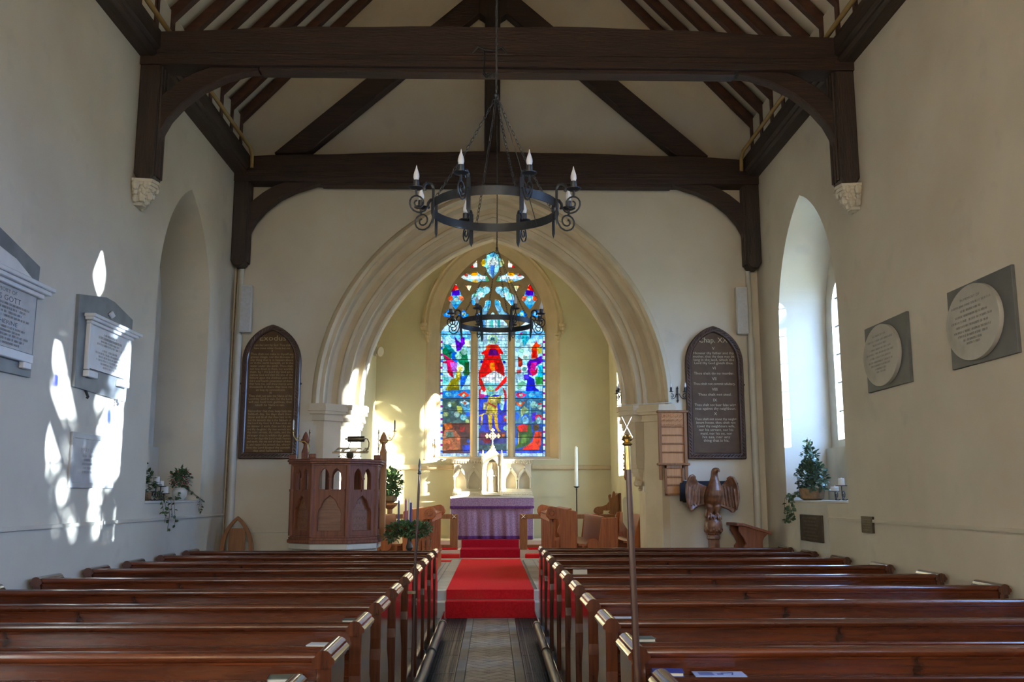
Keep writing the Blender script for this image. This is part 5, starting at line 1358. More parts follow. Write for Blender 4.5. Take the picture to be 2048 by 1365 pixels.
# ------------------------------------------------------------------ commandment tablets
def tablet(cx, lab, board, letter, items):
    t = thing('commandment_tablet', lab, 'tablet', (cx, 12.96, 2.04), group='painted commandment tablets beside the arch')
    zt = 3.36; c = 0.135
    out = arch_pts(cx, 0.40, 2.04, zt, c, 14); inn = arch_pts(cx, 0.318, 2.125, zt, c, 14)
    MB().prism(out, XZ(0), 12.925, 12.998, [inn]).build('frame', 'frame_oak', t, bevel=0.012)
    # rope-carved bead round the frame
    m = MB(); path = arch_pts(cx, 0.362, 2.085, zt, c, 14)
    pts = [Vector((p[0], 12.922, p[1])) for p in path]; pts.append(pts[0])
    for a, b_ in zip(pts[:-1], pts[1:]):
        L = (b_ - a).length; n = max(1, int(L / 0.045))
        d = (b_ - a).normalized(); nrm = Vector((-d.z, 0, d.x))
        for k in range(n):
            p = a.lerp(b_, (k + 0.5) / n)
            m.tube([p - d * 0.022 - nrm * 0.016, p + d * 0.004, p + d * 0.022 + nrm * 0.016], [0.006, 0.011, 0.006], 6)
    m.build('carved_bead', 'frame_oak', t, smooth=True)
    MB().prism(arch_pts(cx, 0.33, 2.11, zt, c, 14), XZ(0), 12.962, 12.99).build('board', board, t)
    tx = MB(); place = lambda u, v, w: (cx + u, 12.9605, v)
    for s, v, size, w in items:
        put_text(tx, s, 0.0, v, size, place, w)
    tag(tx.build('lettering', letter, t), kind='stuff')
    for s in (-1, 1):
        MB().ball((cx + s * 0.408, 12.96, 3.06), 0.014, 6).build('fixing', 'iron', t)
    return t
pz = lambda y: 3.873 - (640 + y / 4.707 - 651) * 0.00686
R_ITEMS = [('Chap. XX', 205, 0.10, 0.40), ('V', 275, 0.058, None), ('Honour thy father and thy', 318, 0.05, 0.56), ('mother, that thy days may be', 350, 0.048, 0.57), ('long in the land, which the', 382, 0.048, 0.56), ('Lord thy God giveth thee.', 414, 0.05, 0.54), ('VI', 464, 0.058, None), ('Thou shalt do no murder.', 512, 0.05, 0.56), ('VII', 566, 0.058, None), ('Thou shalt not commit adultery.', 612, 0.05, 0.58), ('VIII', 666, 0.058, None), ('Thou shalt not steal.', 714, 0.05, 0.46), ('IX', 768, 0.058, None), ('Thou shalt not bear false wit=', 812, 0.05, 0.57), ('ness against thy neighbour.', 846, 0.05, 0.56), ('X', 898, 0.058, None), ('Thou shalt not covet thy neigh=', 946, 0.05, 0.57), ('bours house, thou shalt not', 979, 0.05, 0.54), ('covet thy neighbours wife,', 1012, 0.05, 0.52), ('nor his servant, nor his', 1046, 0.05, 0.47), ('maid, nor his ox, nor', 1080, 0.05, 0.43), ('his ass, nor any', 1113, 0.05, 0.38), ('thing that is his.', 1146, 0.05, 0.35)]
tablet(3.055, 'brown arched tablet headed Chap. XX with commandments, right of the arch', 'tablet_r', 'gold_pale', [(s, pz(y), z, w) for s, y, z, w in R_ITEMS])
L_LINES = ['Thou shalt not make to thyself any', 'graven image, nor the likeness of', 'any thing that is in heaven above', 'or in the earth beneath, or in the', 'water under the earth. Thou shalt', 'not bow down to them, nor worship', 'them, for I the Lord thy God am a', 'jealous God and visit the sins of the', 'fathers upon the children unto the', 'third and fourth generation of them', 'that hate me, and shew mercy unto', 'thousands in them that love me', 'and keep my commandments.', 'III', 'Thou shalt not take the Name of the', 'Lord thy God in vain, for the Lord', 'will not hold him guiltless, that', 'taketh his Name in vain.', 'IV', 'Remember that thou keep holy the', 'Sabbath day. Six days shalt thou', 'labour and do all that thou hast to do', 'but the seventh day is the Sabbath of', 'the Lord thy God. In it thou shalt do', 'no manner of work, thou and thy son', 'and thy daughter, thy man servant and', 'thy maid servant, thy cattle, and the', 'stranger that is within thy gates.', 'For in six days the Lord made heaven', 'and earth, the sea and all that in them', 'is, and rested the seventh day, where=', 'fore the Lord blessed the seventh', 'day and hallowed it.']
L_ITEMS = [('Exodus', 200, 0.105, 0.36), ('I am the Lord thy God. Thou shalt', 252, 0.042, 0.50), ('have none other Gods but me.', 282, 0.042, 0.50), ('II', 308, 0.042, None)]
for i, s in enumerate(L_LINES):
    L_ITEMS.append((s, 338 + 28.3 * i, 0.043, None if len(s) < 4 else (0.585 if len(s) > 26 else 0.40)))
tablet(-3.03, 'brown arched tablet headed Exodus with dense gold text, left of the arch', 'tablet', 'gold', [(s, pz(y), z, w) for s, y, z, w in L_ITEMS])

# ------------------------------------------------------------------ hymn board and the psalm board below it
t = thing('hymn_board', 'carved oak hymn board with empty number rails beside the chancel arch', 'hymn board', (2.445, 12.925, 1.75))
MB().box(2.255, 2.635, 12.910, 12.953, 1.96, 2.69).build('back_board', 'oak_light', t)
for x0, x1 in ((2.25, 2.295), (2.595, 2.64)):
    MB().box(x0, x1, 12.885, 12.925, 1.76, 2.68).build('stile', 'chair_wood', t, bevel=0.005)
MB().box(2.235, 2.655, 12.870, 12.953, 2.665, 2.70).build('cornice', 'chair_wood', t, bevel=0.008)
MB().box(2.225, 2.665, 12.855, 12.953, 1.955, 1.985).build('bottom_shelf', 'chair_wood', t, bevel=0.006)
m = MB().box(2.295, 2.595, 12.900, 12.912, 2.47, 2.665)
for i in range(5):
    for j in range(3):
        cxx, czz = 2.325 + 0.06 * i, 2.50 + 0.062 * j
        m.tube([(cxx + 0.022 * math.cos(a), 12.897, czz + 0.022 * math.sin(a)) for a in [k * PI / 4 for k in range(8)]], 0.005, 5, closed=True)
        m.ball((cxx, 12.897, czz), 0.008, 6)
m.build('carved_frieze', 'oak_light', t)
for z in (2.04, 2.155, 2.27, 2.385):
    MB().box(2.295, 2.595, 12.890, 12.912, z + 0.085, z + 0.103).build('number_rail', 'chair_wood', t, bevel=0.003)
t = thing('psalm_board', 'small oak psalm board with three pale slots under the hymn board', 'hymn board', (2.44, 12.885, 1.56))
MB().box(2.33, 2.56, 12.860, 12.875, 1.565, 1.955).build('back_board', 'oak_light', t)
for a in ((2.315, 2.345, 1.555, 1.955), (2.545, 2.575, 1.555, 1.955), (2.315, 2.575, 1.555, 1.58), (2.315, 2.575, 1.91, 1.955), (2.345, 2.545, 1.68, 1.705), (2.345, 2.545, 1.79, 1.815)):
    MB().box(a[0], a[1], 12.845, 12.865, a[2], a[3]).build('rail', 'chair_wood', t, bevel=0.003)
tx = MB(); put_text(tx, 'PSALM', 2.445, 1.922, 0.028, lambda u, v, w: (u, 12.844, v), 0.13); tag(tx.build('lettering', 'ink', t), kind='stuff')

# ------------------------------------------------------------------ iron wall sconces
def sconce(x, y, z, nrm, lab):
    """two-arm wrought sconce on a wall; nrm = horizontal unit direction out of the wall"""
    t = thing('wall_sconce', lab, 'wall lamp', (x, y, z), group='black iron wall sconces by the chancel arch')
    n = Vector((nrm[0], nrm[1], 0)); s = Vector((-n.y, n.x, 0)); o = Vector((x, y, z))
    def P(a, b, c): return tuple(o + s * a + n * b + Vector((0, 0, c)))
    m = MB().bar(P(0, 0.008, -0.075), P(0, 0.008, 0.08), 0.022, 0.008, tuple(n))
    m.add([P(-0.02, 0.012, -0.075), P(0.02, 0.012, -0.075), P(0, 0.012, -0.12), P(0, 0.02, -0.085)], [(0, 1, 3), (1, 2, 3), (2, 0, 3), (0, 2, 1)])
    m.add([P(-0.018, 0.012, 0.08), P(0.018, 0.012, 0.08), P(0, 0.012, 0.115), P(0, 0.02, 0.09)], [(0, 1, 3), (1, 2, 3), (2, 0, 3), (0, 2, 1)])
    m.build('wall_plate', 'iron', t)
    for k in (-1, 1):
        pts = [P(0, 0.012, 0.0), P(k * 0.02, 0.02, 0.01), P(k * 0.035, 0.035, -0.03), P(k * 0.055, 0.05, -0.055)]
        for q in range(14):
            a = -PI / 2 + q * 2.6 * PI / 13; r = 0.042 * (1 - 0.72 * q / 13)
            pts.append(P(k * (0.088 + r * math.cos(a)), 0.055, -0.022 + r * math.sin(a)))
        a_ = MB().tube(pts, 0.005, 6).build('arm', 'iron', t, smooth=True)
        c = P(k * 0.10, 0.055, 0.028)
        MB().lathe([(0.006, 0), (0.036, 0.006), (0.037, 0.010), (0.008, 0.008)], c, 12).build('drip_pan', 'iron', a_)
        MB().lathe([(0.017, 0.008), (0.017, 0.065), (0.012, 0.067)], c, 10).build('candle_tube', 'iron', a_)
        MB().lathe([(0.011, 0.066), (0.016, 0.082), (0.014, 0.105), (0.006, 0.13), (0.001, 0.145)], c, 10).build('lamp', 'bulb', a_, smooth=True, angle=80)
    return t
sconce(2.545, 12.998, 2.925, (0, -1), 'black iron twin candle sconce between arch and right tablet')
sconce(1.84, 13.48, 2.96, (-1, 0), 'black iron twin sconce on the inner right side of arch')

# white surface cable along the right impost
tag(MB().tube([(1.74, 13.30, 2.80), (2.02, 13.08, 2.80), (2.28, 12.90, 2.80), (2.44, 12.89, 2.805), (2.50, 12.985, 2.83), (2.53, 12.985, 2.86)], 0.006, 6).build('cable', 'white_paint', smooth=True), 'thin white cable over the right impost to the sconce', 'cable')
# switch on the right jamb
tag(MB().box(2.085, 2.10, 13.22, 13.29, 1.60, 1.68).build('light_switch', 'white_paint', bevel=0.004), 'small white switch box on the right arch jamb', 'switch')

# ------------------------------------------------------------------ corner pipes, loudspeakers
for s, x, sd in ((-1, -3.492, 'left'), (1, 3.575, 'right')):
    t = thing('drain_pipe', 'cream painted pipe running up the %s corner by the arch wall' % sd, 'pipe', (x, 12.93, 0))
    MB().tube([(x, 12.94, 0.0), (x, 12.94, 3.72)], 0.048, 14).build('lower_pipe', 'pipe_paint', t, smooth=True)
    MB().tube([(x, 12.94, 3.70), (x, 12.94, 4.66)], 0.036, 14).build('upper_pipe', 'pipe_paint', t, smooth=True)
    sp = thing('wall_speaker', 'narrow white column loudspeaker in the %s corner above the tablet' % sd, 'speaker', (-3.40 if s < 0 else 3.46, 12.86, 3.74))
    xc = -3.385 if s < 0 else 3.445
    MB().box(xc - 0.078, xc + 0.078, 12.82, 12.895, 3.75, 4.41).build('cabinet', 'white_paint', sp, bevel=0.006)
    MB().box(xc - 0.066, xc + 0.066, 12.812, 12.822, 3.765, 4.395).build('grille', 'grey_fabric', sp)
    MB().box(xc - 0.03, xc + 0.03, 12.895, 12.985, 4.0, 4.15).build('bracket', 'white_paint', sp)
tag(MB().tube([(-3.555, 12.96, 5.9), (-3.57, 12.93, 5.3), (-3.55, 12.93, 4.6), (-3.565, 12.94, 3.5), (-3.56, 12.94, 2.0), (-3.57, 12.95, 0.3)], 0.009, 6).build('cable', 'terracotta', smooth=True), 'thin brown cable down the left corner beside the pipe', 'cable')
tag(MB().tube([(-3.42, 12.99, 1.06), (-3.0, 12.99, 1.065), (-2.55, 12.99, 1.06), (-2.41, 12.99, 1.05)], 0.006, 6).build('cable', 'pipe_paint', smooth=True), 'thin grey cable across the arch wall behind the chair', 'cable')

# ------------------------------------------------------------------ memorials on the left wall
def lw(d):            # drawing on the left wall: u = y along, v = z, w = projection into the nave
    return lambda u, v, w: (XL + d + w, u, v)
t = thing('wall_memorial', 'large white marble memorial with cornice on slate, left edge of frame', 'memorial', (XL, 6.6, 2.43))
MB().prism([(5.82, 2.43), (7.36, 2.45), (7.37, 3.33), (6.59, 3.50), (5.81, 3.33)], lw(0), 0, 0.03).build('slate_back', 'slate_blue', t)
MB().prism([(5.90, 2.62), (7.29, 2.62), (7.29, 3.07), (5.90, 3.07)], lw(0.03), 0, 0.03).build('tablet', 'marble_grey', t)
m = MB()
for a, b_, c, d in ((5.86, 7.36, 3.065, 0.06), (5.80, 7.42, 3.10, 0.085), (5.76, 7.46, 3.135, 0.10)):
    m.prism([(a, c), (b_, c), (b_, c + 0.036), (a, c + 0.036)], lw(0.03), 0, d)
m.build('cornice', 'marble', t, bevel=0.006)
MB().prism([(5.92, 3.17), (7.30, 3.17), (6.95, 3.29), (6.59, 3.34), (6.23, 3.29)], lw(0.03), 0, 0.03).build('pediment', 'marble', t, bevel=0.005)
MB().prism([(5.90, 2.545), (7.29, 2.545), (7.29, 2.615), (5.90, 2.615)], lw(0.03), 0, 0.045).build('sill', 'marble', t, bevel=0.006)
for u in (6.02, 7.16):
    MB().prism([(u, 2.50), (u + 0.12, 2.50), (u + 0.12, 2.55), (u, 2.55)], lw(0.03), 0, 0.04).build('foot_block', 'marble', t, bevel=0.005)
tx = MB(); pl = lambda u, v, w: (XL + 0.0612, u, v)
put_text(tx, 'IN MEMORY OF', 6.78, 3.015, 0.042, pl, 0.42); put_text(tx, 'JAMES GOTT', 6.80, 2.955, 0.058, pl, 0.52); put_text(tx, 'CATHERINE', 6.82, 2.785, 0.045, pl, 0.42)
for i, v in enumerate((2.925, 2.895, 2.865, 2.835, 2.755, 2.727, 2.70, 2.67, 2.64)):
    strokes(tx, 6.15 + 0.05 * (i % 2), 7.20 - 0.06 * (i % 3), v, 0.017, pl, 40 + i)
tag(tx.build('lettering', 'ink', t), kind='stuff')

t = thing('wall_memorial', 'white marble memorial on sunlit slate panel, middle of the left wall', 'memorial', (XL, 8.73, 2.42))
MB().prism([(8.14, 2.47), (9.29, 2.45), (9.34, 3.17), (9.34, 3.27), (8.88, 3.355), (8.68, 3.36), (8.11, 3.27)], lw(0), 0, 0.028).build('slate_back', 'slate_blue', t)
MB().prism([(8.33, 2.66), (9.18, 2.66), (9.20, 3.05), (8.32, 3.05)], lw(0.028), 0, 0.025).build('tablet', 'marble', t)
m = MB()
for a, b_, c, d in ((8.28, 9.27, 3.045, 0.05), (8.25, 9.33, 3.075, 0.075), (8.23, 9.38, 3.10, 0.095)):
    m.prism([(a, c), (b_, c), (b_, c + 0.03), (a, c + 0.03)], lw(0.028), 0, d)
m.build('cornice', 'marble', t, bevel=0.005)
for u in (8.285, 9.205):
    MB().prism([(u, 2.64), (u + 0.045, 2.64), (u + 0.045, 3.05), (u, 3.05)], lw(0.028), 0, 0.04).build('pilaster', 'marble', t, bevel=0.004)
for u in (8.28, 9.02):
    MB().prism([(u, 2.575), (u + 0.2, 2.575), (u + 0.2, 2.635), (u, 2.635)], lw(0.028), 0, 0.055).build('foot_block', 'marble', t, bevel=0.006)
MB().prism([(8.72, 3.21), (8.80, 3.26), (8.88, 3.22), (8.80, 3.18)], lw(0.028), 0, 0.02).build('carved_crest', 'marble', t, bevel=0.008)
for u in (8.40, 9.08):
    m = MB().tube([(XL + 0.012, u, 2.475), (XL + 0.03, u, 2.43), (XL + 0.04, u, 2.41), (XL + 0.03, u, 2.395)], 0.012, 6); m.build('iron_support', 'iron', t)
tx = MB(); pl2 = lambda u, v, w: (XL + 0.0542, u, v)
for i, (a, b_, v, h) in enumerate(((8.62, 8.92, 2.985, 0.02), (8.50, 9.04, 2.95, 0.024), (8.56, 8.98, 2.92, 0.018), (8.48, 9.06, 2.89, 0.02), (8.60, 8.94, 2.84, 0.02), (8.45, 9.09, 2.81, 0.018), (8.52, 9.02, 2.78, 0.018), (8.48, 9.06, 2.75, 0.018), (8.58, 8.96, 2.72, 0.018), (8.64, 8.90, 2.69, 0.018))):
    strokes(tx, a, b_, v, h, pl2, 70 + i)
tag(tx.build('lettering', 'ink_soft', t), kind='stuff')

t = thing('wall_plaque', 'plain framed stone plaque below the sunlit memorial', 'plaque', (XL, 8.68, 1.61))
MB().prism([(8.20, 1.615), (9.15, 1.615), (9.15, 2.09), (8.20, 2.09)], lw(0), 0, 0.022, [[(8.25, 1.665), (9.10, 1.665), (9.10, 2.04), (8.25, 2.04)]]).build('frame', 'marble_grey', t, bevel=0.004)
MB().prism([(8.245, 1.66), (9.105, 1.66), (9.105, 2.045), (8.245, 2.045)], lw(0), 0, 0.014).build('tablet', 'marble_grey', t)
tx = MB(); pl3 = lambda u, v, w: (XL + 0.0148, u, v)
put_text(tx, 'MARY GLADSTONE', 8.68, 1.93, 0.05, pl3, 0.56)
for i, v in enumerate((1.885, 1.85, 1.815, 1.78, 1.745)):
    strokes(tx, 8.44 + 0.03 * (i % 2), 8.94 - 0.04 * (i % 3), v, 0.02, pl3, 100 + i)
tag(tx.build('lettering', 'ink_soft', t), kind='stuff')

# ------------------------------------------------------------------ tablets on the right wall
def rw(d):
    return lambda u, v, w: (XR - d - w, u, v)
for (y0, y1, lab, seed) in ((6.53, 7.50, 'oval memorial on grey slate at the right edge of the frame', 200), (8.27, 9.235, 'oval memorial on grey slate, the farther of two, near the right window', 230)):
    t = thing('oval_memorial', lab, 'memorial', (XR, (y0 + y1) / 2, 2.545))
    MB().prism([(y0, 2.545), (y1, 2.545), (y1, 3.18), (y0, 3.18)], rw(0), 0, 0.028).build('slate_back', 'slate', t, bevel=0.003)
    yc = (y0 + y1) / 2 + 0.06; a = 0.405
    ell = [(yc + a * math.cos(k * PI / 28), 2.862 + 0.292 * math.sin(k * PI / 28)) for k in range(56)]
    MB().prism(ell, rw(0.028), 0, 0.035).build('oval_tablet', 'oval_stone', t, bevel=0.008)
    tx = MB(); pr = lambda u, v, w: (XR - 0.0638, 2 * yc - u, v)
    put_text(tx, 'IN MEMORY OF', yc, 3.045, 0.028, pr, 0.30)
    for i, (hw_, v) in enumerate(((0.30, 3.0), (0.16, 2.96), (0.24, 2.92), (0.31, 2.88), (0.24, 2.84), (0.28, 2.80), (0.22, 2.765), (0.14, 2.73), (0.10, 2.70))):
        strokes(tx, yc - hw_, yc + hw_, v, 0.018, pr, seed + i)
    tag(tx.build('lettering', 'ink', t), kind='stuff')
t = thing('bronze_plaque', 'dark bronze plaque under the right window', 'plaque', (XR, 11.15, 1.02))
MB().prism([(10.78, 1.025), (11.52, 1.025), (11.52, 1.33), (10.78, 1.33)], rw(0), 0, 0.035).build('plate', 'bronze', t, bevel=0.005)
MB().prism([(10.62, 0.92), (11.66, 0.92), (11.66, 1.45), (10.62, 1.45)], rw(0), 0, 0.005).build('plaster_patch', 'pipe_paint', t)
tx = MB(); pb = lambda u, v, w: (XR - 0.0358, 2 * 11.15 - u, v)
for i, v in enumerate((1.285, 1.245, 1.205, 1.165, 1.125, 1.085, 1.05)):
    strokes(tx, 10.88 + 0.05 * (i % 3), 11.42 - 0.05 * ((i + 1) % 3), v, 0.018, pb, 300 + i)
tag(tx.build('lettering', 'bronze_letter', t), kind='stuff')
t = thing('brass_plate', 'small brown plate on the right wall above the pews', 'plaque', (XR, 9.48, 1.185))
MB().prism([(9.34, 1.187), (9.62, 1.187), (9.62, 1.347), (9.34, 1.347)], rw(0), 0, 0.025).build('plate', 'bronze', t, bevel=0.003)
tx = MB(); ps_ = lambda u, v, w: (XR - 0.0258, 2 * 9.48 - u, v)
for i, v in enumerate((1.31, 1.285, 1.26, 1.235, 1.21)):
    strokes(tx, 9.39, 9.57, v, 0.012, ps_, 330 + i)
tag(tx.build('lettering', 'bronze_letter', t), kind='stuff')

# ================================================================== CHANCEL
def slab_path(mb, pts, x0, x1, th):
    """carpet following a y-z polyline, laid on top of it"""
    n = len(pts); off = []
    for i in range(n):
        a = Vector(pts[max(i - 1, 0)]); b = Vector(pts[i]); c = Vector(pts[min(i + 1, n - 1)])
        nrm = Vector((0, 0))
        for p, q in ((a, b), (b, c)):
            d = q - p
            if d.length > 1e-6:
                d.normalize(); nrm += Vector((-d.y, d.x))
        off.append((b.x + nrm.x * th, b.y + nrm.y * th))
    poly = list(pts) + off[::-1]
    mb.prism(poly, YZ(0), x0, x1)
    return mb
tag(slab_path(MB(), [(12.598, 0.002), (12.598, 0.196), (12.76, 0.196)], -0.60, 0.548, 0.012).build('step_carpet', 'carpet', bevel=0.004), 'red carpet strip over the lowest chancel step', 'carpet')
tag(slab_path(MB(), [(12.838, 0.205), (12.838, 0.321), (19.26, 0.321)], -0.60, 0.548, 0.012).build('carpet_runner', 'carpet', bevel=0.004), 'long red carpet runner up the middle of the chancel', 'carpet')
tag(slab_path(MB(), [(19.278, 0.335), (19.278, 0.486), (20.04, 0.486), (20.048, 0.636), (20.30, 0.636)], -0.635, 0.55, 0.010).build('altar_step_carpet', 'carpet_dark', bevel=0.003), 'crimson carpet over the altar steps', 'carpet')
for x0, x1, sd in ((-2.4, -0.70, 'left'), (0.70, 2.4, 'right')):
    tag(MB().box(x0, x1, 19.52, 20.6, 0.486, 0.496).build('sanctuary_carpet', 'carpet'), 'red sanctuary carpet behind the %s communion rail' % sd, 'carpet')
    tag(MB().box(x0 + (0 if x0 < 0 else -0.05), x1 + (0.0 if x0 > 0 else 0.06), 19.02, 19.27, 0.322, 0.415).build('kneeler', 'carpet', bevel=0.015), 'red kneeler before the %s communion rail' % sd, 'kneeler')
    tag(MB().box(x0 + 0.02, x1 - 0.0, 19.285, 19.42, 0.487, 0.53).build('kneeler_pad', 'carpet', bevel=0.012), 'thin red pad at the foot of the %s communion rail' % sd, 'kneeler')
tag(MB().box(-0.98, -0.78, 18.3, 18.75, 0.321, 0.328).build('floor_mat', 'carpet'), 'small red mat left of the chancel runner', 'mat')

# communion rails
for s, xg, sd in ((-1, -0.69, 'left'), (1, 0.545, 'right')):
    t = thing('communion_rail', 'oak communion rail with silver cross on its %s gate post' % sd, 'rail', (s * 1.5, 19.36, 0.485))
    xs = lambda a: s * a + (xg - s * 0.69 if s < 0 else xg - 0.545)
    e = xg; far = s * 2.60
    MB().box(min(e, far), max(e, far), 19.32, 19.42, 1.095, 1.185).build('top_rail', 'chair_wood', t, bevel=0.008)
    MB().box(min(e, far), max(e, far), 19.345, 19.395, 0.53, 0.585).build('bottom_rail', 'chair_wood', t, bevel=0.005)
    for i, dx in enumerate((0.0, 0.80, 1.60)):
        xa = e + s * dx; xb = e + s * (dx + (0.145 if i == 0 else 0.09))
        MB().box(min(xa, xb), max(xa, xb), 19.33, 19.41, 0.485, 1.10 if i else 1.187).build('post', 'chair_wood', t, bevel=0.005)
    cx = e + s * 0.075
    MB().bar((cx - 0.038, 19.318, 1.102), (cx + 0.038, 19.318, 1.178), 0.006, 0.013, (0, 1, 0)).bar((cx - 0.038, 19.318, 1.178), (cx + 0.038, 19.318, 1.102), 0.006, 0.013, (0, 1, 0)).build('silver_cross', 'silver', t)
    xa = e + s * 0.145; xb = e + s * 0.157
    MB().box(min(xa, xb), max(xa, xb), 19.335, 19.405, 0.58, 1.10).build('pale_lining', 'oak_light', t)

# altar with purple frontal
t = thing('altar', 'altar dressed in a purple frontal with fringed superfrontal', 'altar', (-0.01, 20.55, 0.635))
MB().box(-0.865, 0.845, 20.32, 20.88, 0.637, 1.505).build('altar_body', 'oak_light', t)
MB().box(-0.892, 0.872, 20.24, 20.89, 1.505, 1.53).build('altar_top', 'linen', t, bevel=0.004)
rows = []
for j in range(9):
    z = 0.65 + (1.33 - 0.65) * j / 8
    amp = 0.022 * (1 - 0.55 * j / 8)
    rows.append([(x, 20.302 - amp * (1 + math.sin(x * 21 + 1.3 * math.sin(x * 5)) + 0.35 * math.sin(x * 47 + j * 0.2)), z) for x in [-0.868 + 1.716 * i / 150 for i in range(151)]])
MB().sheet(rows).build('frontal', 'frontal', t, smooth=True, angle=180)
rows = []
for z in (0.65, 0.69, 0.72):
    rows.append([(x, 20.297 - 0.022 * (1 + math.sin(x * 21 + 1.3 * math.sin(x * 5)) + 0.35 * math.sin(x * 47)), z) for x in [-0.868 + 1.716 * i / 150 for i in range(151)]])
MB().sheet(rows).build('hem', 'fringe', t, smooth=True, angle=180)
MB().box(-0.888, 0.868, 20.245, 20.29, 1.33, 1.522).build('superfrontal', 'frontal', t, bevel=0.004)
m = MB()
for i in range(150):
    x = -0.888 + 1.756 * i / 149
    m.tube([(x, 20.252, 1.335), (x + 0.002 * math.sin(i), 20.248, 1.295), (x + 0.004 * math.sin(i * 1.7), 20.25, 1.285)], [0.006, 0.006, 0.004], 5)
m.build('fringe', 'fringe', t)
for s in (-1, 1):
    MB().box(-0.01 + s * 0.872 - 0.012, -0.01 + s * 0.872 + 0.012, 20.29, 20.88, 0.66, 1.51).build('side_fall', 'linen', t)

# reredos
t = thing('reredos', 'carved pale stone reredos with gabled niches behind the altar', 'reredos', (0, 21.1, 1.53))
yb = 21.05
bays = (-0.705, -0.405, 0.40, 0.70)
holes = []
for c in bays:
    holes.append([(c - 0.115, 1.70), (c - 0.115, 1.90), (c - 0.09, 1.96), (c - 0.06, 1.98), (c - 0.055, 2.01), (c, 2.07), (c + 0.055, 2.01), (c + 0.06, 1.98), (c + 0.09, 1.96), (c + 0.115, 1.90), (c + 0.115, 1.70)])
MB().prism([(-0.855, 1.62), (0.85, 1.62), (0.85, 2.28), (-0.855, 2.28)], XZ(0), yb, yb + 0.12, holes).build('arcade', 'stone_pale', t, bevel=0.006)
MB().box(-0.855, 0.85, yb + 0.12, 21.29, 1.53, 2.30).build('back_slab', 'stone_pale', t)
MB().box(-0.87, 0.865, yb - 0.09, yb + 0.02, 1.53, 1.64).build('ledge', 'stone_pale', t, bevel=0.008)
m = MB()
for i in range(46):
    x = -0.84 + 1.68 * i / 45
    m.ball((x, yb - 0.092, 1.585), 0.013, 6)
m.build('bead_row', 'stone_pale', t)
for x0, x1 in ((-0.90, -0.22), (0.215, 0.895)):
    MB().prism([(yb - 0.03, 2.25), (yb - 0.09, 2.32), (yb - 0.09, 2.345), (21.29, 2.345), (21.29, 2.25)], YZ(0), x0, x1).build('cornice', 'stone_pale', t, bevel=0.006)
    m = MB()
    for i in range(12):
        x = x0 + 0.04 + (x1 - x0 - 0.08) * i / 11
        m.ball((x, yb - 0.055, 2.265), 0.022, 6); m.ball((x, yb - 0.075, 2.30), 0.014, 6)
    m.build('leaf_frieze', 'stone_pale', t)
for c in bays:
    g = MB()
    g.bar((c - 0.15, yb - 0.02, 1.95), (c, yb - 0.02, 2.15), 0.05, 0.026, (0, 1, 0)).bar((c + 0.15, yb - 0.02, 1.95), (c, yb - 0.02, 2.15), 0.05, 0.026, (0, 1, 0))
    g.lathe([(0.012, 0), (0.026, 0.02), (0.014, 0.035), (0.024, 0.05), (0.004, 0.08)], (c, yb - 0.025, 2.145), 8)
    g.build('gable', 'stone_pale', t, bevel=0.004)
    k = MB()
    for dx in (-0.13, 0.13):
        k.lathe([(0.018, 1.70), (0.012, 1.72), (0.011, 1.86), (0.02, 1.88), (0.02, 1.90)], (c + dx, yb - 0.015, 0), 8)
    k.build('shafts', 'stone_pale', t)
f0 = 20.86
MB().prism([(-0.215, 1.56), (0.195, 1.56), (0.195, 2.40), (0.165, 2.43), (-0.01, 2.60), (-0.185, 2.43), (-0.215, 2.40)], XZ(0), f0, yb + 0.1, [[(-0.135, 1.62), (-0.135, 2.15), (-0.115, 2.24), (-0.07, 2.31), (-0.01, 2.345), (0.05, 2.31), (0.095, 2.24), (0.115, 2.15), (0.115, 1.62)]]).build('central_niche', 'stone_pale', t, bevel=0.006)
for x in (-0.215, 0.195):
    MB().lathe([(0.034, 1.56), (0.034, 1.64), (0.024, 1.66), (0.022, 2.18), (0.036, 2.21), (0.036, 2.24), (0.030, 2.25), (0.030, 2.40), (0.040, 2.41), (0.024, 2.45), (0.004, 2.54)], (x, f0 - 0.005, 0), 8).build('pinnacle', 'stone_pale', t)
# statue in the niche: a robed standing figure, one surface
n = 14; rows = []
for z, rx, ry, dx in ((1.63, 0.085, 0.055, 0), (1.70, 0.08, 0.05, 0), (1.85, 0.072, 0.046, 0.002), (1.95, 0.078, 0.05, 0.002), (2.04, 0.086, 0.05, 0), (2.10, 0.082, 0.045, 0), (2.125, 0.05, 0.036, 0), (2.14, 0.024, 0.024, 0), (2.155, 0.026, 0.027, 0), (2.18, 0.034, 0.036, 0), (2.21, 0.035, 0.037, 0), (2.235, 0.028, 0.03, 0), (2.255, 0.018, 0.02, 0), (2.265, 0.004, 0.004, 0)):
    fold = 0.10 if z < 2.0 else 0.0
    rows.append([(-0.01 + dx + rx * (1 + fold * math.cos(7 * 2 * PI * k / n)) * math.cos(2 * PI * k / n), 20.96 + ry * (1 + fold * math.sin(5 * 2 * PI * k / n)) * math.sin(2 * PI * k / n), z) for k in range(n)])
m = MB().sheet(rows, close=True); m.add(rows[0], [tuple(range(n))[::-1]])
for s in (-1, 1):
    m.tube([(-0.01 + s * 0.075, 20.955, 2.08), (-0.01 + s * 0.085, 20.93, 1.98), (-0.01 + s * 0.03, 20.905, 1.975)], [0.026, 0.024, 0.016], 7)
tag(m.build('statue', 'stone_pale', smooth=True), 'robed stone figure standing in the reredos central niche', 'statue')
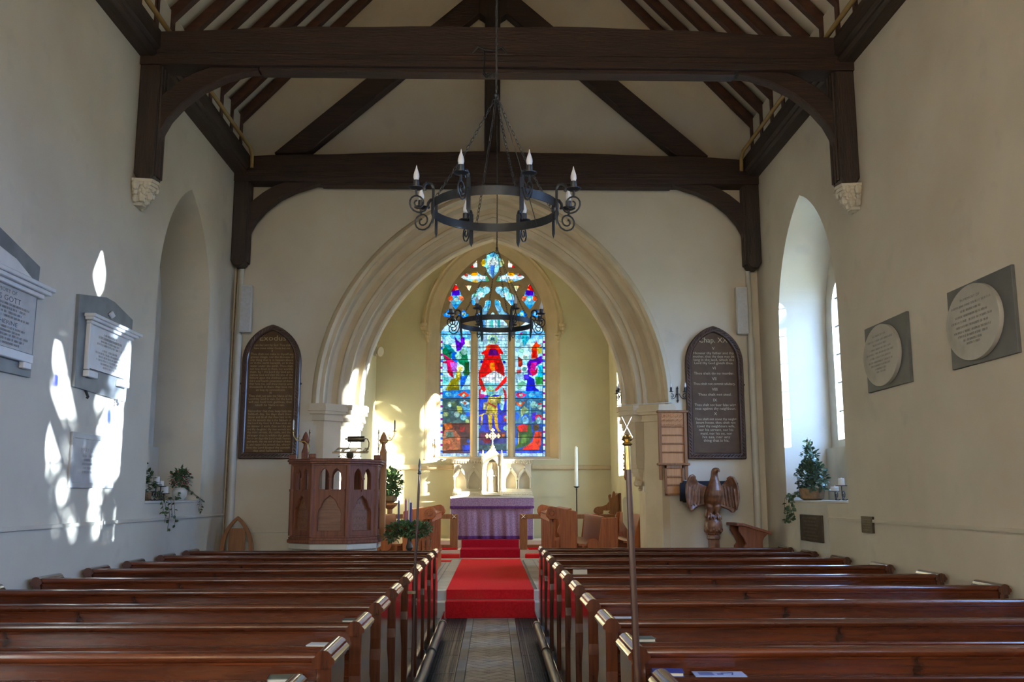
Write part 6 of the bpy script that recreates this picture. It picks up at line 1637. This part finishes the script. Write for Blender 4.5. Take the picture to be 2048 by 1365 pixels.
# floriated altar cross
t = thing('altar_cross', 'gilded floriated cross on top of the reredos', 'cross', (-0.005, 20.93, 2.55))
cz = 2.845; x0 = -0.005; y0 = 20.92
m = MB().lathe([(0.07, 2.535), (0.07, 2.56), (0.04, 2.58), (0.055, 2.61), (0.028, 2.63), (0.02, 2.66)], (x0, y0, 0), 10)
m.build('foot', 'gilt', t, smooth=True)
MB().bar((x0, y0, 2.64), (x0, y0, 2.99), 0.022, 0.030, (0, 1, 0)).bar((x0 - 0.13, y0, cz), (x0 + 0.13, y0, cz), 0.022, 0.030, (0, 1, 0)).build('shaft', 'gilt', t, bevel=0.004)
m = MB()
for ax, az in ((0.135, 0), (-0.135, 0), (0, 0.135)):
    for k in (-1, 0, 1):
        px_, pz_ = x0 + ax * (1.1 if k == 0 else 0.93), cz + az * (1.1 if k == 0 else 0.93)
        if ax: pz_ += k * 0.032
        else: px_ += k * 0.032
        m.ball((px_, y0, pz_), 0.021, 8)
for k in range(8):
    a = PI / 8 + k * PI / 4
    m.bar((x0, y0, cz), (x0 + 0.085 * math.cos(a), y0, cz + 0.085 * math.sin(a)), 0.010, 0.012, (0, 1, 0))
m.tube([(x0 + 0.06 * math.cos(a), y0, cz + 0.06 * math.sin(a)) for a in [k * PI / 10 for k in range(20)]], 0.009, 6, closed=True)
m.build('ornament', 'gilt', t, smooth=True)

# tall processional candle on a stand
t = thing('candle_stand', 'slender iron stand holding a tall white candle right of the altar', 'candle stand', (1.785, 20.4, 0.496))
m = MB().lathe([(0.14, 0.497), (0.14, 0.515), (0.05, 0.54), (0.016, 0.58), (0.012, 1.66), (0.02, 1.68), (0.012, 1.70), (0.06, 1.735), (0.062, 1.745), (0.02, 1.74)], (1.785, 20.4, 0), 14)
m.build('stand', 'iron', t, smooth=True)
tag(MB().lathe([(0.036, 1.742), (0.036, 2.57), (0.02, 2.575), (0.003, 2.60)], (1.785, 20.4, 0), 14).build('tall_candle', 'wax', smooth=True), 'tall thick white candle right of the altar', 'candle')

# wall floodlight in the chancel
t = thing('wall_lamp', 'small white disc lamp high on the left chancel wall', 'lamp', (-2.6, 20.8, 4.55))
MB().box(-2.63, -2.57, 20.72, 20.88, 4.60, 4.86).build('bracket', 'white_paint', t)
MB().tube([(-2.57, 20.8, 4.70), (-2.47, 20.74, 4.68)], [0.06, 0.11], 14).build('reflector', 'white_paint', t, smooth=True)

# ------------------------------------------------------------------ choir stalls: a desk and two benches each side
Z0 = 0.32
def circ(cx, cz, r, n=24, a0=0.0):
    return [(cx + r * math.cos(a0 + 2 * PI * k / n), cz + r * math.sin(a0 + 2 * PI * k / n)) for k in range(n)]
def stalls(s, k, sd):
    X = lambda a: s * a * k
    def F(y0):
        return lambda u, v, w: (X(u), y0 + w, v)
    ya, yb = 14.60, 17.40
    t = thing('choir_desk', 'oak choir desk with scrolled roundel end on the %s of the chancel' % sd, 'desk', (X(1.05), 16.0, Z0))
    end = [(1.02, Z0), (1.02, 0.93), (0.985, 1.0), (0.985, 1.05), (1.01, 1.12), (0.985, 1.19), (0.93, 1.20), (0.86, 1.19), (0.815, 1.24), (0.805, 1.30), (0.83, 1.36), (0.89, 1.392), (1.08, 1.355), (1.28, 1.315), (1.285, 1.0), (1.27, 0.6), (1.30, Z0)]
    for y0 in (ya, yb):
        e = MB().prism(end, F(y0), 0, 0.07).build('desk_end', 'stall', t, bevel=0.01)
        if y0 == ya:
            m = MB().prism(circ(0.90, 1.285, 0.085), F(y0), -0.012, 0.0, [circ(0.90, 1.285, 0.066)])
            m.prism(circ(0.90, 1.285, 0.044, 14), F(y0), -0.010, 0.0)
            for q in range(6):
                a = q * PI / 3
                m.ball((X(0.90 + 0.034 * math.cos(a)), y0 - 0.012, 1.285 + 0.034 * math.sin(a)), 0.011, 6)
            m.build('rosette', 'stall', e, bevel=0.003)
    m = MB().prism([(0.96, Z0), (1.0, Z0), (1.0, 0.88), (0.96, 0.88)], F(ya), -0.03, -0.002)
    for z, h in ((0.88, 0.02), (0.90, 0.03), (Z0 + 0.05, 0.03)):
        m.prism([(0.95, z), (1.012, z), (1.012, z + h), (0.95, z + h)], F(ya), -0.035, -0.001)
    m.build('colonnette', 'stall', t)
    MB().prism([(0.87, 1.245), (0.86, 1.265), (1.20, 1.36), (1.21, 1.34)], F(ya), 0.07, yb - ya).build('book_slope', 'stall', t)
    MB().prism([(0.865, 1.16), (0.865, 1.245), (0.905, 1.245), (0.905, 1.16)], F(ya), 0.07, yb - ya).build('top_rail', 'stall', t)
    MB().prism([(0.865, Z0), (0.865, 0.55), (0.905, 0.55), (0.905, Z0)], F(ya), 0.07, yb - ya).build('bottom_rail', 'stall', t)
    MB().prism([(0.93, Z0), (0.93, 1.2), (0.95, 1.2), (0.95, Z0)], F(ya), 0.07, yb - ya).build('back_board', 'stall', t)
    first = None
    for i in range(9):
        y = ya + 0.16 + 0.30 * i
        MB().prism([(0.872, 0.55), (0.872, 1.16), (0.90, 1.16), (0.90, 0.55)], F(y), 0, 0.10).build('slat', 'stall', t)
        MB().lathe([(0.004, 0.575), (0.022, 0.60), (0.012, 0.63), (0.017, 0.655), (0.004, 0.68)], (X(0.868), y + 0.19, 0), 8).build('knob', 'stall', t)
    # front bench
    b = thing('choir_bench', 'oak choir bench behind the %s front desk' % sd, 'bench', (X(1.6), 16.0, Z0))
    bend = [(1.60, Z0), (1.60, 0.80), (1.62, 0.95), (1.655, 1.215), (1.90, 1.225), (1.905, 1.0), (1.895, Z0)]
    for y0 in (ya + 0.02, yb):
        MB().prism(bend, F(y0), 0, 0.06).build('bench_end', 'stall', b, bevel=0.01)
    MB().prism(circ(1.53, 0.82, 0.095, 20), F(ya + 0.02), 0, 0.06).build('arm_roundel', 'stall', b, bevel=0.012)
    MB().prism([(1.30, 0.80), (1.30, 0.835), (1.64, 0.815), (1.64, 0.78)], F(ya), 0.08, yb - ya).build('seat', 'stall', b, bevel=0.006)
    MB().prism([(1.62, 0.80), (1.665, 1.235), (1.705, 1.235), (1.66, 0.80)], F(ya), 0.08, yb - ya).build('back_rest', 'stall', b, bevel=0.006)
    MB().prism([(1.36, Z0), (1.36, 0.80), (1.39, 0.80), (1.39, Z0)], F(ya), 0.08, yb - ya).build('front_board', 'stall', b)
    # back bench against the wall
    b = thing('choir_bench', 'oak back choir bench against the %s chancel wall' % sd, 'bench', (X(2.3), 16.0, Z0))
    cend = [(2.13, Z0), (2.13, 0.85), (2.18, 1.0), (2.22, 1.16), (2.25, 1.25), (2.33, 1.27), (2.34, Z0)]
    for y0 in (ya + 0.1, yb):
        MB().prism(cend, F(y0), 0, 0.06).build('bench_end', 'stall', b, bevel=0.008)
    MB().prism([(2.0, 0.84), (2.0, 0.87), (2.30, 0.85), (2.30, 0.82)], F(ya), 0.16, yb - ya).build('seat', 'stall', b)
    MB().prism([(2.26, 0.85), (2.30, 1.26), (2.335, 1.26), (2.30, 0.85)], F(ya), 0.16, yb - ya).build('back_rest', 'stall', b)
    MB().prism([(2.06, Z0), (2.06, 0.84), (2.08, 0.84), (2.08, Z0)], F(ya), 0.16, yb - ya).build('front_board', 'stall', b)
stalls(1, 1.0, 'right')
stalls(-1, 1.055, 'left')

# carved bench end, tabernacle shaft and cream board on the right side
pz6 = lambda z: 1.635 - (z - 40) * 0.001035
px6 = lambda x: 1.92 + (x - 1075) * 0.001045
ce = [(1075, 400), (1100, 345), (1150, 322), (1230, 316), (1310, 285), (1365, 225), (1352, 160), (1348, 118), (1378, 92), (1404, 110), (1392, 175), (1412, 150), (1432, 60), (1452, 36), (1470, 60), (1478, 120), (1520, 90), (1552, 86), (1552, 470), (1380, 455), (1345, 430), (1375, 390), (1300, 395), (1255, 390), (1250, 450), (1200, 462), (1135, 458), (1090, 435)]
t = thing('sanctuary_chair', 'carved oak sanctuary seat with curled arm and poppyhead by the right wall', 'chair', (2.2, 18.4, Z0))
MB().prism([(px6(a), pz6(b)) for a, b in ce], XZ(0), 18.28, 18.34).build('arm_panel', 'chair_wood', t, bevel=0.01)
m = MB().prism(circ(px6(1155), pz6(400), 0.05, 16), XZ(0), 18.262, 18.28)
for q in range(6):
    m.ball((px6(1155) + 0.03 * math.cos(q * PI / 3), 18.26, pz6(400) + 0.03 * math.sin(q * PI / 3)), 0.012, 6)
m.build('rosette', 'chair_wood', t)
MB().box(1.98, 2.44, 18.28, 18.9, 0.75, 0.80).build('seat', 'chair_wood', t)
MB().box(2.40, 2.45, 18.28, 18.9, Z0, 1.60).build('back', 'chair_wood', t)
MB().box(1.98, 2.03, 18.28, 18.34, Z0, 1.25).build('front_post', 'chair_wood', t)
MB().box(1.98, 2.03, 18.84, 18.90, Z0, 0.76).build('front_post', 'chair_wood', t)
m = MB().lathe([(0.03, 1.84), (0.05, 1.90), (0.04, 2.10), (0.055, 2.16), (0.035, 2.20), (0.05, 2.28), (0.03, 2.34), (0.045, 2.38), (0.022, 2.44), (0.005, 2.53)], (2.56, 18.3, 0), 8)
for q in range(8):
    m.ball((2.53 + 0.03 * math.sin(q * 2), 18.28, 1.90 + 0.07 * q), 0.022, 6)
tag(m.build('carved_shaft', 'chair_wood', smooth=True), 'carved wooden figure bracket on the right chancel wall', 'carving')
cb = [(1.966, 1.15), (1.966, 1.49), (1.985, 1.525), (2.075, 1.525), (2.095, 1.49), (2.095, 1.20), (2.06, 1.06), (2.03, 1.045)]
t = thing('music_board', 'cream rounded board standing behind the right choir bench', 'board', (2.03, 14.55, Z0))
MB().prism(cb, XZ(0), 14.50, 14.52).build('board', 'cream_board', t, bevel=0.004)
MB().box(2.02, 2.045, 14.503, 14.53, Z0, 1.10).build('post', 'chair_wood', t)

# ================================================================== GREENERY
def leaf(mb, p, d, up, L, W, fold=0.25, spiky=False):
    d = Vector(d).normalized(); s = d.cross(Vector(up))
    s = s.normalized() if s.length > 1e-4 else d.orthogonal().normalized()
    n = s.cross(d); p = Vector(p)
    pr = ((0, 0), (0.28, 0.42), (0.55, 0.5), (0.8, 0.3)) if not spiky else ((0, 0), (0.2, 0.5), (0.4, 0.3), (0.62, 0.5), (0.8, 0.2))
    mid = [p + d * L * a for a, _ in pr] + [p + d * L]
    lf = [p + d * L * a + s * W * b + n * W * b * fold for a, b in pr[1:]]
    rt = [p + d * L * a - s * W * b + n * W * b * fold for a, b in pr[1:]]
    k = len(lf); vs = mid + lf + rt; m0 = len(mid)
    fs = [(0, m0, 1), (0, 1, m0 + k)]
    for i in range(k - 1):
        fs += [(i + 1, m0 + i, m0 + i + 1, i + 2), (i + 1, i + 2, m0 + k + i + 1, m0 + k + i)]
    fs += [(k, m0 + k - 1, k + 1), (k, k + 1, m0 + 2 * k - 1)]
    mb.add(vs, fs)
def foliage(c, rad, n, L, W, seed, spiky=False, hollow=0.45, down=0.0):
    r = random.Random(seed); mb = MB()
    for _ in range(n):
        while True:
            u = Vector((r.uniform(-1, 1), r.uniform(-1, 1), r.uniform(-1, 1)))
            if hollow < u.length < 1: break
        p = Vector(c) + Vector((u.x * rad[0], u.y * rad[1], u.z * rad[2]))
        d = (u + Vector((r.uniform(-.7, .7), r.uniform(-.7, .7), r.uniform(-.5, .7) - down)))
        k = r.uniform(0.7, 1.2)
        leaf(mb, p, d, (r.uniform(-.4, .4), r.uniform(-.4, .4), 1), L * k, W * k, 0.25, spiky)
    return mb
def trail(leaves, stems, pts, n, L, W, seed):
    r = random.Random(seed); pts = [Vector(p) for p in pts]
    stems.tube(pts, 0.0022, 4)
    for i in range(n):
        u = (i + 0.5) / n * (len(pts) - 1); k = min(int(u), len(pts) - 2)
        p = pts[k].lerp(pts[k + 1], u - k)
        d = Vector((r.uniform(-1, 1), r.uniform(-1, 1), r.uniform(-1, .4)))
        leaf(leaves, p, d, (r.uniform(-1, 1), r.uniform(-1, 1), .5), L * r.uniform(.7, 1.2), W * r.uniform(.7, 1.2))
def plant(name, lab, cat, base, foliage_list, stems=None, pot=None, berries=None):
    t = thing(name, lab, cat, base)
    if pot: pot[0].build('pot', pot[1], t, smooth=True)
    for mb, mt in foliage_list:
        tag(mb.build('foliage', mt, t), kind='stuff')
    if stems and stems.v: stems.build('stems', 'stem', t, smooth=True)
    if berries: tag(berries.build('berries', 'berry', t), kind='stuff')
    return t
SZ = 1.496
# right sill: tall ivy arrangement in a basket
sx, sy = 3.86, 11.55
lv = foliage((sx, sy, 1.78), (0.12, 0.42, 0.20), 520, 0.058, 0.046, 11, hollow=0.1)
lv.add(*(lambda q: (q.v, q.f))(foliage((sx, sy, 2.0), (0.08, 0.20, 0.18), 130, 0.055, 0.042, 12, hollow=0.0)))
stm = MB(); ro = random.Random(3)
for k in range(9):
    a = ro.uniform(-1, 1)
    trail(lv, stm, [(sx, sy, 1.6), (sx + 0.02, sy + 0.15 * a, 1.85), (sx + 0.03 * a, sy + 0.3 * a, 2.0 + 0.25 * (1 - abs(a)))], 12, 0.05, 0.04, 50 + k)
trail(lv, stm, [(sx, sy, 1.7), (sx - 0.02, sy + 0.02, 2.05), (sx - 0.03, sy - 0.02, 2.25)], 12, 0.055, 0.04, 61)
for k in range(6):
    yy = sy + 0.18 + 0.07 * k
    trail(lv, stm, [(sx - 0.02, yy - 0.1, 1.62), (XR - 0.03, yy, 1.52), (XR - 0.045, yy + 0.02, 1.40 - 0.03 * k), (XR - 0.04, yy - 0.03, 1.30 - 0.04 * (k % 3))], 13, 0.055, 0.042, 70 + k)
trail(lv, stm, [(sx, sy - 0.1, 1.65), (sx, sy - 0.4, 1.72), (sx, sy - 0.62, 1.60)], 12, 0.055, 0.042, 80)
trail(lv, stm, [(sx, sy - 0.1, 1.75), (sx, sy - 0.4, 1.84), (sx, sy - 0.6, 1.84)], 10, 0.055, 0.042, 81)
plant('ivy_arrangement', 'tall trailing ivy arrangement in a basket on the right window sill', 'plant', (sx, sy, SZ), [(lv, 'leaf_pale')], stm,
      (MB().lathe([(0.10, 0), (0.135, 0.02), (0.15, 0.12), (0.155, 0.14), (0.14, 0.14)], (sx, sy, SZ), 16), 'terracotta'))
# left sill: ivy with candle stand, holly in a white pot
sx, sy = -3.76, 10.45
lv = foliage((sx, sy, 1.68), (0.10, 0.20, 0.17), 170, 0.05, 0.038, 21, hollow=0.0); stm = MB()
for k in range(5):
    yy = sy + 0.02 + 0.10 * k
    trail(lv, stm, [(sx, yy - 0.05, 1.60), (XL + 0.03, yy, 1.50), (XL + 0.04, yy + 0.05, 1.38 - 0.02 * k), (XL + 0.03, yy + 0.02 * k, 1.36 - 0.05 * ((k * 2) % 5))], 9, 0.045, 0.035, 90 + k)
trail(lv, stm, [(sx, sy, 1.75), (sx, sy - 0.02, 1.86), (sx, sy + 0.03, 1.93)], 6, 0.04, 0.03, 97)
plant('ivy_arrangement', 'trailing ivy arrangement at the near end of the left window sill', 'plant', (sx, sy, SZ), [(lv, 'leaf')], stm,
      (MB().lathe([(0.06, 0), (0.08, 0.02), (0.085, 0.09), (0.075, 0.09)], (sx, sy, SZ), 14), 'terracotta'))
sx, sy = -3.76, 11.66
lv = foliage((sx, sy, 1.75), (0.11, 0.17, 0.11), 190, 0.055, 0.036, 31, spiky=True, hollow=0.0); stm = MB()
for k in range(3):
    trail(lv, stm, [(sx, sy + 0.05, 1.66), (sx + 0.03, sy + 0.2 + 0.03 * k, 1.62), (XL + 0.03, sy + 0.17 + 0.04 * k, 1.50), (XL + 0.03, sy + 0.14 + 0.05 * k, 1.38 - 0.02 * k)], 8, 0.045, 0.03, 110 + k)
trail(lv, stm, [(sx, sy - 0.05, 1.62), (sx + 0.05, sy - 0.25, 1.52), (sx + 0.08, sy - 0.38, 1.51)], 10, 0.05, 0.035, 115)
trail(lv, stm, [(sx, sy, 1.80), (sx, sy + 0.02, 1.9), (sx, sy + 0.05, 1.93)], 4, 0.05, 0.03, 116)
by_ = MB(); rb = random.Random(4)
for k in range(40):
    by_.ball((sx + rb.uniform(-.1, .1), sy + rb.uniform(-.15, .15), 1.75 + rb.uniform(-.09, .1)), 0.008, 5)
plant('holly_arrangement', 'holly with red berries in a white pot on the left window sill', 'plant', (sx, sy, SZ), [(lv, 'leaf')], stm,
      (MB().lathe([(0.05, 0), (0.085, 0.05), (0.09, 0.10), (0.06, 0.145), (0.05, 0.15)], (sx, sy - 0.02, SZ), 16), 'white_paint'), by_)
# scrolled iron candle stands and their candles
def sill_stand(x, y, sgn, lab, cands):
    t = thing('scroll_candle_stand', lab, 'candle stand', (x, y, SZ))
    for dy, hz in cands:
        pts = []
        for q in range(20):
            a = -PI / 2 + q * 2.7 * PI / 19; r = 0.055 * (1 - 0.7 * q / 19)
            pts.append((x, y + dy + r * math.cos(a), SZ + 0.062 + r * math.sin(a)))
        MB().tube([(x, y + dy - 0.10, SZ + 0.012), (x, y + dy - 0.06, SZ + 0.006)] + pts, 0.006, 6).build('scroll', 'iron', t, smooth=True)
        m = MB().tube([(x, y + dy + 0.05, SZ + 0.05), (x, y + dy + 0.055, SZ + hz)], 0.006, 6)
        m.lathe([(0.01, hz - 0.004), (0.06, hz), (0.062, hz + 0.006), (0.01, hz + 0.004)], (x, y + dy + 0.055, SZ), 14)
        m.build('plate', 'iron', t, smooth=True)
    for dy in (-0.1, 0.12):
        MB().ball((x, y + dy, SZ + 0.014), 0.014, 8).build('foot', 'iron', t)
    return t
def pillar(x, y, z, r, h, lab):
    tag(MB().lathe([(r, 0), (r, h - 0.004), (r - 0.004, h), (0.006, h - 0.006), (0.002, h + 0.012)], (x, y, z), 16).build('pillar_candle', 'wax', smooth=True), lab, 'candle')
sill_stand(-3.72, 10.78, 1, 'black scrolled iron candle stand on the left window sill', ((-0.13, 0.17), (0.02, 0.155), (0.15, 0.075)))
pillar(-3.72, 10.705, SZ + 0.177, 0.035, 0.085, 'white pillar candle, highest on the left sill stand')
pillar(-3.72, 10.855, SZ + 0.162, 0.032, 0.055, 'short white candle, middle of the left sill stand')
pillar(-3.72, 10.985, SZ + 0.082, 0.042, 0.075, 'wide white candle, lowest on the left sill stand')
sill_stand(3.86, 10.62, 1, 'black scrolled iron candle stand on the right window sill', ((-0.12, 0.16), (0.10, 0.10)))
pillar(3.86, 10.555, SZ + 0.168, 0.034, 0.075, 'white pillar candle, higher on the right sill stand')
pillar(3.86, 10.775, SZ + 0.108, 0.045, 0.045, 'low white candle on the right sill stand beside the ivy')

# advent wreath on a stand by the pulpit, with four candles
wx, wy = -1.05, 12.30
lv = foliage((wx, wy, 1.13), (0.28, 0.20, 0.085), 900, 0.062, 0.036, 41, spiky=True, hollow=0.2)
lv.add(*(lambda q: (q.v, q.f))(foliage((wx - 0.22, wy, 1.04), (0.11, 0.08, 0.05), 130, 0.06, 0.03, 42, hollow=0.0)))
stm = MB(); rr = random.Random(8)
for k in range(9):
    a = rr.uniform(0.0, 1.0)
    trail(lv, stm, [(wx + 0.05 + 0.2 * a, wy - 0.12, 1.1), (wx + 0.08 + 0.2 * a, wy - 0.16, 1.0), (wx + 0.07 + 0.2 * a, wy - 0.16, 0.90 - 0.03 * (k % 2))], 7, 0.022, 0.014, 140 + k)
bw = MB()
for k in range(70):
    a = rr.uniform(0, 2 * PI)
    bw.ball((wx + 0.26 * math.cos(a) * rr.uniform(.5, 1), wy + 0.2 * math.sin(a), 1.13 + rr.uniform(-.06, .08)), 0.008, 5)
t = plant('advent_wreath', 'holly advent wreath on a dark stand beside the pulpit', 'wreath', (wx, wy, 0), [(lv, 'leaf_bright')], stm, None, bw)
MB().lathe([(0.16, 0.0), (0.16, 0.02), (0.03, 0.05), (0.02, 0.1), (0.02, 0.85), (0.05, 0.90), (0.03, 0.96), (0.02, 1.05), (0.16, 1.08), (0.16, 1.09)], (wx, wy, 0), 12).build('stand', 'bronze', t, smooth=True)
for i, (x, dy, zt, mt, lab) in enumerate(((-1.19, -0.02, 1.50, 'wax_purple', 'purple taper candle, leftmost in the advent wreath'), (-1.10, -0.04, 1.515, 'wax_pink', 'pink taper candle in the advent wreath'), (-1.064, 0.06, 1.515, 'wax', 'pale taper candle behind the pink one in the wreath'), (-1.035, -0.05, 1.462, 'wax_purple', 'shorter purple candle, rightmost in the advent wreath'))):
    tag(MB().lathe([(0.0135, 1.10), (0.0130, zt - 0.03), (0.006, zt - 0.01), (0.001, zt + 0.01)] if i != 3 else [(0.0145, 1.10), (0.0145, zt), (0.004, zt + 0.001)], (x, wy + dy, 0), 10).build('taper_candle', mt, smooth=True), lab, 'candle')

# flower pedestal on the left of the chancel
fx, fy = -1.90, 17.9
lv = foliage((fx, fy, 1.76), (0.21, 0.2, 0.27), 800, 0.075, 0.05, 51, hollow=0.1); stm = MB()
for k in range(8):
    a = k * 0.8
    trail(lv, stm, [(fx, fy, 1.6), (fx + 0.15 * math.cos(a), fy + 0.1 * math.sin(a), 1.85), (fx + 0.24 * math.cos(a), fy + 0.15 * math.sin(a), 1.95 + 0.1 * math.sin(k))], 7, 0.06, 0.04, 160 + k)
t = plant('flower_pedestal', 'leafy flower arrangement on a wooden pedestal left in the chancel', 'plant', (fx, fy, Z0), [(lv, 'leaf_bright')], stm,
          (MB().lathe([(0.07, 1.42), (0.13, 1.46), (0.14, 1.55), (0.12, 1.56)], (fx, fy, 0), 14), 'terracotta'))
MB().lathe([(0.18, Z0), (0.18, Z0 + 0.04), (0.06, Z0 + 0.10), (0.04, 0.9), (0.05, 1.30), (0.14, 1.38), (0.15, 1.42)], (fx, fy, 0), 10).build('pedestal', 'chair_wood', t, smooth=True, angle=30)

# ================================================================== CHURCHYARD TREES (unseen; crowns shaped to dapple the sun)
def yew(x, y, h, r, n, seed, lab, clumps):
    t = thing('churchyard_tree', lab, 'tree', (x, y, -0.6), group='churchyard trees south of the nave')
    MB().tube([(x, y, -0.6), (x + 0.1, y, h * 0.5), (x, y + 0.1, h)], [0.22, 0.14, 0.04], 8).build('trunk', 'bark', t)
    q = random.Random(seed); mb = MB(); br = MB()
    for (dx, dy, dz, cr, cn) in clumps:
        c = Vector((x + dx, y + dy, dz))
        br.tube([(x, y, max(0.5, dz - 1.0)), tuple(c)], [0.05, 0.02], 5)
        for _ in range(cn):
            u = Vector((q.gauss(0, 0.5), q.gauss(0, 0.5), q.gauss(0, 0.5)))
            leaf(mb, c + u * cr, (q.uniform(-1, 1), q.uniform(-1, 1), q.uniform(-1, 1)), (q.uniform(-1, 1), q.uniform(-1, 1), 1), 0.20, 0.13)
    br.build('branches', 'bark', t)
    tag(mb.build('foliage', 'leaf', t), kind='stuff')
    return t
def shade_tree(C, D, lab, gap, seed, n=230, inside=0.015, span=(1.15, 1.9), grow=1.0):
    """tree standing on the sun side of a window; its crown has an opening (gap: outline in sideways/up metres across the sun's rays)"""
    C = Vector(C); Q = C - SUN_DIR * D
    lat = SUN_DIR.cross(Vector((0, 0, 1))).normalized(); upv = lat.cross(SUN_DIR).normalized()
    q = random.Random(seed); cl = []
    gap = [(a * grow, b * grow) for a, b in gap]
    while len(cl) < n:
        l, v = q.uniform(-span[0], span[0]), q.uniform(-span[1], span[1])
        if pt_in((l, v), gap) and q.random() > inside:
            continue
        p = Q + lat * l + upv * v + SUN_DIR * q.uniform(-0.8, 0.8)
        cl.append((p.x - Q.x, p.y - Q.y, p.z, 0.11, 9))
    return yew(Q.x, Q.y, Q.z + 0.5, 1.0, 0, seed, lab, cl)
shade_tree((4.33, 4.9, 3.35), 13.0, 'churchyard tree south of the nearest right window',
           [(-0.80, -0.15), (-0.66, 0.10), (-0.70, 0.32), (-0.42, 0.55), (-0.38, 0.85), (-0.2, 1.05), (-0.12, 1.3), (0.02, 1.6), (0.12, 1.3), (0.32, 1.2), (0.62, 0.95), (0.75, 0.6), (0.82, 0.25), (0.70, -0.1), (0.70, -0.4), (0.35, -0.5), (0.25, -0.75), (0.22, -1.2), (0.14, -1.6), (0.0, -1.5), (0.08, -1.1), (-0.05, -0.75), (-0.3, -0.55), (-0.55, -0.35)], 3, grow=1.22, n=200)
shade_tree((4.33, 11.05, 3.35), 15.0, 'churchyard tree south of the second right window',
           [(-1.0, -1.3), (-0.95, 0.3), (-0.6, 0.75), (-0.1, 0.55), (0.3, 0.8), (0.7, 0.45), (1.0, 0.7), (1.0, -1.2), (0.6, -0.9), (0.2, -1.2), (-0.3, -0.95)], 5, n=60, inside=0.04)
shade_tree((3.1, 19.05, 3.2), 15.0, 'churchyard tree south of the chancel window',
           [(-1.0, 0.25), (-0.7, 0.55), (-0.5, 0.30), (-0.2, 0.62), (0.0, 0.9), (0.25, 0.7), (0.5, 1.0), (0.75, 0.75), (1.0, 0.8), (1.0, -1.5), (-1.0, -1.5), (-1.0, -0.6), (-0.75, -0.4), (-0.8, -0.1)], 9, n=45, inside=0.03)
shade_tree((3.1, 15.75, 3.2), 12.0, 'dense unseen tree added to shade the choir window', [], 21, n=170)  # crown without a gap, added to dim the light through this window
